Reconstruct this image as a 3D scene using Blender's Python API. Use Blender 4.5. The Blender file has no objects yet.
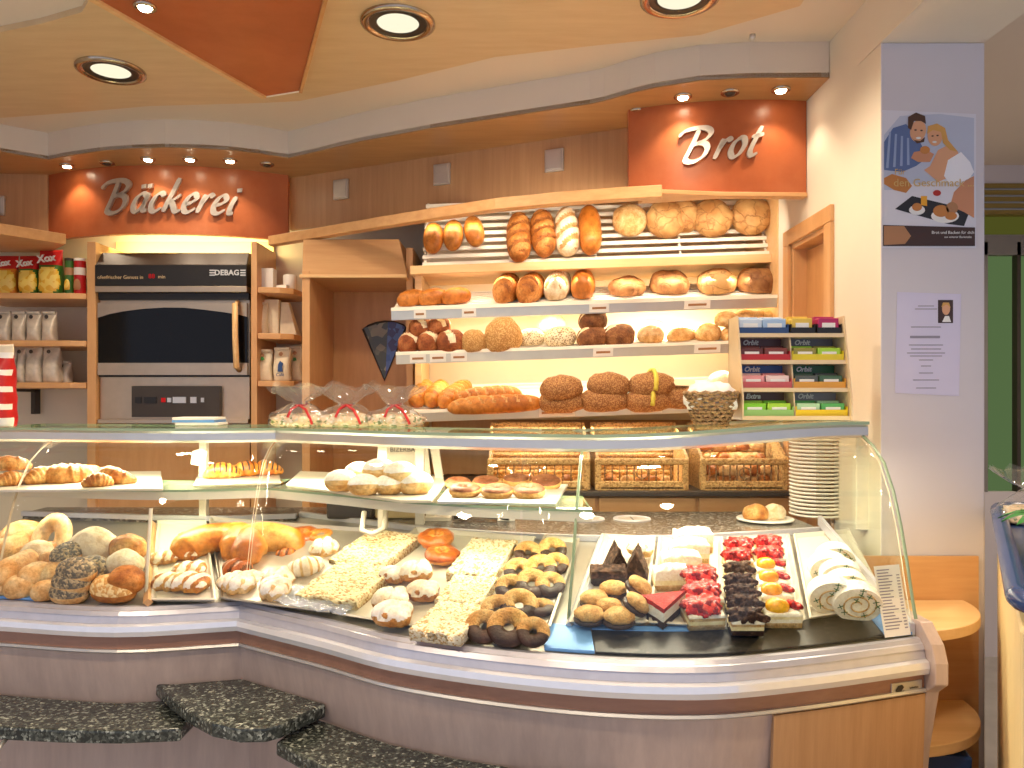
import bpy, math, random
from mathutils import Vector, Matrix, Euler, noise
PI = math.pi
R = math.radians
rnd = random.Random(7)
SC = bpy.context.scene
COL = SC.collection
F_PX, CX, HY, HZ = 780.0, 512.0, 400.0, 1.40      # focal length (px), centre column, horizon row, eye height

# ------------------------------------------------------------------ positions read off the photograph
def at(px, py, Y):
    return Vector(((px - CX) * Y / F_PX, Y, HZ - (py - HY) * Y / F_PX))
def atz(px, py, z):
    return at(px, py, (HZ - z) * F_PX / (py - HY))

# ------------------------------------------------------------------ colour and materials
def lin(c):
    o = []
    for v in c:
        v /= 255.0
        o.append(v / 12.92 if v <= 0.04045 else ((v + 0.055) / 1.055) ** 2.4)
    return (o[0], o[1], o[2], 1.0)

def newmat(name):
    m = bpy.data.materials.new(name); m.use_nodes = True
    nt = m.node_tree
    return m, nt, nt.nodes['Principled BSDF'], nt.nodes, nt.links

def plain(name, c, rough=0.5, metal=0.0, spec=0.5, var=0.06, scale=8.0, bump=0.0, coat=0.0):
    m, nt, b, N, L = newmat(name)
    b.inputs['Roughness'].default_value = rough
    b.inputs['Metallic'].default_value = metal
    b.inputs['Specular IOR Level'].default_value = spec
    b.inputs['Coat Weight'].default_value = coat
    tc = N.new('ShaderNodeTexCoord'); no = N.new('ShaderNodeTexNoise')
    no.inputs['Scale'].default_value = scale; no.inputs['Detail'].default_value = 4
    L.new(tc.outputs['Object'], no.inputs['Vector'])
    rp = N.new('ShaderNodeValToRGB')
    base = lin(c)
    rp.color_ramp.elements[0].color = tuple(v * (1 - var) for v in base[:3]) + (1,)
    rp.color_ramp.elements[1].color = tuple(min(1, v * (1 + var)) for v in base[:3]) + (1,)
    rp.color_ramp.elements[0].position = .3; rp.color_ramp.elements[1].position = .7
    L.new(no.outputs['Fac'], rp.inputs['Fac']); L.new(rp.outputs['Color'], b.inputs['Base Color'])
    if bump:
        bp = N.new('ShaderNodeBump'); bp.inputs['Strength'].default_value = bump; bp.inputs['Distance'].default_value = .01
        L.new(no.outputs['Fac'], bp.inputs['Height']); L.new(bp.outputs['Normal'], b.inputs['Normal'])
    return m

def wood(name, c1, c2, rough=0.38, stretch=(1, 1, 14), scale=3.0, coat=0.15):
    m, nt, b, N, L = newmat(name)
    b.inputs['Roughness'].default_value = rough; b.inputs['Coat Weight'].default_value = coat
    b.inputs['Coat Roughness'].default_value = .25
    tc = N.new('ShaderNodeTexCoord'); mp = N.new('ShaderNodeMapping')
    mp.inputs['Scale'].default_value = stretch
    no = N.new('ShaderNodeTexNoise'); no.inputs['Scale'].default_value = scale; no.inputs['Detail'].default_value = 7; no.inputs['Roughness'].default_value = .65
    L.new(tc.outputs['Object'], mp.inputs['Vector']); L.new(mp.outputs['Vector'], no.inputs['Vector'])
    rp = N.new('ShaderNodeValToRGB')
    rp.color_ramp.elements[0].color = lin(c1); rp.color_ramp.elements[1].color = lin(c2)
    rp.color_ramp.elements[0].position = .35; rp.color_ramp.elements[1].position = .65
    L.new(no.outputs['Fac'], rp.inputs['Fac']); L.new(rp.outputs['Color'], b.inputs['Base Color'])
    return m

def granite(name, dark, mid, light, scale=90.0, rough=.16):
    m, nt, b, N, L = newmat(name)
    b.inputs['Roughness'].default_value = rough
    tc = N.new('ShaderNodeTexCoord')
    vo = N.new('ShaderNodeTexVoronoi'); vo.inputs['Scale'].default_value = scale
    no = N.new('ShaderNodeTexNoise'); no.inputs['Scale'].default_value = scale * .35; no.inputs['Detail'].default_value = 3
    L.new(tc.outputs['Object'], vo.inputs['Vector']); L.new(tc.outputs['Object'], no.inputs['Vector'])
    sp = N.new('ShaderNodeSeparateColor'); L.new(vo.outputs['Color'], sp.inputs['Color'])
    mx = N.new('ShaderNodeMath'); mx.operation = 'MULTIPLY'
    L.new(sp.outputs['Red'], mx.inputs[0]); L.new(no.outputs['Fac'], mx.inputs[1])
    rp = N.new('ShaderNodeValToRGB'); cr = rp.color_ramp
    cr.elements[0].color = lin(dark); cr.elements[0].position = .12
    cr.elements[1].color = lin(light); cr.elements[1].position = .62
    e = cr.elements.new(.38); e.color = lin(mid)
    L.new(mx.outputs[0], rp.inputs['Fac']); L.new(rp.outputs['Color'], b.inputs['Base Color'])
    return m

def bread(name, c1, c2, c3, scale=18.0, bump=.35, rough=.55, p=(.34, .5, .66), fine=.62, spec=.35):
    """baked crust: three crust tones through noise, rough surface"""
    m, nt, b, N, L = newmat(name)
    b.inputs['Roughness'].default_value = rough; b.inputs['Specular IOR Level'].default_value = spec
    tc = N.new('ShaderNodeTexCoord'); no = N.new('ShaderNodeTexNoise')
    oi = N.new('ShaderNodeObjectInfo')
    ad = N.new('ShaderNodeVectorMath'); ad.operation = 'ADD'
    L.new(tc.outputs['Object'], ad.inputs[0]); L.new(oi.outputs['Location'], ad.inputs[1])
    no.inputs['Scale'].default_value = scale; no.inputs['Detail'].default_value = 6
    L.new(ad.outputs['Vector'], no.inputs['Vector'])
    rp = N.new('ShaderNodeValToRGB'); cr = rp.color_ramp
    cr.elements[0].color = lin(c1); cr.elements[0].position = p[0]
    cr.elements[1].color = lin(c3); cr.elements[1].position = p[2]
    e = cr.elements.new(p[1]); e.color = lin(c2)
    L.new(no.outputs['Fac'], rp.inputs['Fac'])
    n2 = N.new('ShaderNodeTexNoise'); n2.inputs['Scale'].default_value = scale * 5; n2.inputs['Detail'].default_value = 6; n2.inputs['Roughness'].default_value = .65
    L.new(ad.outputs['Vector'], n2.inputs['Vector'])
    r3 = N.new('ShaderNodeValToRGB'); r3.color_ramp.elements[0].position = .34; r3.color_ramp.elements[1].position = .56
    r3.color_ramp.elements[0].color = (fine, fine * .93, fine * .84, 1); r3.color_ramp.elements[1].color = (1, 1, 1, 1)
    mx = N.new('ShaderNodeMix'); mx.data_type = 'RGBA'; mx.blend_type = 'MULTIPLY'; mx.inputs['Factor'].default_value = 1
    L.new(n2.outputs['Fac'], r3.inputs['Fac']); L.new(rp.outputs['Color'], mx.inputs['A']); L.new(r3.outputs['Color'], mx.inputs['B'])
    L.new(mx.outputs['Result'], b.inputs['Base Color'])
    bp = N.new('ShaderNodeBump'); bp.inputs['Strength'].default_value = min(1, bump * 1.4); bp.inputs['Distance'].default_value = .010
    L.new(n2.outputs['Fac'], bp.inputs['Height']); L.new(bp.outputs['Normal'], b.inputs['Normal'])
    return m

def speckle(name, base, spot, scale=120.0, cover=.5, rough=.5, bump=.5, base2=None):
    """seeds, nuts, crumbs: voronoi cells coloured as spots over a base"""
    m, nt, b, N, L = newmat(name)
    b.inputs['Roughness'].default_value = rough
    tc = N.new('ShaderNodeTexCoord'); vo = N.new('ShaderNodeTexVoronoi'); vo.inputs['Scale'].default_value = scale
    L.new(tc.outputs['Object'], vo.inputs['Vector'])
    sp = N.new('ShaderNodeSeparateColor'); L.new(vo.outputs['Color'], sp.inputs['Color'])
    rp = N.new('ShaderNodeValToRGB'); cr = rp.color_ramp
    cr.elements[0].color = lin(spot); cr.elements[0].position = max(0.0, cover - .06)
    cr.elements[1].color = lin(base); cr.elements[1].position = min(1.0, cover + .06)
    if base2:
        e = cr.elements.new(min(.99, cover + .3)); e.color = lin(base2)
    L.new(sp.outputs['Red'], rp.inputs['Fac']); L.new(rp.outputs['Color'], b.inputs['Base Color'])
    bp = N.new('ShaderNodeBump'); bp.inputs['Strength'].default_value = bump; bp.inputs['Distance'].default_value = .004
    L.new(vo.outputs['Distance'], bp.inputs['Height']); bp.invert = True
    L.new(bp.outputs['Normal'], b.inputs['Normal'])
    return m

def cracked(name, c1, c2, crack, scale=13.0):
    m, nt, b, N, L = newmat(name)
    b.inputs['Roughness'].default_value = .65
    tc = N.new('ShaderNodeTexCoord'); oi = N.new('ShaderNodeObjectInfo')
    ad = N.new('ShaderNodeVectorMath'); ad.operation = 'ADD'
    L.new(tc.outputs['Object'], ad.inputs[0]); L.new(oi.outputs['Location'], ad.inputs[1])
    no = N.new('ShaderNodeTexNoise'); no.inputs['Scale'].default_value = scale; no.inputs['Detail'].default_value = 5
    L.new(ad.outputs['Vector'], no.inputs['Vector'])
    dm = N.new('ShaderNodeVectorMath'); dm.operation = 'MULTIPLY_ADD'
    dm.inputs[1].default_value = (.11, .11, .11)
    L.new(no.outputs['Color'], dm.inputs[0]); L.new(ad.outputs['Vector'], dm.inputs[2])
    vo = N.new('ShaderNodeTexVoronoi'); vo.feature = 'DISTANCE_TO_EDGE'; vo.inputs['Scale'].default_value = scale
    L.new(dm.outputs['Vector'], vo.inputs['Vector'])
    r1 = N.new('ShaderNodeValToRGB'); r1.color_ramp.elements[0].color = lin(c1); r1.color_ramp.elements[1].color = lin(c2)
    r1.color_ramp.elements[0].position = .35; r1.color_ramp.elements[1].position = .65
    L.new(no.outputs['Fac'], r1.inputs['Fac'])
    r2 = N.new('ShaderNodeValToRGB'); r2.color_ramp.elements[0].position = .0; r2.color_ramp.elements[1].position = .05; r2.color_ramp.elements[0].color = (.5, .5, .5, 1)
    L.new(vo.outputs['Distance'], r2.inputs['Fac'])
    mx = N.new('ShaderNodeMix'); mx.data_type = 'RGBA'
    L.new(r2.outputs['Color'], mx.inputs['Factor']); mx.inputs['A'].default_value = lin(crack)
    L.new(r1.outputs['Color'], mx.inputs['B']); L.new(mx.outputs['Result'], b.inputs['Base Color'])
    bp = N.new('ShaderNodeBump'); bp.inputs['Strength'].default_value = .6; bp.inputs['Distance'].default_value = .008
    L.new(r2.outputs['Color'], bp.inputs['Height']); L.new(bp.outputs['Normal'], b.inputs['Normal'])
    return m

def glassmat(name, tint=(245, 250, 246), gloss=1.0, rough=0.0, haze=0.0):
    m = bpy.data.materials.new(name); m.use_nodes = True
    nt = m.node_tree; N, L = nt.nodes, nt.links
    N.remove(N['Principled BSDF'])
    out = N['Material Output']
    tr = N.new('ShaderNodeBsdfTransparent'); tr.inputs['Color'].default_value = lin(tint)
    gl = N.new('ShaderNodeBsdfGlossy'); gl.inputs['Roughness'].default_value = rough
    fr = N.new('ShaderNodeLayerWeight'); fr.inputs['Blend'].default_value = .5
    pw = N.new('ShaderNodeMath'); pw.operation = 'POWER'; pw.inputs[1].default_value = 5.0
    L.new(fr.outputs['Facing'], pw.inputs[0])
    mu = N.new('ShaderNodeMath'); mu.operation = 'MULTIPLY_ADD'; mu.inputs[1].default_value = .6 * gloss; mu.inputs[2].default_value = .025 * gloss; mu.use_clamp = True
    L.new(pw.outputs[0], mu.inputs[0])
    mx = N.new('ShaderNodeMixShader')
    L.new(mu.outputs[0], mx.inputs['Fac']); L.new(tr.outputs[0], mx.inputs[1]); L.new(gl.outputs[0], mx.inputs[2])
    last = mx
    if haze:
        df = N.new('ShaderNodeBsdfDiffuse'); df.inputs['Color'].default_value = (.85, .87, .9, 1)
        m2 = N.new('ShaderNodeMixShader'); m2.inputs['Fac'].default_value = haze
        L.new(mx.outputs[0], m2.inputs[1]); L.new(df.outputs[0], m2.inputs[2]); last = m2
    L.new(last.outputs[0], out.inputs['Surface'])
    return m

def emit(name, c, strength):
    m = bpy.data.materials.new(name); m.use_nodes = True
    nt = m.node_tree; N, L = nt.nodes, nt.links
    N.remove(N['Principled BSDF'])
    e = N.new('ShaderNodeEmission'); e.inputs['Color'].default_value = lin(c); e.inputs['Strength'].default_value = strength
    L.new(e.outputs[0], N['Material Output'].inputs['Surface'])
    return m

M = {}
M['plaster'] = plain('plaster_white', (232, 222, 205), .85, var=.03, scale=3, spec=.2)
M['plaster_grey'] = plain('plaster_grey', (214, 208, 212), .85, var=.03, scale=3, spec=.2)
M['ceil_white'] = plain('ceiling_white', (226, 214, 200), .9, var=.02, scale=2, spec=.1)
M['ceil_wood'] = wood('ceiling_wood', (214, 186, 144), (222, 196, 156), .45, (1.5, 9, 3), 2.5)
M['beech'] = wood('beech', (204, 152, 100), (216, 166, 114), .4, (2, 2, .35), 9)
M['beech_h'] = wood('beech_horizontal', (206, 152, 98), (218, 168, 114), .4, (.6, 9, 9), 4)
M['beech_light'] = wood('beech_light', (226, 182, 124), (236, 194, 140), .4, (.5, 8, 8), 4)
M['beech_dark'] = wood('beech_dark', (196, 142, 88), (208, 154, 100), .42, (3, 3, .4), 8)
M['panel_wood'] = wood('panel_wood', (182, 138, 96), (196, 152, 110), .42, (14, 14, .6), 3)
M['soffit'] = wood('soffit_wood', (172, 132, 86), (184, 144, 96), .42, (1, 8, 3), 3)
M['orange'] = bread('orange_lacquer', (166, 88, 50), (180, 98, 58), (190, 110, 68), scale=2.2, fine=.93, bump=.02, rough=.32, spec=.4)
M['front_lam'] = wood('front_laminate', (188, 164, 152), (204, 180, 166), .3, (3, 3, .35), 9, coat=.3)
M['front_brown'] = wood('front_brown_band', (150, 106, 84), (168, 122, 98), .35, (.6, 8, 8), 4, coat=.2)
M['steel'] = plain('brushed_steel', (206, 204, 212), .35, .5, var=.05, scale=30)
M['steel_bright'] = plain('bright_steel', (242, 242, 246), .25, .5, var=.03, scale=30)
M['steel_oven'] = plain('oven_steel', (196, 176, 152), .34, 1.0, var=.05, scale=20)
M['alu'] = plain('aluminium', (214, 212, 208), .38, .85, var=.03, scale=20)
M['white_metal'] = plain('white_metal', (232, 224, 208), .4, 0, var=.02)
M['white_wire'] = plain('white_wire', (248, 238, 218), .35, 0, var=.02)
M['granite_dark'] = granite('granite_dark', (44, 48, 44), (86, 90, 82), (186, 190, 176), 150, .2)
M['granite_ledge'] = granite('granite_ledge', (64, 58, 52), (110, 102, 92), (190, 182, 168), 140, .22)
M['granite_black'] = granite('granite_black', (22, 19, 17), (38, 33, 30), (70, 62, 56), 140, .42)
M['black'] = plain('black_plastic', (26, 22, 20), .35, 0, var=.1)
M['dark'] = plain('dark_grey', (58, 50, 44), .4, 0, var=.08)
M['grey'] = plain('mid_grey', (128, 124, 120), .5, 0)
M['oven_glass'] = plain('oven_glass', (12, 11, 12), .08, 0, spec=.25, var=.1)
M['white'] = plain('white_paper', (244, 240, 232), .6, 0, var=.02)
M['porcelain'] = plain('porcelain', (246, 242, 232), .18, 0, var=.01, spec=.6)
M['tray_white'] = plain('tray_white', (208, 199, 182), .3, 0, var=.02)
M['tray_steel'] = plain('tray_steel', (186, 178, 166), .35, .7, var=.05)
M['sky_blue'] = plain('blue_strip', (112, 164, 226), .3, .25, var=.05)  # sky reflection put into the colour of the ledge strips; also colours a magazine
M['blue_plastic'] = plain('blue_plastic', (34, 66, 120), .25, 0, var=.05, spec=.6)
M['glass'] = glassmat('display_glass', (250, 252, 249), .9)
M['glass_green'] = glassmat('glass_shelf', (242, 250, 244), 1.0)
M['glass_edge'] = plain('glass_edge', (150, 170, 140), .2, 0, spec=.6)
M['glass_edge_w'] = plain('glass_edge_pale', (226, 214, 188), .3, 0)
M['cello'] = glassmat('cellophane', (248, 248, 250), 2.2, .06, .05)
M['film'] = glassmat('plastic_film', (236, 240, 250), 2.0, .12, .18)
M['floor'] = plain('floor_tile', (176, 172, 168), .4, 0, var=.1)
M['silver'] = plain('silver_letters', (205, 196, 186), .35, .75, var=.05)
M['lamp_lens'] = emit('lamp_lens', (255, 246, 214), .95)
M['rack_cream'] = plain('rack_cream', (238, 222, 192), .5, var=.02)
M['spot_lens'] = emit('spot_lens', (255, 240, 205), 40)
M['tube'] = emit('tube', (255, 232, 180), 6)
M['chrome'] = plain('chrome', (190, 176, 156), .18, 1.0)
M['red'] = plain('red', (190, 30, 34), .35)
M['cream_paint'] = plain('cream_paint', (232, 206, 150), .5, var=.04)
M['wicker'] = speckle('wicker', (222, 180, 116), (178, 134, 76), 160, .35, .6, .8)
M['wicker_dark'] = speckle('wicker_brown', (176, 140, 98), (124, 94, 62), 160, .4, .6, .9)
# crusts
M['crust'] = bread('crust_golden', (158, 88, 30), (190, 116, 48), (214, 148, 80))
M['crust_smooth'] = bread('crust_smooth', (176, 100, 34), (196, 120, 46), (212, 140, 66), 9, .12, .42)
M['crust_pale'] = bread('crust_pale', (204, 146, 82), (226, 178, 116), (240, 206, 152), 24, fine=.74)
M['crust_dark'] = bread('crust_dark', (104, 58, 28), (134, 80, 42), (168, 112, 66), 22, .5)
M['crust_rust'] = bread('crust_rust', (128, 62, 28), (156, 82, 40), (184, 112, 64), 20, .4)
M['flour'] = bread('floured', (212, 180, 138), (236, 216, 182), (246, 234, 208), 24, .3, .75, fine=.86)
M['score'] = bread('scored_crumb', (196, 136, 76), (214, 160, 98), (228, 184, 126), 40, .6, .7)
M['score_brown'] = bread('scored_brown', (138, 76, 30), (160, 94, 40), (178, 112, 54), 40, .5, .6)
M['rye'] = cracked('rye_crust', (178, 122, 66), (216, 170, 108), (130, 82, 40), 12)
M['rye_brown'] = cracked('rye_brown', (128, 78, 38), (186, 132, 78), (96, 56, 28), 15)
M['flour_seed'] = speckle('floured_seeded', (230, 206, 166), (150, 120, 84), 200, .26, .7, .6, (242, 224, 190))
M['seed'] = speckle('seeded_crust', (192, 136, 72), (224, 178, 112), 230, .4, .6, .7)
M['seed_dark'] = speckle('seeded_dark', (150, 96, 52), (196, 144, 88), 260, .42, .6, .7)
M['poppy'] = speckle('poppy_crust', (196, 172, 132), (96, 88, 76), 170, .55, .6, .7, (150, 130, 98))
M['sesame'] = speckle('sesame_crust', (214, 156, 84), (240, 206, 144), 150, .45, .6, .6)
M['butter'] = bread('butter_pastry', (164, 92, 34), (206, 140, 68), (232, 184, 112), 22, .35, .42)
M['butter_pale'] = bread('butter_pale', (214, 160, 92), (234, 194, 132), (246, 218, 166), 14, .2, .45)
M['bun_gold'] = bread('glazed_gold', (170, 82, 16), (212, 132, 44), (238, 184, 100), 12, .2, .32, spec=.45)
M['bun_red'] = bread('glazed_red', (164, 74, 18), (190, 98, 30), (212, 130, 56), 9, .1, .3, spec=.5)
M['icing'] = bread('icing_sugar', (236, 214, 184), (246, 234, 214), (252, 246, 234), 20, .2, .5, fine=.86)
M['sugar'] = bread('powdered_sugar', (246, 236, 220), (252, 248, 240), (255, 253, 248), 30, .25, .8, fine=.86)
M['dough_side'] = bread('fried_dough', (206, 146, 74), (228, 180, 110), (240, 206, 148), 20, .2, .5)
M['crumb'] = speckle('crumble_topping', (240, 220, 172), (212, 172, 112), 210, .28, .75, .8, (250, 236, 204))
M['almond'] = speckle('almond_topping', (236, 204, 150), (196, 150, 92), 190, .22, .7, .8, (246, 228, 184))
M['cake_side'] = bread('cake_side', (158, 96, 44), (192, 134, 72), (222, 176, 116), 40, .5, .7)
M['sponge'] = bread('sponge', (214, 168, 104), (228, 190, 130), (240, 210, 160), 60, .5, .8)
M['sponge_dark'] = bread('sponge_dark', (52, 30, 20), (70, 42, 28), (96, 62, 42), 60, .5, .8)
M['choc'] = bread('chocolate', (44, 24, 16), (60, 34, 22), (82, 50, 34), 24, .25, .35, spec=.5)
M['choc_crust'] = bread('chocolate_cake', (56, 32, 22), (84, 52, 36), (140, 102, 78), 90, .9, .6)
M['choc_glaze'] = bread('brown_glaze', (96, 52, 30), (118, 68, 42), (140, 88, 58), 20, .12, .5, spec=.2)
M['cookie'] = bread('shortbread', (204, 146, 76), (224, 172, 100), (238, 198, 132), 45, .5, .65)
M['cream'] = bread('cream', (246, 236, 212), (252, 246, 230), (255, 252, 242), 20, .3, .6, fine=.86)
M['cream_y'] = bread('cream_yellow', (240, 224, 168), (248, 236, 190), (252, 244, 212), 20, .2, .6, fine=.86)
M['jelly'] = bread('red_jelly', (160, 20, 22), (190, 34, 32), (214, 60, 50), 30, .4, .35, spec=.3)
M['berry'] = speckle('red_berries', (196, 26, 30), (130, 8, 18), 95, .3, .12, 1.0, (226, 64, 52))
M['peach'] = bread('peach', (236, 146, 10), (250, 176, 16), (255, 200, 40), 14, .08, .15, spec=.7)
M['green_print'] = plain('green_print', (58, 108, 62), .4)
M['leaf'] = plain('green_leaf', (62, 140, 60), .4, var=.2)

# ------------------------------------------------------------------ mesh builder
class MB:
    def __init__(s): s.v = []; s.f = []; s.m = []
    def add(s, vs, fs, m=0):
        b = len(s.v); s.v += [tuple(v) for v in vs]
        for i, f in enumerate(fs):
            s.f.append(tuple(b + k for k in f)); s.m.append(m[i] if isinstance(m, list) else m)
        return s
    def box(s, c, d, m=0, rot=None):
        x, y, z = d[0] / 2, d[1] / 2, d[2] / 2
        vs = [Vector(p) for p in ((-x, -y, -z), (x, -y, -z), (x, y, -z), (-x, y, -z), (-x, -y, z), (x, -y, z), (x, y, z), (-x, y, z))]
        if rot is not None: vs = [rot @ v for v in vs]
        vs = [v + Vector(c) for v in vs]
        return s.add(vs, [(3, 2, 1, 0), (4, 5, 6, 7), (0, 1, 5, 4), (1, 2, 6, 5), (2, 3, 7, 6), (3, 0, 4, 7)], m)
    def hexa(s, p, m=0):      # eight corners: lower four ccw, upper four ccw
        return s.add(p, [(3, 2, 1, 0), (4, 5, 6, 7), (0, 1, 5, 4), (1, 2, 6, 5), (2, 3, 7, 6), (3, 0, 4, 7)], m)
    def prism(s, poly, z0, z1, m=0):
        n = len(poly)
        a = sum(poly[i][0] * poly[(i + 1) % n][1] - poly[(i + 1) % n][0] * poly[i][1] for i in range(n))
        if a < 0: poly = poly[::-1]
        vs = [(p[0], p[1], z0) for p in poly] + [(p[0], p[1], z1) for p in poly]
        fs = [tuple(range(n - 1, -1, -1)), tuple(range(n, 2 * n))] + [(i, (i + 1) % n, n + (i + 1) % n, n + i) for i in range(n)]
        return s.add(vs, fs, m)
    def plate(s, poly3, nrm, t, m=0):   # planar outline given a thickness along nrm
        n = len(poly3); nv = Vector(nrm).normalized() * t
        vs = [Vector(p) for p in poly3]; vs += [v + nv for v in vs]
        fs = [tuple(range(n - 1, -1, -1)), tuple(range(n, 2 * n))] + [(i, (i + 1) % n, n + (i + 1) % n, n + i) for i in range(n)]
        return s.add(vs, fs, m)
    def tube(s, path, r, n=10, m=0, closed=False, sx=1.0, mfn=None, rfn=None):
        path = [Vector(p) for p in path]; k = len(path)
        rr = r if isinstance(r, (list, tuple)) else [r] * k
        vs, fs, ms = [], [], []
        up = Vector((0, 0, 1))
        for i in range(k):
            a = path[(i - 1) % k] if (closed or i > 0) else path[i]
            b = path[(i + 1) % k] if (closed or i < k - 1) else path[i]
            t = (b - a).normalized()
            u = up if abs(t.dot(up)) < .95 else Vector((1, 0, 0))
            x = t.cross(u).normalized(); y = x.cross(t).normalized()
            for j in range(n):
                g = 2 * PI * j / n
                q = rr[i] * (rfn(i / max(1, k - 1), g) if rfn else 1.0)
                vs.append(path[i] + x * math.cos(g) * q * sx + y * math.sin(g) * q)
        for i in range(k if closed else k - 1):
            for j in range(n):
                fs.append((i * n + j, i * n + (j + 1) % n, ((i + 1) % k) * n + (j + 1) % n, ((i + 1) % k) * n + j))
                ms.append(mfn(i / max(1, k - 1), 2 * PI * (j + .5) / n) if mfn else m)
        if not closed:
            fs.append(tuple(range(n - 1, -1, -1))); ms.append(ms[0]); fs.append(tuple((k - 1) * n + j for j in range(n))); ms.append(ms[-2])
        return s.add(vs, fs, ms)
    def lathe(s, prof, n=24, m=0, c=(0, 0, 0), cap=True):
        vs, fs, ms = [], [], []
        k = len(prof)
        for (r, z) in prof:
            for j in range(n):
                g = 2 * PI * j / n
                vs.append((c[0] + r * math.cos(g), c[1] + r * math.sin(g), c[2] + z))
        for i in range(k - 1):
            mm = m[i] if isinstance(m, list) else m
            for j in range(n):
                fs.append((i * n + j, i * n + (j + 1) % n, (i + 1) * n + (j + 1) % n, (i + 1) * n + j)); ms.append(mm)
        if cap:
            fs.append(tuple(range(n - 1, -1, -1))); ms.append(ms[0])
            fs.append(tuple((k - 1) * n + j for j in range(n))); ms.append(ms[-2])
        return s.add(vs, fs, ms)
    def grid(s, fn, nu, nv, m=0, cu=False, cv=False, mfn=None):
        vs = [fn(i / (nu if cu else nu - 1), j / (nv if cv else nv - 1)) for i in range(nu) for j in range(nv)]
        fs, ms = [], []
        for i in range(nu if cu else nu - 1):
            for j in range(nv if cv else nv - 1):
                fs.append((i * nv + j, ((i + 1) % nu) * nv + j, ((i + 1) % nu) * nv + (j + 1) % nv, i * nv + (j + 1) % nv))
                ms.append(mfn(i / nu, j / nv) if mfn else m)
        return s.add(vs, fs, ms)
    def build(s, name, mats, parent=None, loc=None, rot=None, smooth=False, bevel=0, link=True):
        me = bpy.data.meshes.new(name)
        me.from_pydata(s.v, [], s.f); 
        if not isinstance(mats, (list, tuple)): mats = [mats]
        for q in mats: me.materials.append(M[q] if isinstance(q, str) else q)
        for p, k in zip(me.polygons, s.m):
            p.material_index = k; p.use_smooth = smooth
        me.update()
        o = bpy.data.objects.new(name, me)
        if link: COL.objects.link(o)
        if parent: o.parent = parent
        if loc is not None: o.location = loc
        if rot is not None: o.rotation_euler = rot
        if bevel:
            b = o.modifiers.new('Bevel', 'BEVEL'); b.width = bevel; b.segments = 2; b.limit_method = 'ANGLE'
        return o

def tag(o, label=None, cat=None, group=None, kind=None):
    if label: o['label'] = label
    if cat: o['category'] = cat
    if group: o['group'] = group
    if kind: o['kind'] = kind
    return o
def struct(o, label=None): return tag(o, label, None, None, 'structure')
def empty(name, loc=(0, 0, 0), rot=(0, 0, 0), label=None, cat=None, group=None, link=True):
    o = bpy.data.objects.new(name, None)
    if link: COL.objects.link(o)
    o.location = loc; o.rotation_euler = rot; o.empty_display_size = .05
    return tag(o, label, cat, group)
PROTO = []
def proto(o): 
    PROTO.append(o); return o
KIDS = {}
def dup(o, loc=None, rot=None, scale=None, label=None, cat=None, group=None, parent=None):
    c = o.copy(); COL.objects.link(c)
    if parent is not None: c.parent = parent
    for ch in o.children:
        dup(ch, parent=c)
    if loc is not None: c.location = loc
    if rot is not None: c.rotation_euler = rot
    if scale is not None: c.scale = scale if isinstance(scale, (tuple, list)) else (scale,) * 3
    return tag(c, label, cat, group)

def text_mesh(body, size, extrude=.0008, shear=0.0, space=1.0, bold=0.0):
    cu = bpy.data.curves.new('lettering', 'FONT'); cu.body = body; cu.size = size; cu.extrude = extrude
    cu.shear = shear; cu.align_x = 'CENTER'; cu.align_y = 'CENTER'; cu.space_character = space; cu.offset = bold
    cu.resolution_u = 3
    o = bpy.data.objects.new('lettering', cu); COL.objects.link(o)
    dg = bpy.context.evaluated_depsgraph_get()
    me = bpy.data.meshes.new_from_object(o.evaluated_get(dg))
    bpy.data.objects.remove(o); bpy.data.curves.remove(cu)
    return me
def text(name, body, size, mat, parent, loc, rot=(PI / 2, 0, 0), link=True, **k):
    me = text_mesh(body, size, **k); me.materials.clear(); me.materials.append(M[mat])
    o = bpy.data.objects.new(name, me)
    if link: COL.objects.link(o)
    o.parent = parent; o.location = loc; o.rotation_euler = rot
    return o
ORD = ['first', 'second', 'third', 'fourth', 'fifth', 'sixth', 'seventh', 'eighth', 'ninth', 'tenth', 'eleventh', 'twelfth', 'thirteenth',
       'fourteenth', 'fifteenth', 'sixteenth', 'seventeenth', 'eighteenth', 'nineteenth', 'twentieth', 'twenty-first', 'twenty-second', 'twenty-third', 'twenty-fourth', 'twenty-fifth', 'twenty-sixth']

# ------------------------------------------------------------------ plan curve of the counter front
def hermite(pts):
    n = len(pts); sl = []
    for i in range(n):
        a, b = pts[max(0, i - 1)], pts[min(n - 1, i + 1)]
        sl.append((b[1] - a[1]) / (b[0] - a[0]))
    def f(x):
        if x <= pts[0][0]: return pts[0][1] + sl[0] * (x - pts[0][0])
        if x >= pts[-1][0]: return pts[-1][1] + sl[-1] * (x - pts[-1][0])
        for i in range(n - 1):
            if x <= pts[i + 1][0]:
                h = pts[i + 1][0] - pts[i][0]; t = (x - pts[i][0]) / h
                return ((2*t**3 - 3*t*t + 1) * pts[i][1] + (t**3 - 2*t*t + t) * h * sl[i] + (-2*t**3 + 3*t*t) * pts[i+1][1] + (t**3 - t*t) * h * sl[i+1])
    return f
KX = -.776
_fl = hermite([(-1.75, 2.26), (-1.449, 2.205), (-1.084, 2.145), (-.776, 2.205)])
_fr = hermite([(-.776, 2.205), (-.5, 2.025), (-.273, 1.87), (.098, 1.733), (.402, 1.697), (.64, 1.745), (.992, 1.86)])
def Yf(x): return _fl(x) if x < KX else _fr(x)
XL0, XR1 = -1.80, .992
def lsp(a, b, n): return [a + (b - a) * i / (n - 1) for i in range(n)]
XSL = lsp(XL0, KX, 14); XSR = lsp(KX, XR1, 40)
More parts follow.
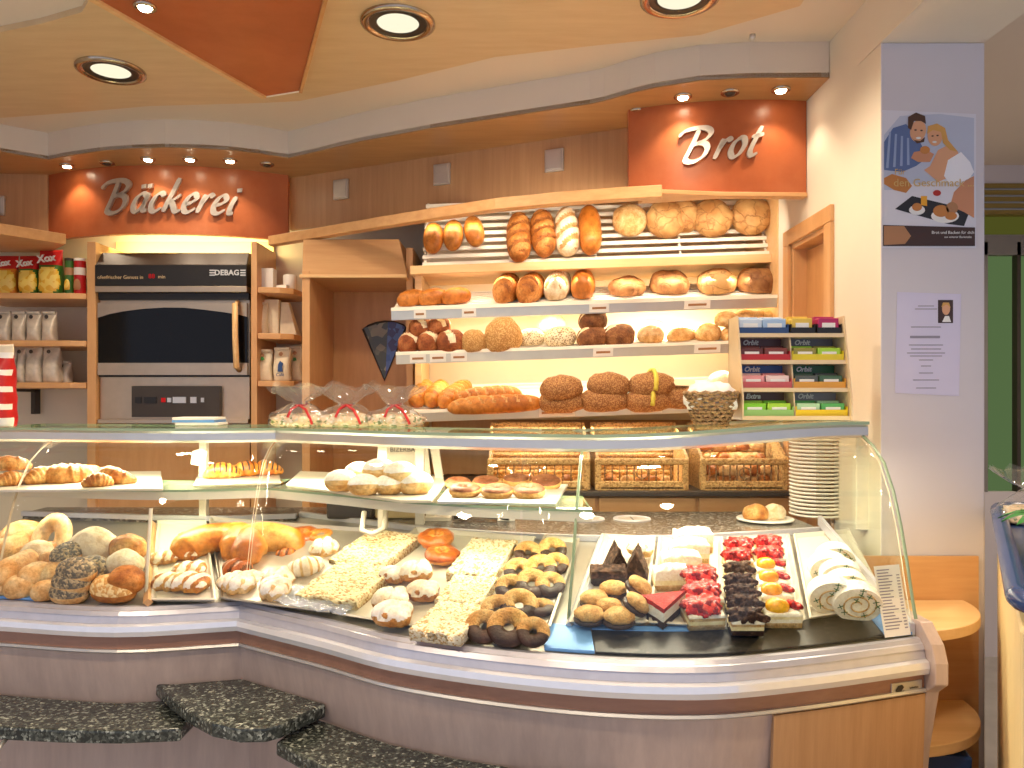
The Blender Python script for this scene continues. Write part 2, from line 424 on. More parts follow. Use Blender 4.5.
def sweep(mb, prof, xs, m=0, closed=True, mend=None, zf=None):
    """profile of (d, z) carried along the counter front: d is the set-back"""
    k = len(prof); vs, fs, ms = [], [], []
    for x in xs:
        for (d, z) in prof:
            vs.append((x, Yf(x) + d, z + (zf(x) if zf else 0)))
    for i in range(len(xs) - 1):
        for j in range(k if closed else k - 1):
            fs.append((i * k + j, (i + 1) * k + j, (i + 1) * k + (j + 1) % k, i * k + (j + 1) % k)); ms.append(m[j] if isinstance(m, list) else m)
    if closed:
        e = mend if mend is not None else (m if not isinstance(m, list) else m[0])
        fs.append(tuple(range(k))); ms.append(e)
        fs.append(tuple((len(xs) - 1) * k + j for j in range(k - 1, -1, -1))); ms.append(e)
    return mb.add(vs, fs, ms)
def smooth01(t): t = max(0, min(1, t)); return t * t * (3 - 2 * t)
def rise(x): return .03 * smooth01((x - .2) / .75)      # the counter top climbs slightly towards its right end
# sloping floor of the display
def floor_z(x, y):
    d0 = .05
    return .82 + .27 * max(0.0, y - Yf(x) - d0)
def onfloor(px, py, h=0.0, stack=0.0, clear=0.0):
    lo, hi = 1.5, 3.4
    for _ in range(40):
        mid = (lo + hi) / 2; p = at(px, py, mid)
        if p.z > floor_z(p.x, p.y) + stack + h / 2: lo = mid
        else: hi = mid
    p = at(px, py, (lo + hi) / 2); p.z -= h / 2
    if clear:
        ym = Yf(p.x) + .06 + clear
        if p.y < ym:
            p = Vector((p.x * ym / p.y, ym, 0)); p.z = floor_z(p.x, p.y) + stack
    return p
# =================================================================== THE ROOM
WX = 1.135                       # face of the right-hand wall
ZC, ZS = 2.68, 2.55              # plaster ceiling, underside of the soffit
m = MB(); m.box((0.2, 1.6, -.05), (7.0, 6.0, .1)); struct(m.build('floor', 'floor'))
m = MB(); m.box((0.2, 1.6, ZC + .05), (7.0, 6.0, .1)); struct(m.build('ceiling', 'ceil_white'))
m = MB(); m.box((-.8, 4.2, ZC / 2), (4.9, .1, ZC)); struct(m.build('wall_back', 'plaster'))
m = MB(); m.box((-3.25, 2.7, ZC / 2), (.1, 3.0, ZC)); struct(m.build('wall_left', 'plaster'))
# right wall with its doorway (y 2.80 .. 3.17, head at 2.03)
m = MB()
m.box((WX + .05, (2.55 + 2.80) / 2, ZC / 2), (.1, .25, ZC))
m.box((WX + .05, (3.17 + 4.15) / 2, ZC / 2), (.1, .98, ZC))
m.box((WX + .05, (2.80 + 3.17) / 2, (2.03 + ZC) / 2), (.1, .37, ZC - 2.03))
struct(m.build('wall_right', 'plaster'))
m = MB()      # door lining and casing
for y in (2.775, 3.195): m.box((WX - .008, y, 1.0145), (.016, .06, 2.029), 0)
m.box((WX - .008, 2.985, 2.06), (.016, .48, .06), 0)
m.box((WX + .05, 2.81, 1.01), (.1, .02, 2.02), 0); m.box((WX + .05, 3.16, 1.01), (.1, .02, 2.02), 0); m.box((WX + .05, 2.985, 2.02), (.1, .37, .02), 0)
d1 = struct(m.build('door_1', 'beech', bevel=.003))
m = MB(); m.box((WX + .07, 2.985, 1.0), (.03, .33, 2.0)); m.build('door_leaf', 'beech_dark', d1)
# pillar and the beam it carries
m = MB(); m.box(((1.1345 + 1.455) / 2, 2.485, 1.25), (.3205, .17, 2.5), [0, 0, 1, 0, 0, 0]); m.box(((1.40 + 1.462) / 2, 2.49, .56), (.062, .16, 1.12))
struct(m.build('wall_pillar', ['plaster', 'plaster_grey'], bevel=.004))  # front face grey: same paint as the sides, cooler light put into colour
m = MB(); m.box(((1.1345 + 1.455) / 2, 1.0, (2.5 + ZC) / 2), (.3205, 3.14, ZC - 2.5)); struct(m.build('wall_lintel', 'plaster'))
# next room
m = MB()
m.box((2.4, 4.3, 2.63), (2.4, .1, .1)); m.box((2.4, 4.3, .45), (2.4, .1, .9)); m.box((1.88, 4.3, 1.74), (1.36, .1, 1.68)); m.box((3.4, 4.3, 1.74), (.4, .1, 1.68))
struct(m.build('wall_far', 'plaster_grey'))
M['win_gold'] = wood('window_gold', (128, 108, 48), (156, 132, 66), .4, (.5, 12, 30), 5)
M['win_green'] = emit('green_daylit_pane', (120, 150, 96), .42)
M['win_olive'] = emit('olive_daylit_pane', (128, 130, 56), .3)
m = MB(); m.box((2.88, 4.27, 2.245), (.64, .05, .11), 0)
for i in range(5): m.box((2.88, 4.27, 2.565 - i * .036), (.64, .06, .026), 1)
m.box((2.575, 4.27, 1.58), (.03, .05, 1.36), 0); m.box((2.76, 4.27, 1.58), (.02, .05, 1.36), 2); m.box((3.18, 4.27, 1.58), (.04, .05, 1.36), 0)
w1 = struct(m.build('window_1', ['grey', 'win_gold', 'dark']))
m = MB(); m.box((2.88, 4.30, 1.55), (.62, .02, 1.3)); m.build('window_pane', 'win_green', w1)
m = MB(); m.box((2.88, 4.30, 2.36), (.62, .02, .12)); m.build('window_pane', 'win_olive', w1)
m = MB(); m.box((3.55, 2.6, ZC / 2), (.1, 3.6, ZC)); struct(m.build('wall_beyond', 'plaster_grey'))

# ------------------------------------------------------------------ ceiling cladding, soffit and fascia
zw = 2.66
wp = [(-90, 120), (0, 118), (80, 112), (150, 106), (262, 103), (300, 101), (400, 80), (495, 57), (600, 45), (700, 35), (800, 6), (850, -70), (870, -200), (150, -200), (100, -20), (82, 12), (40, 24), (0, 32), (-90, 46)]
m = MB(); m.prism([atz(a, b, zw)[:2] for a, b in wp], zw, ZC, 0)
struct(m.build('trim_1', 'ceil_wood'))
sf = [(-250, 128), (-110, 140), (0, 152), (48, 160), (70, 155.8), (100, 151.5), (132, 149), (165, 148), (200, 148.7), (230, 150.6), (260, 154), (288, 158.5), (300, 156), (360, 142), (430, 129), (520, 115), (590, 104.5), (604, 101.5), (630, 94), (655, 88), (700, 81), (750, 78.5), (813, 78)]
SF = [atz(a, b, ZS) for a, b in sf]; SF[-1].x = WX - .002
SF[0].x = -3.19
poly = [p[:2] for p in SF] + [(WX - .002, 4.14), (-3.19, 4.14)]
m = MB(); m.prism(poly, ZS, ZS + .02, 0)
struct(m.build('trim_2', 'soffit'))
m = MB(); n = len(SF)
m.prism([p[:2] for p in SF] + [(p.x, p.y + .03) for p in SF[::-1]], ZS + .004, ZC, 0)
struct(m.build('trim_3', 'ceil_white'))
# dropped orange ceiling panel with a beech edge
ot = [atz(262, 97, 2.60), atz(299, 91, 2.60)]
tri = [(-1.40, 1.95), ot[0][:2], ot[1][:2], (-.42, 1.95)]
m = MB(); m.prism(tri, 2.601, 2.63, 0)
o = m.build('ceiling_panel', ['orange']); tag(o, 'orange pointed panel hung below the wooden ceiling, edged in beech', 'ceiling panel')
m = MB()
def edge(a, b, t, z0, z1):
    a, b = Vector((a[0], a[1])), Vector((b[0], b[1])); nrm = (b - a).normalized(); nrm = Vector((-nrm.y, nrm.x)) * t
    m.prism([a, b, b + nrm, a + nrm], z0, z1, 0)
edge(tri[0], tri[1], -.02, 2.592, 2.655)
m.build('edge_strip', 'beech_light', o)
m = MB(); edge(tri[2], tri[3], .012, 2.592, 2.655); m.build('edge_strip', 'beech_dark', o)
m = MB(); edge(tri[1], tri[2], .012, 2.60, 2.655); m.build('edge_strip', 'white', o)

# panelled wall band between the two signs
PA, PB = Vector((-1.15, 4.04)), Vector((.50, 3.29))
dirn = (PB - PA).normalized(); nin = Vector((-dirn.y, dirn.x))
m = MB(); m.prism([PA, PB, PB + nin * .02, PA + nin * .02], 2.28, ZS, 0); struct(m.build('trim_4', 'panel_wood'))
m = MB(); m.prism([(-3.19, 3.92), (-2.37, 3.98), (-2.37, 4.0), (-3.19, 3.94)], 2.19, ZS, 0); struct(m.build('trim_5', 'panel_wood'))
def on_panel(px):
    k = (px - CX) / F_PX
    t = (k * PA.y - PA.x) / (dirn.x - k * dirn.y)
    return PA + dirn * t
for i, (px, py, lb) in enumerate([(342, 190, 'small square grey plate on the wood band, nearest the left sign'), (443, 175, 'small square grey plate at the middle of the wood band'), (555, 161, 'small square grey plate on the wood band, nearest the right sign'), (-3, 206, 'small square pale plate at the left edge, above the snack shelf')]):
    if px < 0: p = at(px, py, 3.965); ang = math.atan2(.05, .73); z = p.z
    else:
        q = on_panel(px); p = at(px, py, q.y); ang = math.atan2(dirn.y, dirn.x); z = p.z
    m = MB(); m.box((0, -.008, 0), (.088, .016, .098)); m.box((0, -.018, 0), (.074, .006, .084))
    tag(m.build('wall_plate', 'alu', None, (p.x, p.y - .001, z), (0, 0, ang), bevel=.003), lb, 'wall plate', 'square plates on the wood band')
# ledges
lf = [(268, 236), (300, 230.5), (380, 216.5), (440, 206.5), (495, 198), (560, 191.5), (620, 187), (662, 184.5)]
L = [atz(a, b, 2.20) for a, b in lf]
back = [PA + Vector((0, 0)), PB]
m = MB(); m.prism([p[:2] for p in L] + [(p.x + .01, p.y + .05) for p in L[::-1]], 2.155, 2.20, 0)
struct(m.build('trim_6', 'beech_h', bevel=.003))
m = MB(); m.prism([atz(-90, 212, 2.20)[:2], atz(0, 223, 2.2)[:2], atz(66, 234, 2.2)[:2], (-2.36, 3.975), (-3.05, 3.93)], 2.15, 2.20, 0)
struct(m.build('trim_7', 'beech_h', bevel=.003))
m = MB()      # beech board closing the band under the bread sign
m.prism([(L[-1].x - .02, L[-1].y + .04), (.80, 2.975), (WX - .004, 2.985), (WX - .004, 3.03), (.80, 3.02), (.5, 3.10)], 2.178, 2.195, 0)
struct(m.build('trim_8', 'beech_h', bevel=.003))

# ------------------------------------------------------------------ lettering drawn with a flat brush
GL = {
 'B': (1.18, [[(-.62, 1.18), (-.40, 1.42), (.1, 1.52), (.55, 1.48), (.78, 1.28), (.66, 1.02), (.36, .84), (.14, .80)],
              [(.30, .84), (.62, .80), (.80, .58), (.72, .24), (.40, .02), (.06, .02), (-.10, .18)], [(.22, 1.46), (.12, .95), (.02, .5), (-.10, .12)]]),
 'a': (.82, [[(.62, .72), (.40, .88), (.14, .70), (.04, .36), (.12, .08), (.30, .06), (.52, .34), (.66, .78)], [(.68, .90), (.56, .42), (.56, .10), (.74, .10)]]),
 'c': (.64, [[(.56, .74), (.44, .90), (.20, .78), (.06, .42), (.12, .10), (.32, .04), (.56, .22)]]),
 'k': (.84, [[(.40, 1.62), (.28, 1.05), (.14, .5), (.04, .02)], [(.66, .86), (.46, .66), (.22, .50)], [(.30, .54), (.46, .24), (.60, .04), (.80, .12)]]),
 'e': (.66, [[(.10, .42), (.36, .50), (.54, .70), (.42, .90), (.20, .78), (.06, .42), (.12, .10), (.34, .04), (.60, .24)]]),
 'r': (.62, [[(.22, .90), (.14, .5), (.04, .02)], [(.14, .46), (.30, .78), (.46, .90), (.58, .78)]]),
 'i': (.40, [[(.24, .90), (.12, .44), (.12, .10), (.30, .10)], [(.32, 1.12), (.29, 1.30)]]),
 'o': (.76, [[(.36, .90), (.12, .66), (.06, .28), (.22, .03), (.46, .18), (.60, .54), (.52, .84), (.34, .90), (.26, .80)]]),
 't': (.60, [[(.40, 1.36), (.26, .8), (.16, .26), (.26, .04), (.50, .16)], [(.08, .88), (.34, .94), (.58, 1.00)]]),
 'dots': (0, [[(.34, 1.12), (.31, 1.30)], [(.64, 1.14), (.61, 1.32)]]),
}
def catmull(p, sub=7):
    o = []
    for i in range(len(p) - 1):
        p0, p1, p2, p3 = p[max(0, i - 1)], p[i], p[i + 1], p[min(len(p) - 1, i + 2)]
        for k in range(sub):
            t = k / sub
            o.append(tuple(.5 * (2*p1[a] + (p2[a]-p0[a])*t + (2*p0[a]-5*p1[a]+4*p2[a]-p3[a])*t*t + (3*p1[a]-p0[a]-3*p2[a]+p3[a])*t**3) for a in (0, 1)))
    o.append(tuple(p[-1])); return o
def glyph(mb, ch, w=.10, slant=.27, dep=.35):
    adv, strokes = GL[ch]
    for st in strokes:
        pts = catmull(st); k = len(pts)
        a = R(38)
        vs, fs = [], []
        for i, (x, y) in enumerate(pts):
            q0, q1 = pts[max(0, i - 1)], pts[min(k - 1, i + 1)]
            dx, dy = q1[0] - q0[0], q1[1] - q0[1]; l = math.hypot(dx, dy) or 1
            dx, dy = dx / l, dy / l
            ww = w * (.55 + .75 * abs(dx * math.sin(a) - dy * math.cos(a)))
            if k > 10 and (i < 2 or i > k - 3): ww *= .75
            if k <= 10: ww = w * 1.1
            nx, ny = -dy * ww, dx * ww
            for sgn in (1, -1):
                X_, Y_ = x + sgn * nx, y + sgn * ny
                for zz in (0, dep): vs.append((X_ + slant * Y_, Y_, zz))
        for i in range(k - 1):
            b, c = i * 4, i * 4 + 4
            fs += [(b + 1, b + 3, c + 3, c + 1), (b, c, c + 2, b + 2), (b, b + 1, c + 1, c), (b + 2, c + 2, c + 3, b + 3)]
        fs += [(0, 2, 3, 1), ((k - 1) * 4, (k - 1) * 4 + 1, (k - 1) * 4 + 3, (k - 1) * 4 + 2)]
        mb.add(vs, fs, 0)
    return adv
def arc_panel(x0, y0, x1, y1, bulge, z0, z1, label, word, wx0, wx1, base_z, capscale):
    def P(t):
        x = x0 + (x1 - x0) * t
        return Vector((x, y0 + (y1 - y0) * t - bulge * 4 * t * (1 - t)))
    pts = [P(i / 24) for i in range(25)]
    m = MB(); m.prism([p[:] for p in pts] + [(p.x, p.y + .03) for p in pts[::-1]], z0, z1, 0)
    o = m.build('sign_panel', 'orange'); tag(o, label, 'sign')
    # letters stood off the curve
    total = 0; seq = []
    for ch in word:
        g = 'a' if ch == 'ä' else ch
        seq.append((ch, g, total)); total += GL[g][0]
    s = (wx1 - wx0) / (total + .62 - .1)
    for ch, g, off in seq:
        mb = MB(); glyph(mb, g)
        if ch == 'ä': glyph(mb, 'dots')
        xx = wx0 + (off + .62) * s
        t = (xx - x0) / (x1 - x0); p = P(t); q = P(t + .02)
        tl = mb.build('letter', 'silver', o, (p.x, p.y - .004, base_z + (off * s) * capscale), (PI / 2, 0, math.atan2(q.y - p.y, q.x - p.x)))
        tl.scale = (s, s * 1.0, s * .4)
    return o
arc_panel(-2.37, 3.99, -1.146, 3.99, .17, 2.215, ZS, 'wide orange sign on the left reading Bäckerei in silver script', 'Bäckerei', at(96, 200, 3.84).x, at(230, 200, 3.84).x, at(160, 214, 3.84).z, .0)
arc_panel(.462, 3.09, WX - .003, 3.0, .05, 2.195, ZS, 'orange sign on the right reading Brot in silver script', 'Brot', at(673, 150, 3.0).x, at(754, 150, 3.0).x, at(700, 162, 3.0).z, .06)

# ------------------------------------------------------------------ ceiling lamps
LENS = []
def downlight(px, py, label, z=zw, pos=None):
    p = Vector((pos[0], pos[1], z)) if pos else atz(px, py, z)
    e = empty('ceiling_lamp', (p.x, p.y, z), label=label, cat='lamp', group='round recessed ceiling lamps')
    m = MB(); m.lathe([(.124, 0), (.124, -.008), (.112, -.014), (.096, -.010), (.092, .0)], 40, 0, cap=False); m.build('trim_ring', 'chrome', e, smooth=True)
    m = MB(); m.lathe([(.097, -.009), (.084, -.003), (.070, -.006), (.069, -.001)], 40, 0, cap=False); m.build('shade_ring', 'dark', e, smooth=True)
    m = MB(); m.lathe([(.071, -.004), (.05, -.007), (.02, -.009), (.001, -.009)], 40, 0, cap=False); m.build('lens', 'lamp_lens', e, smooth=True)
    return p
dl = [downlight(111, 70, 'round ceiling lamp on the left, beside the orange ceiling panel'),
      downlight(398, 22, 'round ceiling lamp right of the orange ceiling panel'),
      downlight(680, -3, 'round ceiling lamp cut by the top edge, towards the right wall')]
def small_spot(px, py, z, on, label):
    p = atz(px, py, z)
    e = empty('spot_lamp', (p.x, p.y, z), label=label, cat='lamp', group='small halogen spots')
    m = MB(); m.lathe([(.034, 0), (.034, -.006), (.026, -.010), (.022, -.004)], 24, 0, cap=False); m.build('trim_ring', 'chrome', e, smooth=True)
    m = MB(); m.lathe([(.021, -.002), (.017, -.012), (.001, -.016)], 16, 0, cap=False); m.build('bulb', 'spot_lens' if on else 'dark', e, smooth=True)
    return p
sp = []
for px, py, on, lb in [(67, 165, 1, 'lit spot leftmost above the Bäckerei sign'), (107, 162.5, 0, 'unlit spot in the soffit above the Bäckerei sign, left half'), (148, 158.5, 1, 'lit spot right above the middle of the Bäckerei sign'), (190, 158.5, 1, 'lit spot above the right half of the Bäckerei sign'), (230, 160, 1, 'rightmost lit spot above the Bäckerei sign'), (267, 164, 0, 'unlit spot at the right end of the Bäckerei soffit'),
                       (637, 111, 0, 'unlit spot at the left end of the soffit over the Brot sign'), (683, 96, 1, 'lit spot above the left half of the Brot sign'), (730, 92, 0, 'unlit spot between the two lit ones above the Brot sign'), (781, 89, 1, 'lit spot above the right end of the Brot sign')]:
    p = small_spot(px, py, ZS, on, lb)
    if on: sp.append(p)
spc = small_spot(145, 6, 2.601, 1, 'lit spot set into the orange ceiling panel')
m = MB(); p = at(748, 35, 2.74); m.lathe([(.010, 0), (.012, -.012), (.006, -.02)], 12, 0)
tag(m.build('ceiling_hook', 'alu', None, (p.x, p.y - .05, zw), smooth=True), 'tiny silver fitting on the wooden ceiling above the Brot sign', 'fitting')

# =================================================================== POSTER AND NOTICE ON THE PILLAR
def pil(px, py, k=0): return at(px, py, 2.4 - .0015 - k)
e = empty('poster', pil(929, 248), label='poster of a couple having breakfast in bed, taped to the pillar', cat='poster')
pm = {'sheet': (222, 220, 228), 'pillow': (190, 196, 214), 'shirt': (92, 112, 158), 'stripe': (150, 166, 200), 'skin': (222, 164, 124), 'skin2': (206, 142, 104), 'hairb': (82, 52, 34), 'blond': (214, 160, 84), 'dress': (244, 242, 246), 'tray': (34, 34, 40), 'brownp': (64, 40, 34), 'grain': (176, 126, 86), 'red': (176, 40, 30), 'bread': (198, 128, 62), 'juice': (240, 170, 40), 'pl': (238, 236, 232), 'txt': (214, 178, 110)}
for k, c in pm.items(): M['p_' + k] = plain('print_' + k, c, .45, var=.02)
def pic(name, mat, pts, layer):
    mb = MB(); b = Vector(e.location)
    mb.plate([pil(a, c, .0004 * layer) - b for a, c in pts], (0, -1, 0), .0004)
    return mb.build(name, 'p_' + mat, e)
def ell(cx, cy, rx, ry, n=18, a=0): return [(cx + rx * math.cos(t) * math.cos(a) - ry * math.sin(t) * math.sin(a), cy + rx * math.cos(t) * math.sin(a) + ry * math.sin(t) * math.cos(a)) for t in [-2 * PI * i / n for i in range(n)]]
pic('sheet', 'sheet', [(882, 248), (976, 248), (976, 114), (882, 110)], 0)
pic('picture', 'pillow', [(884, 190), (884, 135), (900, 116), (940, 114), (974, 118), (974, 190)], 1)
pic('picture', 'sheet', [(884, 226), (890, 200), (905, 185), (940, 180), (974, 176), (974, 226)], 2)
pic('picture', 'pillow', ell(958, 134, 15, 16), 2)
pic('picture', 'shirt', [(884, 170), (884, 142), (893, 128), (906, 124), (916, 134), (924, 150), (930, 156), (916, 166), (902, 172)], 3)
for i in range(4): pic('picture', 'stripe', [(886 + i * 7, 168 - i), (889 + i * 6, 132 + i * 2), (891 + i * 6, 132 + i * 2), (888.5 + i * 7, 168 - i)], 4)
pic('picture', 'skin', ell(918, 131, 8, 11, a=.2), 4)
pic('picture', 'hairb', [(908, 128), (908, 117), (916, 112.5), (925, 116), (926, 124), (921, 121), (914, 121), (911, 130)], 5)
pic('picture', 'skin', [(924, 170), (930, 166), (938, 150), (950, 144), (958, 152), (960, 164), (952, 176), (938, 182)], 4)
pic('picture', 'skin2', [(911, 158), (914, 152), (926, 150), (934, 154), (930, 162), (918, 162)], 5)
pic('picture', 'skin', ell(935, 136, 7.5, 10), 5)
pic('picture', 'blond', [(927, 134), (928, 126), (937, 123.5), (945, 128), (948, 140), (958, 152), (950, 150), (943, 143), (941, 132), (933, 130)], 6)
pic('picture', 'hairb', [(911, 137), (914, 140), (920, 141), (925, 137), (924, 142), (917, 143.5)], 6); pic('picture', 'hairb', ell(915.5, 130, 1.3, .8), 6); pic('picture', 'hairb', ell(921.5, 130.5, 1.3, .8), 6); pic('picture', 'pl', ell(918.5, 138, 2.6, 1.1), 7); pic('picture', 'hairb', ell(932.5, 136, 1.2, .8), 6); pic('picture', 'hairb', ell(937.5, 135.5, 1.2, .8), 6); pic('picture', 'pl', ell(934.5, 142, 2.2, 1.0), 7)
pic('picture', 'bread', ell(925, 150, 5, 4), 6)
pic('picture', 'dress', [(944, 176), (948, 160), (961, 152), (970, 162), (974, 172), (968, 180), (950, 184)], 5)
pic('picture', 'skin2', [(950, 206), (954, 192), (966, 180), (974, 176), (974, 218), (964, 212)], 5)
pic('picture', 'bread', [(884, 178), (892, 174), (906, 178), (912, 186), (906, 193), (894, 190), (884, 184)], 3)
pic('picture', 'tray', [(895, 209), (912, 196), (970, 210), (964, 226), (948, 224)], 4)
pic('picture', 'pl', ell(917, 210, 8, 5), 5); pic('picture', 'bread', ell(917, 207, 5, 4), 6); pic('picture', 'juice', [(921, 205), (921, 196), (927, 196), (927, 206)], 6)
pic('picture', 'pl', ell(945, 216, 14, 7), 5); pic('picture', 'bread', ell(941, 211, 8, 6), 6); pic('picture', 'grain', ell(952, 208, 6, 6), 6); pic('picture', 'bread', ell(951, 216, 6, 4), 7)
pic('picture', 'red', ell(937, 193, 4, 3), 7)
pic('picture', 'brownp', [(883, 246), (883, 225), (975, 227.5), (975, 246)], 7)
pic('picture', 'grain', [(884, 245), (884, 226), (904, 226), (911, 236), (905, 244)], 8)
def ptext(body, px, py, h, mat, k):
    q = pil(px, py, .0004 * k)
    return text('lettering', body, h * 2.4 / 780, mat, e, q - Vector(e.location), extrude=.0002)
ptext('den Geschmack ...', 934, 183, 11, 'p_txt', 9); ptext('Für', 900, 172, 8, 'p_txt', 9)
ptext('Brot und Backen für dich', 953, 232.5, 4.2, 'p_pl', 9); ptext('aus unserer Backstube', 958, 237, 3, 'p_pl', 9)
e2 = empty('notice', pil(927, 395), label='plain white printed notice with a small portrait photo, taped below the poster', cat='notice')
M['lilac'] = plain('notice_paper', (214, 208, 230), .5, var=.02)
M['ink'] = plain('ink_grey', (150, 144, 158), .6)
def pic2(name, mat, pts, layer):
    mb = MB(); b = Vector(e2.location)
    mb.plate([pil(a, c, .0004 * layer) - b for a, c in pts], (0, -1, 0), .0004)
    return mb.build(name, mat, e2)
pic2('sheet', 'lilac', [(895, 393), (959, 396), (961, 294), (897, 292)], 0)
pic2('portrait', 'p_brownp', [(938, 323), (953, 323), (953, 300), (938, 300)], 2)
pic2('portrait', 'p_skin', ell(946, 309, 4, 6), 3); pic2('portrait', 'p_pl', [(942, 322), (945, 316), (949, 316), (951, 322)], 3)
pic2('portrait', 'p_blond', [(941.5, 307), (943, 302.5), (949, 302.5), (950.5, 308), (947, 304.5)], 4)
def nt_line(px, py, w, h=1.0): pic2('text_line', 'ink', [(px - w / 2, py + h / 2), (px + w / 2, py + h / 2), (px + w / 2, py - h / 2), (px - w / 2, py - h / 2)], 2)
for py, w in [(306, 16), (309, 22), (327, 30), (345, 34), (349, 30), (353, 38), (356, 32), (360, 14), (366, 10), (373, 14), (380, 26), (388, 20)]: nt_line(926, py, w, .9)
nt_line(925, 337, 30, 2.4)
# =================================================================== THE DISPLAY COUNTER
GP = [(.055, .818), (.085, .89), (.115, .98), (.145, 1.06), (.185, 1.14), (.235, 1.205), (.30, 1.245), (.365, 1.268)]
def pane(xs, parent):
    vs, fs, ms = [], [], []; k = len(GP); t = .006
    for x in xs:
        for s_ in (0, 1):
            for (d, z) in GP:
                vs.append((x, Yf(x) + d + s_ * t, z + rise(x) * (z - .818) / .45))
    n = len(xs)
    for i in range(n - 1):
        for j in range(k - 1):
            a = i * 2 * k + j; b = (i + 1) * 2 * k + j
            fs += [(a, b, b + 1, a + 1), (a + k, a + k + 1, b + k + 1, b + k)]; ms += [0, 0]
    for i in (0, n - 1):
        for j in range(k - 1):
            a = i * 2 * k + j; fs.append((a, a + 1, a + k + 1, a + k)); ms.append(1)
    mb = MB(); mb.add(vs, fs, ms); return mb.build('glass_pane', ['glass', 'glass_edge_w'], parent, smooth=True)

def counter(xs, label, deck_d, dgran):
    e = empty('display_counter', (0, 0, 0), label=label, cat='display counter', group=None)
    sweep_o = lambda name, prof, mat, smooth=False, zf=None, m_=0: sweep(MB(), prof, xs, m_, zf=zf).build(name, mat, e, smooth=smooth)
    sweep_o('plinth_panel', [(.10, 0), (.10, .55), (.16, .55), (.16, 0)], 'front_lam')
    sweep_o('front_panel', [(.055, .545), (.022, .70), (.05, .70), (.085, .545)], 'front_lam')
    sweep_o('trim_strip', [(.012, .698), (.006, .703), (.010, .709), (.05, .709), (.05, .698)], 'alu')
    sweep_o('brown_band', [(.018, .709), (.018, .746), (.05, .746), (.05, .709)], 'front_brown')
    sweep_o('bumper_rail', [(.012, .745), (-.006, .749), (-.010, .763), (-.006, .777), (.012, .781), (.05, .781), (.05, .745)], 'steel_bright')
    sweep_o('sill_band', [(.010, .781), (.018, .800), (.014, .801), (.022, .812), (.028, .813), (.036, .821), (.052, .821), (.052, .781)], 'steel')
    # display floor
    nd = 8; vs, fs = [], []
    for x in xs:
        d0 = .05 if x < .115 else .165
        for j in range(nd):
            d = .05 + (deck_d - .05) * j / (nd - 1)
            vs.append((x, Yf(x) + d, floor_z(x, Yf(x) + d) - .004))
        for j in range(nd):
            d = .05 + (deck_d - .05) * (nd - 1 - j) / (nd - 1)
            vs.append((x, Yf(x) + d, .77))
    k = 2 * nd
    for i in range(len(xs) - 1):
        for j in range(k): fs.append((i * k + j, (i + 1) * k + j, (i + 1) * k + (j + 1) % k, i * k + (j + 1) % k))
    fs.append(tuple(range(k))); fs.append(tuple((len(xs) - 1) * k + j for j in range(k - 1, -1, -1)))
    MB().add(vs, fs).build('display_floor', 'tray_steel', e)
    # stone ledge behind
    vs, fs = [], []
    for x in xs:
        y0 = Yf(x) + deck_d - .01
        yb = 3.02 - .12 * smooth01((x + .15) / .2); vs += [(x, y0, .955), (x, y0, .985), (x, yb, .985), (x, yb, .955)]
    for i in range(len(xs) - 1):
        for j in range(4): fs.append((i * 4 + j, (i + 1) * 4 + j, (i + 1) * 4 + (j + 1) % 4, i * 4 + (j + 1) % 4))
    fs.append((0, 1, 2, 3)); q = (len(xs) - 1) * 4; fs.append((q + 3, q + 2, q + 1, q))
    MB().add(vs, fs).build('stone_ledge', 'granite_ledge', e)
    sweep_o('back_rail', [(deck_d - .02, .975), (deck_d - .02, .992), (deck_d + .002, .992), (deck_d + .002, .975)], 'steel')
    vs = []
    # back carcass under the ledge
    vs, fs = [], []
    for x in xs:
        vs += [(x, Yf(x) + .5, 0), (x, Yf(x) + .5, .765), (x, 3.0 - .12 * smooth01((x + .15) / .2), .955), (x, 3.0 - .12 * smooth01((x + .15) / .2), 0)]
    fs = []
    for i in range(len(xs) - 1):
        for j in range(4): fs.append((i * 4 + j, (i + 1) * 4 + j, (i + 1) * 4 + (j + 1) % 4, i * 4 + (j + 1) % 4))
    fs.append((0, 1, 2, 3)); q = (len(xs) - 1) * 4; fs.append((q + 3, q + 2, q + 1, q))
    MB().add(vs, fs).build('carcass', 'dark', e)
    # top rail and the glass top it carries
    xs = list(xs) + ([XR1 + .022] if xs[-1] > 0 else [])
    sweep_o('top_rail', [(.362, 1.262), (.352, 1.27), (.352, 1.293), (.36, 1.30), (.40, 1.30), (.40, 1.262)], 'alu', zf=rise)
    sweep_o('glass_top', [(.345, 1.3005), (.345, 1.309), (.74, 1.309), (.74, 1.3005)], ['glass_green', 'glass_edge'], zf=rise, m_=[1, 0, 1, 0])
    sweep_o('light_tube', [(.415, 1.276), (.412, 1.282), (.415, 1.288), (.422, 1.288), (.425, 1.282), (.422, 1.276)], 'tube', zf=rise)
    return e
cl = counter(XSL, 'left bay of the glass display counter, holding rolls and iced strudel', .61, .05)
cr = counter(XSR, 'long curved right bay of the glass display counter, holding cakes and tarts', .655, .165)
for a, b, o in ((-1.80, -1.52, cl), (-1.516, KX - .004, cl), (KX + .004, .02, cr), (.026, XR1 - .004, cr)):
    pane(lsp(a, b, 14), o)
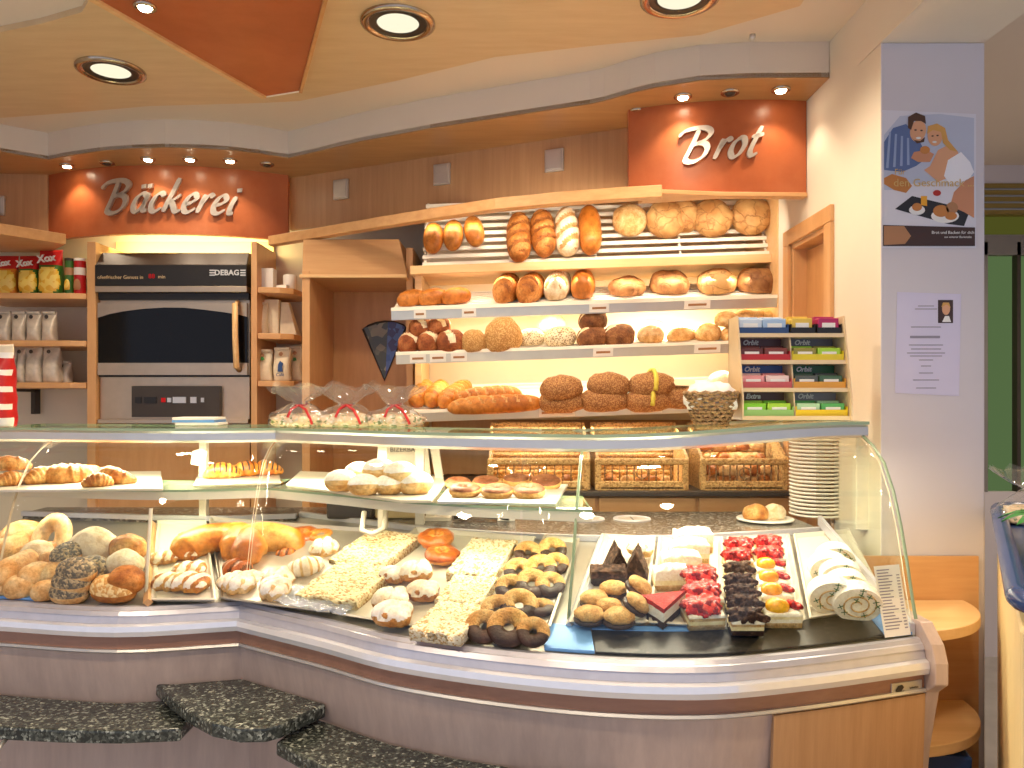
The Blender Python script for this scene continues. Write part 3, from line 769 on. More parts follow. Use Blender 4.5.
# upper glass shelf on a pale bar
def shelf(xs, o):
    sweep(MB(), [(.285, 1.088), (.285, 1.113), (.315, 1.113), (.315, 1.088)], xs).build('shelf_bar', 'white_metal', o)
    sweep(MB(), [(.280, 1.1135), (.280, 1.1205), (.56, 1.1205), (.56, 1.1135)], xs, [1, 0, 1, 0]).build('glass_shelf', ['glass_green', 'glass_edge'], o)
    sweep(MB(), [(.322, 1.096), (.320, 1.101), (.322, 1.106), (.328, 1.106), (.330, 1.101), (.328, 1.096)], xs).build('light_tube', 'tube', o)  # added glowing tube under the shelf, goes with the fill lights below
    sweep(MB(), [(.545, 1.088), (.545, 1.113), (.565, 1.113), (.565, 1.088)], xs).build('shelf_bar', 'white_metal', o)
shelf(XSL, cl); shelf(lsp(KX, .205, 24), cr)
# posts that carry shelf and top
def post(px, Y, o, w=.026, z0=.985, z1=1.30):
    x = (px - CX) * Y / F_PX
    MB().box((x, Y, (z0 + z1) / 2), (w, .03, z1 - z0)).build('post', 'white_metal', o, bevel=.003)
post(204, 2.76, cl, .026); post(383, 2.52, cr, .030); post(862, 2.50, cr, .05, .985, 1.33); post(420, 2.60, cr, .03)
m = MB(); m.tube([(-.462, 2.44, 1.05), (-.462, 2.40, 1.0), (-.43, 2.38, .99), (-.40, 2.42, 1.0), (-.40, 2.47, 1.05)], .008, 8); m.build('bracket', 'white_metal', cr, smooth=True)
# right end: side glass, wooden cheek, name plate
m = MB(); pts = []
for (d, z) in GP: pts.append(Vector((XR1 + .002, Yf(XR1) + d, z + .03 * (z - .818) / .45)))
pts += [Vector((XR1 + .002, 2.55, 1.296)), Vector((XR1 + .002, 2.55, .99)), Vector((XR1 + .002, Yf(XR1) + .60, .96))]
m.plate(pts, (1, 0, 0), .008, 0); m.build('side_glass', 'glass', cr)
m = MB(); m.tube([Vector((XR1 + .006, Yf(XR1) + d - .004, z + .03 * (z - .818) / .45)) for d, z in GP], .0045, 6); m.build('glass_rim', 'glass_edge', cr, smooth=True)
m = MB(); x0 = XR1 + .001; y = Yf(XR1)
out = [(y + .04, .86), (y - .012, .82), (y - .03, .78), (y - .03, .73), (y + .01, .70), (y + .05, .55), (y + .09, .3), (y + .10, 0), (y + .62, 0), (y + .62, .86)]
m.plate([(x0, a, b) for a, b in out], (1, 0, 0), .032, 0); m.build('end_cheek', 'front_lam', cr, bevel=.003)
m = MB(); x0 = XR1 - .012
m.hexa([(x0, y + .06, .822), (x0 + .012, y + .06, .822), (x0 + .012, 2.5, 1.0), (x0, 2.5, 1.0), (x0, y + .06, .85), (x0 + .012, y + .06, .85), (x0 + .012, 2.5, 1.03), (x0, 2.5, 1.03)])
m.build('side_rail', 'steel', cr)
# added brown facing: warmer light at far right put into colour, name plate
xs = lsp(.585, XR1, 12)
sweep(MB(), [(.050, .0), (.012, .695), (.03, .695), (.07, .0)], xs).build('warm_light_facing', 'panel_wood', cr)
p = at(906, 687.5, Yf(.945) + .016); p.y = Yf(p.x) + .016
an = math.atan2(Yf(p.x + .02) - Yf(p.x - .02), .04)
npl = MB().box((0, 0, 0), (.092, .004, .030)).build('name_plate', 'alu', cr, p, (0, 0, an), bevel=.001)
m = MB(); m.plate([(-.036, -.0025, -.003), (-.020, -.0025, -.006), (-.010, -.0025, .004), (-.016, -.0025, .010), (-.028, -.0025, .008)], (0, -1, 0), .001); m.build('emblem', 'dark', npl)
text('lettering', 'FREK', .011, 'dark', npl, (-.022, -.003, -.009), extrude=.0003, bold=.0006)
text('lettering', 'ladenbau', .0075, 'dark', npl, (.020, -.003, .0), extrude=.0003)
# glass divider between cakes and ring cookies, and its rail
m = MB(); dv = [Vector((.1355, 1.915, .862)), Vector((.150, 1.965, .99)), Vector((.164, 2.02, 1.12)), Vector((.182, 2.10, 1.235)), Vector((.192, 2.16, 1.262)), Vector((.215, 2.40, 1.262)), Vector((.20, 2.38, 1.0))]
m.plate(dv, (1, 0, 0), .006, 0); m.build('glass_divider', 'glass', cr)
m = MB(); m.tube([p + Vector((.003, -.003, 0)) for p in dv[:5]], .004, 6); m.build('divider_rim', 'glass_edge', cr, smooth=True)
a, b = onfloor(577, 628), onfloor(606, 541)
m = MB(); m.tube([a + Vector((0, 0, .012)), b + Vector((0, 0, .014))], .011, 4); m.tube([a + Vector((-.02, 0, .006)), b + Vector((-.014, 0, .008))], .008, 4)
m.build('divider_rail', 'steel', cr)
# divider between rolls and strudel
x = (147 - CX) * 2.25 / F_PX
m = MB(); m.plate([(x, 2.24, .835), (x, 2.27, 1.085), (x, 2.66, 1.085), (x, 2.66, .97)], (1, 0, 0), .006); m.build('glass_divider', 'glass', cl)
m = MB(); m.tube([(x + .003, 2.235, .83), (x + .003, 2.268, 1.085)], .005, 6); m.build('divider_rim', 'glass_edge_w', cl)
a, b = onfloor(148, 607), onfloor(152, 527)
m = MB(); m.tube([a + Vector((0, 0, .012)), b + Vector((0, 0, .012))], .013, 4); m.build('divider_rail', 'beech', cl)
# dark stone strip and blue strips, painted sky reflection, in front of the cake trays
xs = lsp(.19, .93, 22)
sweep(MB(), [(.062, .822), (.062, .8275), (.165, .8553), (.165, .85)], xs).build('stone_strip', 'granite_black', cr)
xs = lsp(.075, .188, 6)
sweep(MB(), [(.062, .822), (.062, .8290), (.165, .8568), (.165, .85)], xs).build('price_or_sky_strip', 'sky_blue', cr)
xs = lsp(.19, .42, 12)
sweep(MB(), [(.150, .8518), (.150, .8545), (.168, .8594), (.168, .856)], xs).build('price_or_sky_strip', 'sky_blue', cr)
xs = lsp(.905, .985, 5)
sweep(MB(), [(.062, .822), (.062, .8290), (.17, .8582), (.17, .85)], xs).build('price_or_sky_strip', 'sky_blue', cr)
sweep(MB(), [(.058, .821), (.058, .8275), (.085, .8350), (.085, .829)], lsp(-1.62, -1.36, 6)).build('price_or_sky_strip', 'sky_blue', cl)  # sky reflection at the left end, painted as a strip
# printed price list on the front glass
pl = empty('price_list', (.955, Yf(.955) + .05, .85), label='white printed price list stuck to the right end of the counter glass', cat='price list')
def gpt(x, z, off):
    for i in range(len(GP) - 1):
        if GP[i][1] <= z <= GP[i + 1][1]:
            t = (z - GP[i][1]) / (GP[i + 1][1] - GP[i][1]); d = GP[i][0] + t * (GP[i + 1][0] - GP[i][0]); break
    return Vector((x, Yf(x) + d - off, z))
b = pl.location
def patch(name, mat, x0, x1, z0, z1, off, n=4):
    mb = MB(); vs = []; fs = []
    for i in range(n):
        z = z0 + (z1 - z0) * i / (n - 1)
        for o_ in (off, off - .0006): vs += [gpt(x0, z, o_) - b, gpt(x1, z, o_) - b]
    for i in range(n - 1):
        a_, c_ = i * 4, i * 4 + 4
        fs += [(a_, a_ + 1, c_ + 1, c_), (a_ + 2, c_ + 2, c_ + 3, a_ + 3)]
    mb.add(vs, fs).build(name, mat, pl)
patch('sheet', 'white', .902, .978, .825, .985, .0015)
for i in range(20):
    z = .975 - i * .007
    patch('text_line', 'ink', .908, .908 + .03 + .022 * rnd.random(), z - .0012, z + .0012, .0026, 2)
    if i > 1: patch('text_line', 'ink', .964, .973, z - .0012, z + .0012, .0026, 2)

# stone bag shelves along the front
def slab(pts, z1, t, label):
    m = MB(); m.prism(pts, z1 - t, z1, 0)
    return tag(m.build('bag_shelf', 'granite_dark', bevel=.006), label, 'shelf', 'stone shelves along the counter front')
zg = .55
fl = [atz(a, b, zg) for a, b in [(-60, 722), (0, 727), (60, 730), (120, 731), (180, 728.5)]]
bk = [(p.x, Yf(p.x) + .045) for p in [Vector((x, 0, 0)) for x in (-.86, -1.1, -1.3, -1.5, -1.8)]]
slab([p[:2] for p in fl] + bk, zg, .035, 'long dark speckled stone shelf on the front left')
zg2 = .562
cn = [atz(a, b, zg2) for a, b in [(155, 696), (172, 712), (190, 726), (212, 738), (240, 744), (266, 743.5), (282, 739), (304, 728), (326, 718)]]
slab([p[:2] for p in cn] + [(-.50, Yf(-.5) + .04), (-.64, Yf(-.64) + .04), (-.776, Yf(-.776) + .04), (-.95, Yf(-.95) + .04)], zg2 + .037, .036, 'rounded stone shelf in the inner corner of the counter')
fr = [atz(a, b, zg) for a, b in [(276, 742), (300, 755), (330, 769), (380, 790), (430, 800), (520, 810), (600, 812)]]
bk2 = [(x, Yf(x) + .045) for x in (.24, .1, 0, -.15, -.3, -.42, -.55)]
slab([p[:2] for p in fr] + bk2, zg, .035, 'dark stone shelf running off the bottom edge, right of the corner')
m = MB(); p = at(3, 731, 2.02); m.tube([(p.x, 2.03, .5155), (p.x, 1.98, .50), (p.x, 1.98, .48), (p.x, 2.0, .475)], .006, 8)
tag(m.build('bag_hook', 'alu', smooth=True), 'small metal bag hook under the stone shelf at the left edge', 'hook')

# wooden corner unit with quarter-round shelves
e = empty('corner_shelf', (1.044, 2.385, 0), label='beech corner unit with quarter-round shelves against the pillar', cat='shelf')
m = MB(); m.box((.19, .004, .46), (.384, .012, .925)); m.build('back_panel', 'beech_h', e)
m = MB(); m.box((.001, -.19, .40), (.012, .38, .80)); m.build('side_panel', 'beech', e)
for z in (.79, .485, .15):
    arc = [(.008 + .325 * math.cos(t), -.004 - .325 * math.sin(t)) for t in [PI / 2 * i / 20 for i in range(21)]]
    m = MB(); m.prism([(.008, -.004)] + arc, z - .03, z, 0); m.build('shelf_board', 'beech_light', e, bevel=.003)
p = at(955, 760, 2.2)
m = MB(); m.hexa([(1.17, 2.15, .152), (1.30, 2.12, .152), (1.33, 2.25, .152), (1.2, 2.28, .152), (1.165, 2.145, .43), (1.305, 2.115, .43), (1.335, 2.255, .43), (1.195, 2.285, .43)])
tag(m.build('carton', 'blue_plastic', None, (-.055, 0, 0), bevel=.006), 'blue carton on the lowest board of the corner unit', 'carton')

# cream chest with a blue tub at the right edge
A, B = Vector((1.510, 2.45)), Vector((.82, 1.28)); u = (B - A).normalized(); v = Vector((-u.y, u.x))
if v.x < 0: v = -v
def cpt(s, t, z): q = A + u * s + v * t; return (q.x, q.y, z)
Ls = (B - A).length
e = empty('sales_chest', (A.x, A.y, 0), label='cream chest with a blue rimmed tub on top, at the right edge', cat='chest')
def hx(s0, s1, t0, t1, z0, z1): return [Vector(cpt(*k)) - e.location for k in ((s0, t0, z0), (s1, t0, z0), (s1, t1, z0), (s0, t1, z0), (s0, t0, z1), (s1, t0, z1), (s1, t1, z1), (s0, t1, z1))]
MB().hexa(hx(0, Ls, .012, .6, .0, 1.03)).build('body', 'cream_paint', e, bevel=.012)
rim = []
for (cs, ct, a0) in ((.07, .07, PI), (Ls - .07, .07, 1.5 * PI), (Ls - .07, .53, 0), (.07, .53, PI / 2)):
    for i in range(6):
        g = a0 + (PI / 2) * i / 5
        rim.append(Vector(cpt(cs + .07 * math.cos(g), ct + .012 + .07 * math.sin(g), 1.065)) - e.location)
MB().tube(rim, .020, 12, closed=True).build('tub_rim', 'blue_plastic', e, smooth=True)
MB().hexa(hx(.02, Ls - .02, .03, .58, 1.025, 1.05)).build('tub_floor', 'blue_plastic', e)
# =================================================================== BAKERY GOODS: one of each kind, copied into place
def sg(v, p): return math.copysign(abs(v) ** p, v)
def blob(name, mats, l, w, h, ex=2.4, nu=36, nv=24, flat=.55, disp=None, mfn=None, nz=.04, ns=14, seed=0, bend=0, link=False):
    sd = Vector((seed * 3.1, seed * 1.7, seed * 2.3)); vs = []
    for i in range(nu):
        u = .002 + .996 * i / (nu - 1); xr = -math.cos(PI * u); r = max(0.0, 1 - abs(xr) ** ex) ** (1 / 2.0)
        for j in range(nv):
            g = 2 * PI * j / nv
            y, z = math.cos(g) * r, math.sin(g) * r
            k = 1 + (disp(xr, g) if disp else 0)
            p = Vector((xr * l / 2, y * w / 2 * k, z * h / 2 * k))
            p *= 1 + nz * noise.noise(p * ns + sd) + .45 * nz * noise.noise(p * ns * 2.7 + sd)
            if p.z < -flat * h / 2: p.z = -flat * h / 2
            p.z = (p.z + flat * h / 2) * 2 / (1 + flat)
            if bend: p.y += bend * (xr * xr - .5) * l
            vs.append(p)
    fs, ms = [], []
    for i in range(nu - 1):
        for j in range(nv):
            fs.append((i * nv + j, (i + 1) * nv + j, (i + 1) * nv + (j + 1) % nv, i * nv + (j + 1) % nv))
            ms.append(mfn(-math.cos(PI * (i + .5) / (nu - 1)), 2 * PI * (j + .5) / nv) if mfn else 0)
    fs.append(tuple(range(nv))); ms.append(0); fs.append(tuple((nu - 1) * nv + j for j in range(nv - 1, -1, -1))); ms.append(0)
    o = MB().add(vs, fs, ms).build(name, mats, smooth=True, link=link); o['h'] = h; o['rad'] = w / 2; return proto(o)
def ns3(x, g): return noise.noise(Vector((x * 2.6, math.cos(g) * 2.2, math.sin(g) * 2.2 + 7)))
def slashes(n, wd=.36, tilt=.35, lo=.15):
    def is_(xr, g): 
        t = xr * n / 2 + tilt * math.cos(g) + .5
        return math.sin(g) > lo and (t % 1.0) < wd and abs(xr) < .86
    return (lambda xr, g: -.055 if is_(xr, g) else .02), (lambda xr, g: 1 if is_(xr, g) else 0)

d5, m5 = slashes(5); d4, m4 = slashes(4, .42, .5); d6, m6 = slashes(6, .3)
P = {}
P['loaf_slash'] = blob('bread_loaf', ['crust', 'score_brown'], .25, .108, .10, 3.2, 60, 28, disp=d5, mfn=m5, seed=1)
P['loaf_flour'] = blob('bread_loaf', ['flour', 'score'], .25, .108, .10, 3.2, 60, 28, disp=d4, mfn=m4, seed=2)
P['loaf_plain'] = blob('bread_loaf', ['crust_smooth'], .25, .108, .10, 3.4, 40, 24, seed=3, nz=.03)
P['loaf_rough'] = blob('bread_loaf', ['seed_dark'], .25, .11, .10, 3.2, 40, 24, seed=4, nz=.08, ns=30)
P['small_roll'] = blob('bread_roll', ['crust_smooth'], .15, .082, .07, 2.4, 30, 20, seed=5, disp=lambda x, g: -.08 if abs(math.cos(g)) < .12 and math.sin(g) > 0 and abs(x) < .7 else 0)
P['round_rye'] = blob('round_loaf', ['rye'], .20, .20, .12, 2.1, 40, 36, seed=6, nz=.09, ns=18)
P['round_brown'] = blob('round_loaf', ['rye_brown'], .20, .19, .11, 2.1, 40, 36, seed=7, nz=.12, ns=16)
P['round_pale'] = blob('round_loaf', ['crust_pale'], .19, .19, .11, 2.1, 40, 30, seed=8, nz=.06)
P['seed_loaf'] = blob('bread_loaf', ['seed'], .17, .13, .14, 2.4, 36, 26, seed=9, nz=.08, ns=20)
P['grain_oval'] = blob('bread_loaf', ['seed_dark'], .21, .13, .09, 2.6, 36, 26, seed=10, nz=.10, ns=24)
dd, mm = slashes(2, .4, .25)
P['rustic'] = blob('bread_loaf', ['crust_rust', 'flour'], .16, .11, .10, 2.4, 44, 28, disp=dd, mfn=mm, seed=11, nz=.08)
P['dark_slash'] = blob('bread_loaf', ['crust_dark', 'flour'], .16, .11, .09, 2.3, 48, 28, seed=12, nz=.06,
                       disp=lambda x, g: .06 if math.sin(g) > .2 and -.1 < math.cos(g) < .45 else 0, mfn=lambda x, g: 1 if math.sin(g) > .3 and -.05 < math.cos(g) - .25 * x < .30 else 0)
P['twist'] = blob('plaited_loaf', ['bun_gold'], .30, .085, .08, 4, 70, 24, seed=13, disp=lambda x, g: .16 * abs(math.sin(PI * 3.2 * x + g * 1.0)) - .08)
P['baguette'] = blob('baguette', ['crust_smooth', 'score'], .50, .088, .075, 3.4, 80, 22, seed=14, disp=slashes(8, .3, .4, .45)[0], mfn=slashes(8, .26, .4, .55)[1], nz=.03)
P['flour_seed'] = blob('bread_loaf', ['flour_seed'], .15, .12, .085, 2.3, 34, 24, seed=60, nz=.08)
P['poppy'] = blob('poppy_seed_roll', ['poppy', 'crust_pale'], .105, .072, .055, 2.3, 34, 24, seed=15, disp=lambda x, g: -.10 if abs(math.cos(g)) < .16 and math.sin(g) > 0 and abs(x) < .75 else .02, mfn=lambda x, g: 1 if math.sin(g) < -.05 else 0)
CR = lambda x, g: -.12 * math.exp(-((math.cos(g) + .25 * x) / .14) ** 2) if math.sin(g) > 0 and abs(x) < .8 else 0
P['roll'] = blob('bread_roll', ['crust_pale'], .085, .066, .056, 2.1, 36, 28, seed=16, nz=.12, ns=22, disp=CR)
P['roll_gold'] = blob('bread_roll', ['butter'], .09, .07, .055, 2.1, 36, 28, seed=17, nz=.13, ns=22, disp=CR)
P['roll_flour'] = blob('bread_roll', ['flour'], .10, .082, .06, 2.1, 36, 28, seed=18, nz=.13, ns=22, disp=CR)
P['roll_sesame'] = blob('sesame_roll', ['sesame', 'crust'], .115, .075, .055, 2.6, 34, 22, seed=19, mfn=lambda x, g: 1 if math.sin(g) < -.05 else 0)
P['roll_kaiser'] = blob('crusty_roll', ['crust'], .095, .09, .058, 2.1, 34, 28, seed=20, disp=lambda x, g: .06 * math.cos(5 * g), nz=.08)
P['long_pale'] = blob('bread_roll', ['crust_pale'], .17, .075, .065, 2.6, 40, 28, seed=21, nz=.12, disp=CR)

def ring(name, mats, R0, r0, n=28, k=12, mfn=None, sq=.8, seed=0, amp=.06, rad=None):
    vs, fs, ms = [], [], []
    for i in range(n):
        a = 2 * PI * i / n
        for j in range(k):
            g = 2 * PI * j / k; rr = r0 * (1 + amp * noise.noise(Vector((math.cos(a) * 2, math.sin(a) * 2, g + seed)))) * (rad(a) if rad else 1)
            vs.append(((R0 + rr * math.cos(g)) * math.cos(a), (R0 + rr * math.cos(g)) * math.sin(a), r0 * sq + rr * sq * math.sin(g)))
    for i in range(n):
        for j in range(k):
            fs.append((i * k + j, ((i + 1) % n) * k + j, ((i + 1) % n) * k + (j + 1) % k, i * k + (j + 1) % k))
            ms.append(mfn((i + .5) / n, (j + .5) / k) if mfn else 0)
    o = MB().add(vs, fs, ms).build(name, mats, smooth=True, link=False); o['h'] = 2 * r0 * sq; o['rad'] = R0 + r0; return proto(o)
P['ring_bread'] = ring('bread_ring', ['butter_pale'], .048, .026, sq=.9)
P['ring_cookie'] = ring('ring_cookie', ['cookie', 'choc'], .026, .0165, 40, 14, mfn=lambda a, g: 1 if .53 < a < .97 else 0, sq=.72, rad=lambda a: 1 + .07 * math.sin(20 * a))
P['pretzel'] = ring('sweet_ring', ['bun_gold'], .045, .026, sq=.9, amp=.2)
P['iced_cookie'] = ring('iced_ring_cookie', ['cookie', 'choc_glaze'], .024, .021, 32, 14, mfn=lambda a, g: 1 if .05 < g < .46 else 0, sq=.78)
P['orange_ring'] = ring('glazed_pastry', ['bun_gold', 'bun_red'], .028, .024, 32, 14, mfn=lambda a, g: 1 if g < .3 else 0, sq=.7, amp=.25)

def croissant(name, mats, span, r0, ridges=7, mfn=None, arc=PI * .95, seed=0, fl=.8):
    n = 56; Rr = span / 2 / math.sin(min(arc / 2, PI / 2)); path, rad = [], []
    for i in range(n):
        t = i / (n - 1); a = -arc / 2 + arc * t
        env = math.sin(PI * (.06 + .88 * t)) ** .75
        saw = (abs(t - .5) * 2 * ridges / 2) % 1.0
        path.append((Rr * math.sin(a), -Rr * math.cos(a) + Rr * .75, r0 * env * fl * .9))
        rad.append(r0 * env * (1 + .16 * (1 - saw) - .08))
    mb = MB(); mb.tube(path, rad, 16, mfn=mfn)
    mb.v = [(x, y, max(0.0, z)) for x, y, z in mb.v]
    o = mb.build(name, mats, smooth=True, link=False); o['h'] = r0 * 1.8 * fl; o['rad'] = .04; return proto(o)
P['croissant'] = croissant('croissant', ['butter'], .125, .034)
P['croissant_big'] = croissant('croissant', ['butter'], .135, .036, 9, arc=PI * .85)
P['croissant_straight'] = croissant('croissant', ['butter'], .115, .033, 9, arc=PI * .25)
P['choc_croissant'] = croissant('chocolate_croissant', ['bun_gold', 'choc'], .135, .036, 7, mfn=lambda t, g: 1 if (t * 9) % 1 < .28 and math.sin(g) > -.1 else 0, arc=PI * .45)
P['almond_bow'] = croissant('sweet_crescent', ['icing', 'butter_pale'], .085, .028, 7, mfn=lambda t, g: 1 if (t * 8) % 1 < .22 else 0, arc=PI * .9)

# big golden yeast crescents: thick bent roll
def bent(name, mats, pts, rads, n=18, fl=.85):
    pp, rr = [], []; k = len(pts)
    for i in range(k - 1):
        for s_ in range(8):
            t = s_ / 8; p0, p1, p2, p3 = [Vector(pts[max(0, min(k - 1, q))]) for q in (i - 1, i, i + 1, i + 2)]
            pp.append(.5 * (2 * p1 + (p2 - p0) * t + (2 * p0 - 5 * p1 + 4 * p2 - p3) * t * t + (3 * p1 - p0 - 3 * p2 + p3) * t ** 3)); rr.append(rads[i] * (1 - t) + rads[i + 1] * t)
    pp.append(Vector(pts[-1])); rr.append(rads[-1])
    mb = MB(); mb.tube(pp, rr, n); mb.v = [(x, y, max(0, z * fl)) for x, y, z in mb.v]
    o = mb.build(name, mats, smooth=True, link=False); o['h'] = max(rads) * 1.8 * fl; o['rad'] = .05; return proto(o)
P['crescent_big'] = bent('yeast_crescent', ['bun_gold'], [(-.105, -.035, .014), (-.095, -.005, .03), (-.05, .025, .036), (.0, .03, .04), (.035, .01, .042), (.03, -.035, .036), (.015, -.065, .016)], [.012, .042, .046, .040, .046, .042, .014])
P['crescent_fold'] = bent('yeast_crescent', ['bun_gold'], [(.085, -.02, .012), (.07, .01, .034), (.02, .03, .042), (-.02, .02, .044), (-.025, -.03, .036), (-.015, -.06, .014)], [.010, .038, .046, .048, .042, .014])
P['brown_swirl'] = blob('cinnamon_swirl', ['bun_red', 'choc_glaze'], .10, .08, .05, 2.1, 36, 26, seed=31, disp=lambda x, g: .08 * math.sin(9 * x + 2 * g), mfn=lambda x, g: 1 if math.sin(9 * x + 2 * g) < -.5 else 0)

P['strudel'] = blob('strudel_piece', ['butter', 'icing'], .10, .07, .04, 4, 90, 50, seed=32, disp=lambda x, g: .09 * math.cos(9 * x + 1.4 * g), mfn=lambda x, g: 1 if math.sin(g) > .1 + .3 * ns3(x, g) and math.cos(9 * x + 1.4 * g) + .9 * ns3(x, g) > -.45 else 0, nz=.16, ns=34)
P['sugar_bun'] = blob('iced_bun', ['butter_pale', 'icing'], .092, .078, .05, 2.3, 90, 60, seed=33, disp=lambda x, g: .13 * abs(math.cos(4 * x + 1.3 * g)) - .06, mfn=lambda x, g: 1 if math.sin(g) > .1 + .5 * ns3(x, g) and abs(math.cos(4 * x + 1.3 * g)) + .8 * ns3(x, g) > .28 else 0, nz=.14, ns=30)
P['danish'] = blob('curd_pastry', ['butter', 'icing'], .088, .076, .042, 3.6, 90, 56, seed=34, disp=lambda x, g: (-.16 if abs(x - .35 * math.cos(g)) < .16 else .04) if math.sin(g) > .2 else 0, mfn=lambda x, g: 1 if math.sin(g) > .35 + .8 * ns3(x, g) else 0, nz=.16, ns=30)
P['berliner'] = blob('sugared_doughnut', ['dough_side', 'sugar', 'butter_pale'], .094, .094, .058, 2.05, 34, 30, flat=.8, seed=35, mfn=lambda x, g: 1 if math.sin(g) * (1 - x * x) ** .5 > .12 else (2 if math.sin(g) * (1 - x * x) ** .5 > -.12 else 0), nz=.03)

def cake_block(name, mats, l, w, h, tt=.012, amp=.004, ns=60, seed=0, layers=None, nl=30, nw=22, round_=.0, dome=0.0):
    """mats[0] top, then the side layers from the top down; layers: heights as fractions"""
    zs = [0] + [h * q for q in (layers or [])] + [h - tt]
    per = [(i, 0) for i in range(nl)] + [(nl - 1, j) for j in range(1, nw)] + [(i, nw - 1) for i in range(nl - 2, -1, -1)] + [(0, j) for j in range(nw - 2, 0, -1)]
    sd = Vector((seed, seed * 2.7, seed * .7)); vs, fs, ms = [], [], []
    def xy(i, j): return (-l / 2 + l * i / (nl - 1), -w / 2 + w * j / (nw - 1))
    for i in range(nl):
        for j in range(nw):
            x, y = xy(i, j); e = min(i, nl - 1 - i, j, nw - 1 - j)
            z = h + amp * noise.noise(Vector((x, y, 0)) * ns + sd) - (.003 if e == 0 else 0) + dome * (1 - (2 * x / l) ** 2) * (1 - (2 * y / w) ** 2)
            vs.append((x, y, z))
    for i in range(nl - 1):
        for j in range(nw - 1): fs.append((i * nw + j, (i + 1) * nw + j, (i + 1) * nw + j + 1, i * nw + j + 1)); ms.append(0)
    b0 = len(vs); np_ = len(per)
    rings = [[i * nw + j for i, j in per]]
    for z in zs[::-1]:
        rings.append(list(range(len(vs), len(vs) + np_)))
        for i, j in per:
            x, y = xy(i, j); q = 1 + .012 * noise.noise(Vector((x * 80, y * 80, z * 60)) + sd); vs.append((x * q, y * q, z))
    for a in range(len(rings) - 1):
        for k in range(np_):
            fs.append((rings[a][k], rings[a + 1][k], rings[a + 1][(k + 1) % np_], rings[a][(k + 1) % np_])); ms.append(min(a, len(mats) - 1))
    fs.append(tuple(rings[-1][::-1])); ms.append(len(mats) - 1)
    o = MB().add(vs, fs, ms).build(name, mats, smooth=True, link=False); o['h'] = h; o['rad'] = w / 2; return proto(o)
P['nut_base'] = None
def cookie_two():
    o = blob('nut_biscuit', ['choc'], .075, .062, .024, 2.2, 30, 26, flat=.9, seed=36)
    t = blob('biscuit_top', ['cookie'], .073, .060, .026, 2.1, 30, 24, flat=.5, seed=37, nz=.14, ns=50); PROTO.remove(t)
    t.parent = o; t.location = (0, 0, .018); o['h'] = .04; return o
P['biscuit'] = cookie_two()
def berry_tart():
    o = cake_block('red_fruit_square', ['cream', 'sponge', 'cream_y', 'sponge'], .085, .075, .038, .008, .002, layers=[.35, .6], nl=12, nw=12)
    t = blob('berry_topping', ['berry'], .090, .080, .032, 3.2, 36, 28, flat=.5, seed=38, nz=.30, ns=60); PROTO.remove(t)
    t.parent = o; t.location = (0, 0, .032); o['h'] = .06; return o
P['berry'] = berry_tart()
def choc_square():
    o = cake_block('chocolate_curl_square', ['cream', 'sponge', 'cream_y', 'sponge_dark'], .072, .062, .036, .008, .002, layers=[.35, .6], nl=12, nw=12)
    t = blob('chocolate_curls', ['choc_crust'], .078, .066, .026, 3.2, 44, 30, flat=.5, seed=39, nz=.5, ns=75); PROTO.remove(t)
    t.parent = o; t.location = (0, 0, .031); o['h'] = .055; return o
P['choc_sq'] = choc_square()
def peach_square():
    o = cake_block('peach_square', ['cream', 'cream_y', 'cream', 'sponge'], .078, .062, .036, .008, .002, layers=[.35, .6], nl=12, nw=12)
    t = blob('peach_half', ['peach'], .052, .052, .026, 2.1, 30, 22, flat=.4, seed=40); PROTO.remove(t); t.parent = o; t.location = (-.010, -.002, .034)
    t = blob('berry_row', ['berry'], .050, .020, .016, 2.6, 26, 16, flat=.5, seed=41, nz=.3, ns=90); PROTO.remove(t); t.parent = o; t.location = (.026, .006, .035); t.rotation_euler = (0, 0, R(-50))
    o['h'] = .055; return o
P['peach_sq'] = peach_square()
P['crumb_cake'] = cake_block('crumble_cake_piece', ['crumb', 'crumb', 'cake_side'], .12, .14, .030, .004, .007, 90, 1)
P['almond_cake'] = cake_block('almond_cake_piece', ['almond', 'almond', 'cake_side'], .14, .20, .030, .004, .006, 80, 2)
P['cream_slice'] = cake_block('cream_slice', ['cream', 'cream', 'cream_y', 'sponge', 'cream_y'], .14, .042, .060, .014, .006, 50, 3, layers=[.3, .55], dome=.014)
P['choc_slab'] = cake_block('chocolate_slice', ['choc_crust', 'choc_crust', 'choc', 'choc_crust'], .10, .045, .045, .012, .006, 90, 4, layers=[.5])
def wedge(name, mats, l, w, h, seed=0, layers=(.3, .6), amp=.003):
    """triangular slice lying flat: point towards -x; layers from the bottom"""
    zs = [0] + [h * q for q in layers] + [h]; out = []
    N_ = 14
    for i in range(N_): out.append((-l / 2 + l * i / N_, -w / 2 * i / N_))
    for i in range(N_): out.append((l / 2, -w / 2 + w * i / N_))
    for i in range(N_): out.append((l / 2 - l * i / N_, w / 2 - w / 2 * i / N_))
    n = len(out); vs, fs, ms = [], [], []
    for z in zs:
        for x, y in out:
            q = 1 + .03 * noise.noise(Vector((x * 90, y * 90, z * 90 + seed))); vs.append((x * q, y * q, z))
    for a in range(len(zs) - 1):
        for k in range(n): fs.append((a * n + k, a * n + (k + 1) % n, (a + 1) * n + (k + 1) % n, (a + 1) * n + k)); ms.append(a)
    fs.append(tuple(range(n - 1, -1, -1))); ms.append(0)
    c = len(vs); vs.append((l * .18, 0, h + amp)); base = (len(zs) - 1) * n
    for k in range(n): fs.append((base + k, base + (k + 1) % n, c)); ms.append(len(mats) - 1)
    o = MB().add(vs, fs, ms).build(name, mats, link=False); o['h'] = h; o['rad'] = .06; return proto(o)
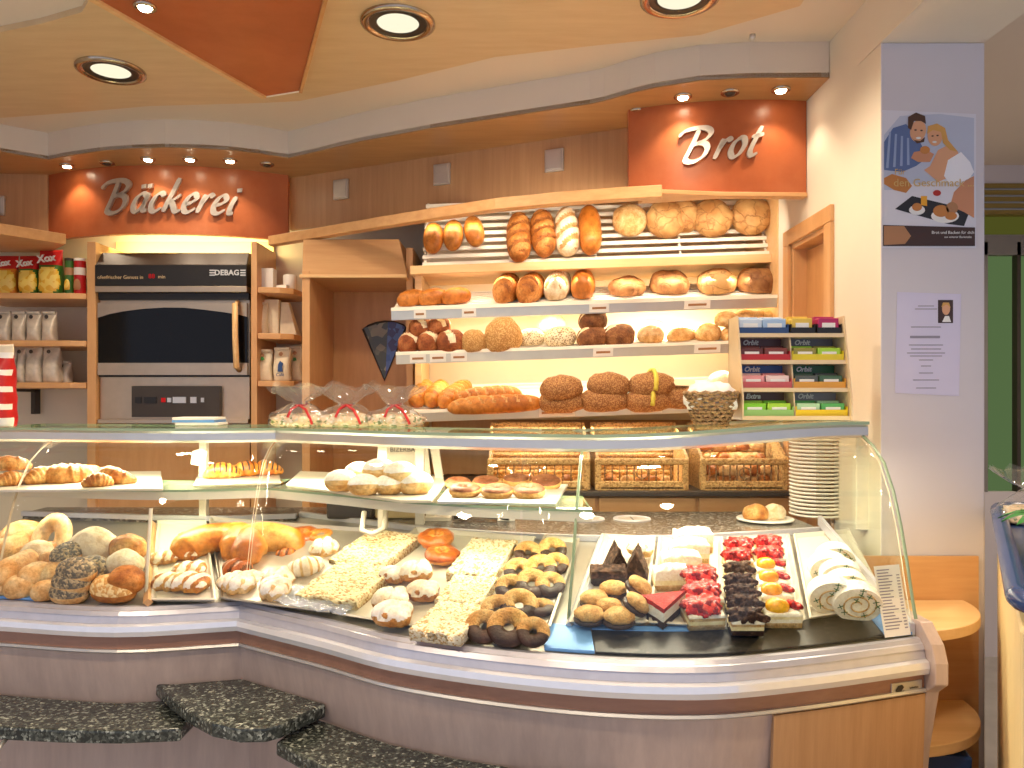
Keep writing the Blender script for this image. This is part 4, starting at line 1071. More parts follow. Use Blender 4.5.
P['jelly_wedge'] = wedge('jelly_cheesecake_wedge', ['sponge_dark', 'cream', 'jelly', 'jelly'], .12, .09, .062, layers=(.35, .80))
def cone_cake():
    vs, fs = [], []; N_ = 8; L_ = 8
    mb = MB()
    def fn(u, v):      # a chocolate pyramid: triangle section along y
        y = -.03 + .06 * v
        t = u * 3; tri = [(-.036, 0), (0, .085), (.036, 0), (-.036, 0)]
        i = min(2, int(t)); f_ = t - i; x = tri[i][0] * (1 - f_) + tri[i + 1][0] * f_; z = tri[i][1] * (1 - f_) + tri[i + 1][1] * f_
        p = Vector((x, y, z)); return p + Vector((.004, .004, .003)) * noise.noise(p * 90)
    mb.grid(fn, 31, 12)
    vs0 = [fn(i / 30, 0) for i in range(31)]; mb.add(vs0, [tuple(range(29, -1, -1))]); vs1 = [fn(i / 30, 1) for i in range(31)]; mb.add(vs1, [tuple(range(30))])
    o = mb.build('chocolate_pyramid', ['choc_crust'], link=False); o['h'] = .085; o['rad'] = .03; return proto(o)
P['pyramid'] = cone_cake()
def roll_slice():
    """cream roulade slice stood on edge, wrapped in printed film"""
    n = 44; mb = MB(); prof = []
    for i in range(n):
        a = 2 * PI * i / n; x, z = .046 * math.cos(a), .037 + .037 * math.sin(a)
        if z < .006: z = .006 + (z - .006) * .3
        prof.append((x, z))
    for s_, y in ((0, -.017), (1, .017)): pass
    vs = [(x, y, z) for y in (-.016, -.013, .013, .016) for x, z in [(a * (.97 if abs(y) > .015 else 1), b) for a, b in prof]]
    fs = [(k * n + i, k * n + (i + 1) % n, (k + 1) * n + (i + 1) % n, (k + 1) * n + i) for k in range(3) for i in range(n)]
    fs += [tuple(range(n - 1, -1, -1)), tuple(3 * n + i for i in range(n))]
    o = mb.add(vs, fs, [0] * (3 * n) + [1, 1]).build('cream_roll_slice', ['sugar', 'cream'], smooth=False, link=False)
    sp_ = []
    for i in range(60):
        t = i / 59; a = t * 2.1 * 2 * PI + .6; r = .006 + .024 * t; sp_.append((r * 1.18 * math.cos(a), -.0165, .037 + r * math.sin(a)))
    s1 = MB().tube(sp_, .0016, 5).build('sponge_spiral', 'sponge', o, smooth=True, link=False)
    fm = MB(); rr = random.Random(3)
    for q in range(9):
        a = rr.random() * 2 * PI; r = .012 + .022 * rr.random(); x, z = r * 1.15 * math.cos(a), .037 + r * math.sin(a); g = rr.random() * PI
        for gg in (g, g + PI / 2):
            dx, dz = .006 * math.cos(gg), .006 * math.sin(gg); nx, nz = -.0008 * math.sin(gg), .0008 * math.cos(gg)
            fm.plate([(x - dx - nx, -.0184, z - dz - nz), (x + dx - nx, -.0184, z + dz - nz), (x + dx + nx, -.0184, z + dz + nz), (x - dx + nx, -.0184, z - dz + nz)], (0, -1, 0), .0004)
    fm.build('film_print', 'green_print', o, link=False)
    o['h'] = .074; o['rad'] = .03; return proto(o)
P['roulade'] = roll_slice()

# ------------------------------------------------------------------ placing
SL = math.atan(.27)
def put(key, px, py, label, cat, group=None, rz=0., sc=1., stack=0., tilt=None, roll=0.):
    o = P[key]; h = o['h'] * (sc if not isinstance(sc, tuple) else sc[2])
    stack += .004; p = onfloor(px, py, h, stack, .6 * o['rad'] * (sc if not isinstance(sc, tuple) else sc[1]))
    t = SL if tilt is None else tilt
    rot = (Matrix.Rotation(t, 3, 'X') @ Matrix.Rotation(R(roll), 3, 'Y') @ Matrix.Rotation(R(rz), 3, 'Z')).to_euler()
    return dup(o, p, rot, sc, label, cat, group)
def put_z(key, px, py, z, label, cat, group=None, rz=0., sc=1., tilt=0., roll=0.):
    """rests on a level surface at height z"""
    o = P[key]; h = o['h'] * (sc if not isinstance(sc, tuple) else sc[2])
    p = atz(px, py, z + h / 2); p.z = z
    rot = (Matrix.Rotation(tilt, 3, 'X') @ Matrix.Rotation(R(roll), 3, 'Y') @ Matrix.Rotation(R(rz), 3, 'Z')).to_euler()
    return dup(o, p, rot, sc, label, cat, group)

# trays: four corners in the picture laid on the sloping display floor
def tray(corners, mat, label, lift=.008, rim=.012, up=.012):
    """corners: front left, front right, back right, back left"""
    c = [onfloor(a, b) + Vector((0, 0, lift)) for a, b in corners]
    ctr = (c[0] + c[1] + c[2] + c[3]) / 4; nrm = ((c[1] - c[0]).cross(c[3] - c[0])).normalized()
    if nrm.z < 0: nrm = -nrm
    def q(s, t): return (c[0] * (1 - s) + c[1] * s) * (1 - t) + (c[3] * (1 - s) + c[2] * s) * t
    W = ((c[1] - c[0]).length + (c[2] - c[3]).length) / 2; H_ = ((c[3] - c[0]).length + (c[2] - c[1]).length) / 2
    rings = [(0, 0, up), (rim * .5, 0, up + .002), (rim, 0, 0)]
    vs, fs = [], []
    def ringpts(ins, lf_):
        a, b = ins / W, ins / H_
        return [q(a, b) + nrm * lf_, q(1 - a, b) + nrm * lf_, q(1 - a, 1 - b) + nrm * lf_, q(a, 1 - b) + nrm * lf_]
    R_ = [ringpts(rim * .9, -.0), ringpts(-.002, up), ringpts(rim * .35, up + .002), ringpts(rim, .0025)]
    for r_ in R_: vs += [v - ctr for v in r_]
    for k in range(3):
        for i in range(4): fs.append((k * 4 + i, k * 4 + (i + 1) % 4, (k + 1) * 4 + (i + 1) % 4, (k + 1) * 4 + i))
    fs += [(3, 2, 1, 0), (12, 13, 14, 15)]
    o = MB().add(vs, fs).build('serving_tray', mat, None, ctr)
    return tag(o, label, 'tray')
tray([(152, 606), (216, 606), (206, 526), (158, 526)], 'tray_white', 'white tray under the iced strudel pieces')
tray([(222, 604), (330, 619), (385, 535), (210, 522)], 'tray_steel', 'wide grey tray under the golden crescents and iced buns')
tray([(334, 620), (476, 643), (536, 543), (416, 533)], 'tray_white', 'tray under the curd pastries and crumble cake')
tray([(487, 644), (550, 634), (580, 545), (545, 541)], 'tray_steel', 'tray under the chocolate-dipped ring cookies')
tray([(570, 629), (645, 630), (655, 543), (602, 540)], 'tray_white', 'white tray under the nut biscuits and chocolate pyramids')
tray([(649, 630), (723, 634), (722, 543), (659, 543)], 'tray_white', 'white tray under the red jelly wedge and cream slices')
tray([(728, 634), (804, 627), (788, 540), (727, 543)], 'tray_white', 'white tray under the peach and chocolate-curl squares')
tray([(809, 625), (888, 612), (848, 535), (793, 540)], 'tray_white', 'white tray under the cream roll slices')

C_ = 'pastry'
# --- rolls on the left
RB = 'rolls heaped on the left of the display'
for k, px, py, rz, sc, st, lb in [
    ('round_pale', 24, 532, 0, .62, .02, 'round pale loaf at the back left corner of the roll heap'),
    ('long_pale', 10, 545, 70, .8, .03, 'long pale roll at the left edge, leaning on the round loaf'),
    ('long_pale', 16, 566, 80, .95, .02, 'long pale roll upright at far left, in front'),
    ('roll', 3, 582, 40, .9, .0, 'plain roll cut by the left edge, behind the blue strip'),
    ('roll', 22, 586, 20, .95, .0, 'light brown roll low at far left, just above the blue strip'),
    ('roll_flour', 38, 549, 20, .85, .03, 'white floured roll below the big bread ring'),
    ('roll_gold', 51, 548, 10, .7, .025, 'orange roll tucked under the big bread ring'),
    ('roll', 37, 573, 70, 1.05, .012, 'plain oval roll left of the poppy seed rolls, biggest of the plain ones'),
    ('roll', 53, 571, 80, .9, .012, 'plain roll standing on end right beside the poppy seed rolls'),
    ('roll', 50, 557, 10, .6, .03, 'little pale roll above the two plain oval rolls'),
    ('roll', 47, 594, 30, .8, .0, 'small round roll at the front edge, left of the poppy rolls'),
    ('roll_flour', 95, 541, -10, 1.35, .03, 'large pale floured roll at the top of the heap'),
    ('poppy', 69, 551, 60, .9, .05, 'poppy seed roll leaning on the large floured roll'),
    ('poppy', 95, 566, -35, 1.0, .035, 'poppy seed roll behind the front stack of poppy rolls'),
    ('poppy', 78, 575, -10, 1.0, .055, 'poppy seed roll topmost of the three stacked at the front'),
    ('poppy', 74, 590, -8, 1.0, .027, 'poppy seed roll in the middle of the three stacked at the front'),
    ('poppy', 71, 602, -5, .95, .0, 'poppy seed roll lowest of the three stacked at the front'),
    ('roll_sesame', 115, 594, -12, 1.05, .004, 'sesame roll at the front of the roll heap'),
    ('roll_kaiser', 127, 577, 0, 1.0, .022, 'orange crusty roll above the sesame roll'),
    ('roll_flour', 126, 560, -15, 1.0, .04, 'pale floured roll above the orange crusty roll'),
    ('roll_gold', 129, 545, -10, 1.15, .035, 'golden roll at the back right of the roll heap')]:
    sc *= 1.14
    put(k, px, py, lb, 'bread roll', RB if k != 'round_pale' else None, rz, sc, st)
p = onfloor(57, 533, .05, .05)
dup(P['ring_bread'], p, (R(62), R(-18), R(-10)), (1.0, 1.18, 1.0), 'golden bread ring stood upright at the back of the rolls', 'bread ring')
# --- strudel tray
for px, py, rz, sc, lb in [(190, 536, 5, .8, 'iced strudel piece at the very back of its tray'), (165, 556, 20, .85, 'iced strudel piece at the left, second row from the back'), (187, 551, -10, .9, 'iced strudel piece behind the middle of its tray'), (190, 568, 10, .95, 'iced strudel piece in the middle right of its tray'), (171, 580, -8, 1.0, 'iced strudel piece at the front left of its tray'), (191, 594, -14, 1.08, 'iced strudel piece at the very front of its tray')]:
    put('strudel', px, py, lb, 'strudel', 'iced strudel pieces', rz, sc, .008 + (.012 if py > 575 and px > 185 else 0))
# --- crescents and buns
put('crescent_big', 226, 540, 'big golden yeast crescent at the back left of its tray', C_, 'golden yeast crescents', 10, 1.25, .008)
put('crescent_fold', 262, 543, 'biggest golden yeast crescent, folded and nearest the corner of the counter', C_, 'golden yeast crescents', 12, 1.3, .012)
put('orange_ring', 302, 536, 'dark golden glazed ring pastry behind the iced buns', C_, None, 20, 1.15, .008)
put('brown_swirl', 287, 553, 'dark glazed swirl in front of the ring pastry', C_, 'glazed swirls', 20, .72, .008)
put('brown_swirl', 238, 566, 'reddish brown swirl in front of the left crescent', C_, 'glazed swirls', -15, .95, .008)
put('pretzel', 321, 536, 'small golden ring at the back right of the crescents', C_, None, 0, .62, .006)
for px, py, rz, sc, st, lb in [(232, 581, 10, .9, .008, 'iced bun at left, behind the front left one'), (252, 578, -20, .85, .006, 'iced bun behind the front left bun, nearer the middle'), (240, 592, 5, 1.05, .016, 'plump iced bun at the front left of the tray'), (279, 577, 25, 1.05, .01, 'iced bun in the middle of the tray'), (275, 592, -25, 1.05, .016, 'iced bun at the front, right of the plump one')]:
    put('sugar_bun', px, py, lb, C_, 'iced buns', rz, sc, st)
put('almond_bow', 306, 565, 'iced crescent in the middle of the bun tray', C_, 'iced crescents', 30, 1.1, .014)
put('sugar_bun', 325, 546, 'iced bun at the back right, beside the almond cake', C_, 'iced buns', 40, .98, .012)
# --- almond slab cake (pieces laid in a row), clear film in front
def slab_from(key, c, label, cat, group, lift=.006):
    """lay a cake piece so that its four top corners meet four picture points: front left, front right, back right, back left"""
    o = P[key]; h = o['h']
    q = [onfloor(a, b, 0, h + lift) for a, b in c]
    ctr = sum(q, Vector()) / 4
    ux = ((q[1] - q[0]) + (q[2] - q[3])) / 2; uy = ((q[3] - q[0]) + (q[2] - q[1])) / 2
    nz = ux.cross(uy).normalized()
    d = o.dimensions if False else None
    me = o.data; xs_ = [v.co.x for v in me.vertices]; ys_ = [v.co.y for v in me.vertices]
    sx = ux.length / (max(xs_) - min(xs_)); sy = uy.length / (max(ys_) - min(ys_))
    X_ = ux.normalized(); Z_ = nz; Y_ = Z_.cross(X_)
    rot = Matrix((X_, Y_, Z_)).transposed().to_euler()
    c_ = dup(o, ctr - nz * h, rot, (sx, sy, 1), label, cat, group)
    return c_
slab_from('almond_cake', [(299, 594), (362, 602), (390, 566), (334, 560)], 'almond-topped cake piece at the front, beside the clear film', 'cake', 'almond cake pieces')
slab_from('almond_cake', [(335, 559), (391, 565), (414, 534), (364, 528)], 'almond-topped cake piece at the back', 'cake', 'almond cake pieces')
m = MB()
c = [onfloor(a, b, 0, .01) for a, b in ((272, 607), (345, 620), (362, 600), (296, 590))]; ctr = sum(c, Vector()) / 4
def fl_(u, v):
    p = (c[0] * (1 - u) + c[1] * u) * (1 - v) + (c[3] * (1 - u) + c[2] * u) * v
    return p - ctr + Vector((0, 0, .014 + .012 * noise.noise(Vector((u * 7, v * 4, 0))) + .006 * noise.noise(Vector((u * 21, v * 13, 3)))))
m.grid(fl_, 40, 20); m.v += []
o = m.build('plastic_film', 'film', None, ctr, smooth=True); tag(o, 'crumpled clear plastic film over the front of the almond cake', 'film'); s_ = o.modifiers.new('Solidify', 'SOLIDIFY'); s_.thickness = .0012
# --- curd pastries
put('orange_ring', 436, 538, 'dark golden glazed pastry at the back, left of the crumble cake', C_, 'glazed round pastries', 0, 1.05, .026)
put('orange_ring', 442, 554, 'golden glazed pastry in front of the darker one, left of the crumble cake', C_, 'glazed round pastries', 60, 1.0, .010)
for px, py, rz, sc, st, lb in [(393, 573, -20, .85, .006, 'iced curd pastry at the back left of its row'), (416, 569, 15, 1.0, .018, 'iced curd pastry at the back right of its row'), (423, 589, -5, .98, .008, 'iced curd pastry in the middle, against the crumble cake'), (391, 597, 10, 1.08, .012, 'iced curd pastry in the middle left, behind the front one'), (393, 620, -8, 1.12, .012, 'iced curd pastry at the very front')]:
    put('danish', px, py, lb, C_, 'iced curd pastries', rz, sc, st)
# --- crumble cake
slab_from('crumb_cake', [(414, 628), (468, 637), (481, 603), (435, 600)], 'crumble cake piece at the front of the row', 'cake', 'crumble cake pieces')
slab_from('crumb_cake', [(437, 600), (482, 603), (496, 576), (452, 573)], 'crumble cake piece in the middle of the row', 'cake', 'crumble cake pieces')
slab_from('crumb_cake', [(452, 572), (496, 575), (516, 539), (466, 537)], 'crumble cake piece at the back of the row', 'cake', 'crumble cake pieces')
# --- ring cookies: overlapping rows, leaning back
k = 0
rows = [(552, 548, 1.0), (528, 551, .95), (541, 566, 1.05), (519, 569, 1.0), (556, 562, .85), (532, 582, 1.12), (511, 586, 1.0), (550, 583, .95), (519, 603, 1.15), (498, 608, 1.05), (540, 607, .9), (509, 632, 1.25), (484, 637, 1.1), (533, 632, .95)]
names = ['at the back of the tray against the glass divider', 'at the back left of the tray', 'in the second row, middle', 'in the second row, left', 'in the second row against the divider', 'in the third row, middle', 'in the third row, left', 'in the third row, right', 'in the fourth row, middle', 'in the fourth row, left', 'lying flat in the fourth row, right', 'largest, in the middle of the front row', 'in the front row, left', 'in the front row, right']
for (px, py, sc), nm in zip(rows, names):
    flat_ = 'flat' in nm
    put('ring_cookie', px, py, 'ring cookie half dipped in chocolate, ' + nm, 'cookie', 'chocolate-dipped ring cookies', rz=rnd.uniform(-14, 14), sc=sc, stack=.004 if flat_ else .016, tilt=SL if flat_ else SL + R(26))
# --- biscuits and pyramids
for px, py, rz, sc, st, rl, lb in [(589, 615, 0, 1.0, .006, 0, 'round nut biscuit with a dark base at the front left corner'), (619, 617, 8, 1.05, .006, 0, 'round nut biscuit at the front, right of the corner one'), (594, 599, 10, .98, .006, 0, 'round nut biscuit in the second row, left'), (609, 606, 0, .85, .012, 0, 'round nut biscuit half hidden in the middle of the heap'), (613, 589, 0, .95, .01, 0, 'round nut biscuit at the back of the heap'), (631, 602, 40, 1.0, .03, 38, 'nut biscuit tipped up on its edge in the middle right, showing its dark base'), (634, 585, 30, 1.0, .03, 34, 'nut biscuit tipped on its edge at the back right, below the pyramids')]:
    put('biscuit', px, py, lb, 'biscuit', 'nut biscuits', rz, sc, st, None, rl)
put('choc_slab', 608, 574, 'dark chocolate slice lying in front of the pyramids', 'cake', None, 0, .95, .006)
put('pyramid', 616, 556, 'chocolate pyramid at the left', 'cake', 'chocolate pyramids', 8, .95, .006)
put('pyramid', 636, 560, 'chocolate pyramid at the right, leaning forward', 'cake', 'chocolate pyramids', -14, 1.02, .006)
put('sugar_bun', 640, 546, 'pale nut-topped cake behind the right pyramid', C_, None, 0, .8, .03)
# --- cream slices, jelly wedge, red squares
put('jelly_wedge', 668, 605, 'three-layer wedge with red jelly top, white cream and dark base', 'cake', None, 212, .88, .006)
for px, py, sc, lb in [(672, 577, .92, 'cream slice nearest the red jelly wedge, in clear wrap'), (680, 563, .95, 'cream slice second from the front'), (688, 551, .98, 'cream slice third from the front'), (692, 540, 1.0, 'white cream slice at the very back')]:
    put('cream_slice', px, py, lb, 'cake', 'white cream slices', 3, (sc * .78, sc, sc), .006)
for px, py, sc, st, lb in [(702, 609, 1.02, .006, 'red jelly fruit square at the front of its row'), (702, 594, 1.0, .014, 'red jelly fruit square in the middle of its row'), (700, 578, .97, .02, 'red jelly fruit square at the back of its row')]:
    put('berry', px, py, lb, 'cake', 'red jelly fruit squares', 4, sc, st)
# --- currant squares, chocolate curls, peaches
for px, py, sc, lb in [(737, 558, .92, 'red currant square on the peach tray, front left'), (769, 556, .92, 'red currant square on the peach tray, front right'), (739, 547, .92, 'red currant square on the peach tray, back left'), (768, 545, .92, 'red currant square on the peach tray, back right')]:
    put('berry', px, py, lb, 'cake', 'red currant squares', 0, (sc * .95, sc * .72, sc), .014)
for i, (px, py, sc) in enumerate([(737, 571, .92), (738, 583, .94), (740, 594, .97), (742, 605, 1.0), (745, 619, 1.05)]):
    put('choc_sq', px, py, 'chocolate-curl square, ' + ['last, against the red currant squares', 'second from the back of its row', 'in the middle of its row', 'second from the front of its row', 'at the front of its row'][i], 'cake', 'chocolate-curl squares', 0, (sc * 1.0, sc * .62, sc), .008)
for i, (px, py, sc) in enumerate([(768, 567, .92), (771, 580, .95), (774, 593, .98), (780, 610, 1.06)]):
    put('peach_sq', px, py, 'peach square with red berries, ' + ['last of four, against the red currant squares', 'third of four from the front', 'second of four from the front', 'first of four, at the front of the tray'][i], 'cake', 'peach squares', 0, (sc * 1.05, sc * .85, sc), .008)
# --- roulade slices
for i, (px, py, sc) in enumerate([(833, 556, 1.06), (827, 566, 1.12), (838, 573, 1.12), (844, 584, 1.12), (829, 592, 1.2), (853, 598, 1.22)]):
    put('roulade', px, py, 'white cream roll slice, ' + ['last, at the very back of its tray', 'second from the back of its tray', 'third from the back of its tray', 'third from the front of its tray', 'left of the two at the front of its tray', 'right one at the very front of its tray'][i], 'cake', 'cream roll slices', -8, sc * 1.06, .006, R(20))

# --- on the upper glass shelf
zsh = 1.1215
def board(c, mat, label, name='serving_board', t=.008):
    q = [atz(a, b, zsh + t) for a, b in c]
    m = MB(); m.prism([p[:2] for p in q], zsh, zsh + t, 0); return tag(m.build(name, mat, bevel=.002), label, 'tray')
board([(-30, 490), (163, 488.5), (161, 471), (-30, 473)], 'tray_white', 'cream board under the croissants on the glass shelf')
board([(193, 485), (281, 482), (279, 471), (198, 474)], 'tray_steel', 'tray under the chocolate croissants on the glass shelf', 'serving_tray')
board([(286, 484), (400, 500), (432, 500), (446, 483), (440, 476), (300, 471)], 'tray_white', 'tray under the sugared doughnuts on the glass shelf', 'serving_tray')
board([(437, 501), (556, 503), (568, 484), (452, 482)], 'alu', 'tray under the brown iced ring cookies on the glass shelf', 'serving_tray')
zt = zsh + .0085
for k, px, py, rz, sc, dz, lb in [('croissant', 9, 464, 20, .8, .045, 'croissant on top of the pile at the left edge'), ('croissant_straight', 6, 479, 60, .8, 0, 'croissant at the left edge, under the top one'), ('croissant_straight', 33, 476, 75, .95, 0, 'croissant left of the big one, end on'), ('croissant_big', 66, 473, 15, 1.1, 0, 'big arched croissant in the middle of the cream board'), ('croissant_straight', 83, 474, 70, .9, 0, 'croissant leaning on the big arched one'), ('croissant', 113, 476, -30, .95, 0, 'croissant at the right end of the cream board, curled round'), ('croissant_straight', 96, 480, 40, .75, 0, 'small croissant between the big one and the curled one')]:
    put_z(k, px, py, zt + dz, lb, 'croissant', 'plain croissants', rz, sc, R(20) if k == 'croissant_big' else 0)
for px, py, rz, lb in [(222, 471, 20, 'chocolate-striped croissant at the left of its tray'), (245, 469, 40, 'chocolate-striped croissant in the middle, dark side forward'), (266, 468, 5, 'chocolate-striped croissant at the right of its tray')]:
    put_z('choc_croissant', px, py, zt, lb, 'croissant', 'chocolate-striped croissants', rz, .86)
for px, py, sc, dz, lb in [(341, 480, 1.0, 0, 'sugared doughnut at the left end of the pile'), (364, 484, .95, 0, 'sugared doughnut low at the front, second from the left'), (389, 484, .9, 0, 'sugared doughnut low in the middle, half hidden'), (415, 482, 1.05, 0, 'sugared doughnut at the right end of the pile'), (359, 471, .9, .022, 'sugared doughnut at the back left'), (379, 469, 1.0, .036, 'sugared doughnut topmost in the middle'), (400, 472, 1.0, .03, 'sugared doughnut behind the right end one')]:
    put_z('berliner', px, py, zt + dz, lb, 'doughnut', 'sugared doughnuts', rnd.uniform(0, 90), sc * 1.08)
for px, py, sc, tl, lb in [(465, 490, 1.02, 0, 'iced ring cookie first from the left in the front row'), (497, 491, 1.02, 0, 'iced ring cookie in the middle of the front row'), (529, 491, 1.04, 0, 'iced ring cookie at the right of the front row'), (458, 483, .9, 0, 'iced ring cookie at the left of the back row'), (486, 482, .95, 0, 'iced ring cookie second from the left in the back row'), (516, 480, .95, 0, 'iced ring cookie third from the left in the back row'), (546, 482, 1.05, R(20), 'iced ring cookie leaning at the right end of the tray')]:
    put_z('iced_cookie', px, py, zt, lb, 'cookie', 'brown iced ring cookies', 0, (sc, sc * .9, sc), tl or R(13))
# =================================================================== BACK OF THE SHOP
# oven in its housing
YO = 3.84
e = empty('oven_housing', at(172, 420, 4.0), label='beech housing panels standing on both sides of the oven', cat='housing')
b = e.location
for x0, x1 in ((87, 95.5), (251, 257)):
    a, c = at(x0, 420, YO - .02), at(x1, 420, YO - .02)
    MB().box(((a.x + c.x) / 2 - b.x, (YO - .02 + 4.13) / 2 - b.y, 1.09 - b.z), (c.x - a.x, 4.13 - YO + .02, 2.17)).build('side_panel', 'beech', e, bevel=.002)
MB().box((at(172, 0, YO).x - b.x, 4.13 - b.y, 2.18 - b.z), (.83, .03, .11)).build('back_panel', 'cream_paint', e)
MB().box((at(172, 0, YO).x - b.x, 3.98 - b.y, .62 - b.z), (.76, .26, 1.20)).build('base_cabinet', 'beech_dark', e)
XA, XB = at(98.6, 0, YO).x, at(249.0, 0, YO).x
ZT, ZB = at(0, 252, YO).z, at(0, 424, YO).z
xc = (XA + XB) / 2
e = empty('oven', (xc, YO, ZB), label='large steel baking oven with dark glass door and wooden handle', cat='oven')
def obx(name, px0, py0, px1, py1, y0, y1, mat, parent=e, bevel=.002, m=None):
    a, c = at(px0, py0, YO), at(px1, py1, YO)
    return MB().box(((a.x + c.x) / 2 - xc, (y0 + y1) / 2, (a.z + c.z) / 2 - ZB), (abs(c.x - a.x), y1 - y0, abs(a.z - c.z))).build(name, mat, parent, bevel=bevel)
obx('body', 98.6, 290, 248.8, 423, .012, .26, 'steel_oven')
m = MB(); zt_ = ZT - ZB; z1 = at(0, 266, YO).z - ZB; z2 = at(0, 287, YO).z - ZB; hw = (XB - XA) / 2
m.hexa([(-hw, -.03, z1), (hw, -.03, z1), (hw, .26, z1), (-hw, .26, z1), (-hw + .005, .02, zt_), (hw - .005, .02, zt_), (hw - .005, .26, zt_), (-hw + .005, .26, zt_)])
m.build('hood', plain('hood_brown', (56, 40, 30), .4, .1), e, bevel=.003)
f = obx('fascia', 98.6, 266, 249, 287, -.035, .1, 'black')
f2 = obx('fascia_trim', 98.6, 287, 249, 293, -.035, .1, 'steel_oven')
obx('vent_slot', 98.8, 293, 249, 300, -.005, .1, 'black')
def otext(body, px, py, h, mat, bold=0, **k):
    q = at(px, py, YO); return text('lettering', body, h * YO / 780, mat, e, (q.x - xc, -.0362, q.z - ZB), extrude=.0006, bold=bold, **k)
M['txt_tan'] = plain('tan_letters', (196, 170, 130), .5); M['txt_red'] = emit('red_digits', (220, 40, 40), .6)
otext('ofenfrischer Genuss in', 124, 278.5, 5.0, 'txt_tan'); otext('min', 165, 278, 5, 'txt_tan'); otext('88', 155, 277.5, 6.5, 'txt_red')
otext('DEBAG', 229.5, 274, 7.4, 'alu', bold=.0012, space=1.05)
for x0 in (213, 243.5):
    m = MB()
    for q in range(3):
        a = at(x0, 271.5 + q * 2.4, YO); m.box((a.x - xc + .01, -.036, a.z - ZB), (.026, .002, .006))
    m.build('logo_bars', 'alu', e)
# door: frame bowed at the top, dark glass, handle
d = empty('door', (0, 0, 0)); d.parent = e
def ov(px, py): q = at(px, py, YO); return (q.x - xc, q.z - ZB)
top = [(98.8, 318), (110, 314.5), (125, 311.5), (145, 309), (165, 307.8), (185, 308), (205, 310), (225, 312.5), (240, 315), (247.5, 317)]
m = MB(); pts = [ov(98.8, 303)] + [ov(*q) for q in top] + [ov(247.5, 303)]
m.plate([(x, -.012, z) for x, z in pts], (0, 1, 0), .05); m.build('door_frame', 'steel_oven', d)
m = MB(); m.plate([(x, -.012, z) for x, z in [ov(98.8, 375), ov(248, 375), ov(248, 363), ov(98.8, 363)]], (0, 1, 0), .05); m.build('door_frame', 'steel_oven', d)
m = MB(); m.plate([(x, -.006, z) for x, z in [ov(*q) for q in top] + [ov(247.8, 363), ov(98.9, 363)]], (0, 1, 0), .03); m.build('door_glass', 'oven_glass', d)
a, c = ov(238.5, 301), ov(240, 372)
m = MB(); m.tube([(a[0], -.012, a[1] - .01), (a[0], -.05, a[1] - .02), (a[0] + .002, -.052, (a[1] + c[1]) / 2), (c[0], -.05, c[1] + .02), (c[0], -.012, c[1] + .01)], .014, 10); m.build('handle', 'beech_light', d, smooth=True)
obx('seam', 98.8, 375, 249, 377, -.001, .03, 'black')
cp = obx('control_panel', 133, 386, 221, 417, -.016, .02, 'dark')
for px, w, mt in [(140, 6, 'black'), (152, 12, 'black'), (165, 4, 'txt_red'), (171, 4, 'alu'), (181, 13, 'alu'), (195, 6, 'alu'), (204, 3, 'alu')]:
    q = at(px, 400, YO); MB().box((q.x - xc, -.018, q.z - ZB), (w * YO / 780, .006, .030 if w > 4 else .022)).build('button', mt, e)
obx('base_trim', 98.6, 419, 248.8, 423.5, -.012, .1, 'steel_oven')

# side shelf boards
def sboard(c, label, t=.028, wallY=4.145):
    q = [at(a, b_, Y) for a, b_, Y in c]; z = sum(p.z for p in q) / len(q)
    m = MB(); m.prism([p[:2] for p in q] + [(q[-1].x, wallY), (q[0].x, wallY)], z - t, z, 0)
    return z, tag(m.build('shelf_board', 'beech_h', bevel=.003), label, 'shelf', 'wall shelf boards')
zl = []
for i, (y, lb) in enumerate([(293, 'wall shelf board under the crisps, left of the oven'), (340.5, 'middle wall shelf board left of the oven'), (382.5, 'lowest wall shelf board left of the oven')]):
    z, o = sboard([(-40, y, 3.78), (70, y, 3.80), (86, y, 3.82)], lb); zl.append(z)
zr = []
for i, (y, lb) in enumerate([(288.5, 'top wall shelf board right of the oven'), (334, 'middle wall shelf board right of the oven'), (381, 'lowest wall shelf board right of the oven')]):
    z, o = sboard([(257.8, y, 3.78), (280, y, 3.80), (294, y, 3.84), (301, y, 3.93)], lb); zr.append(z)
m = MB(); p = at(38, 395, 4.12); m.box((p.x, 4.10, p.z - .02), (.02, .05, .16)); m.box((p.x, 4.02, zl[2] - .036), (.02, .2, .014))
tag(m.build('shelf_bracket', 'dark'), 'dark metal bracket under the lowest left shelf', 'bracket')

def bag(name, w, d, h, mats, mfn=None, top=.55, link=True, nv=18):
    def fn(u, v):
        g = 2 * PI * u; c, s = math.cos(g), math.sin(g)
        pr = (1 - v ** 3) * (.75 + .35 * math.sin(PI * min(1, v * 1.1))) + .03
        ww = w * (1 - .06 * math.sin(PI * v))
        p = Vector((ww / 2 * sg(c, .55), d / 2 * pr * sg(s, .8), h * v))
        return p + Vector((.004, .006, .003)) * noise.noise(p * 22 + Vector((w * 90, h * 50, 0)))
    mb = MB(); mb.grid(fn, 36, nv, 0, cu=True, mfn=mfn)
    k = len(mb.v); mb.f.append(tuple(i * nv for i in range(35, -1, -1))); mb.m.append(0); mb.f.append(tuple(i * nv + nv - 1 for i in range(36))); mb.m.append(0)
    return mb.build(name, mats, None, smooth=True, link=link)
M['chip_y'] = speckle('crisp_bag_yellow', (238, 190, 60), (250, 220, 110), 40, .4, .3, .05); M['chip_g'] = plain('crisp_bag_green', (60, 110, 40), .3); M['chip_r'] = plain('crisp_bag_red', (206, 40, 40), .3)
M['chip_o'] = plain('crisp_bag_orange', (226, 130, 40), .3)
M['foil'] = plain('bag_silver', (214, 204, 188), .38, .15, var=.14, scale=40); M['paper_bag'] = plain('bag_paper', (232, 218, 190), .6, 0, var=.05, scale=40)
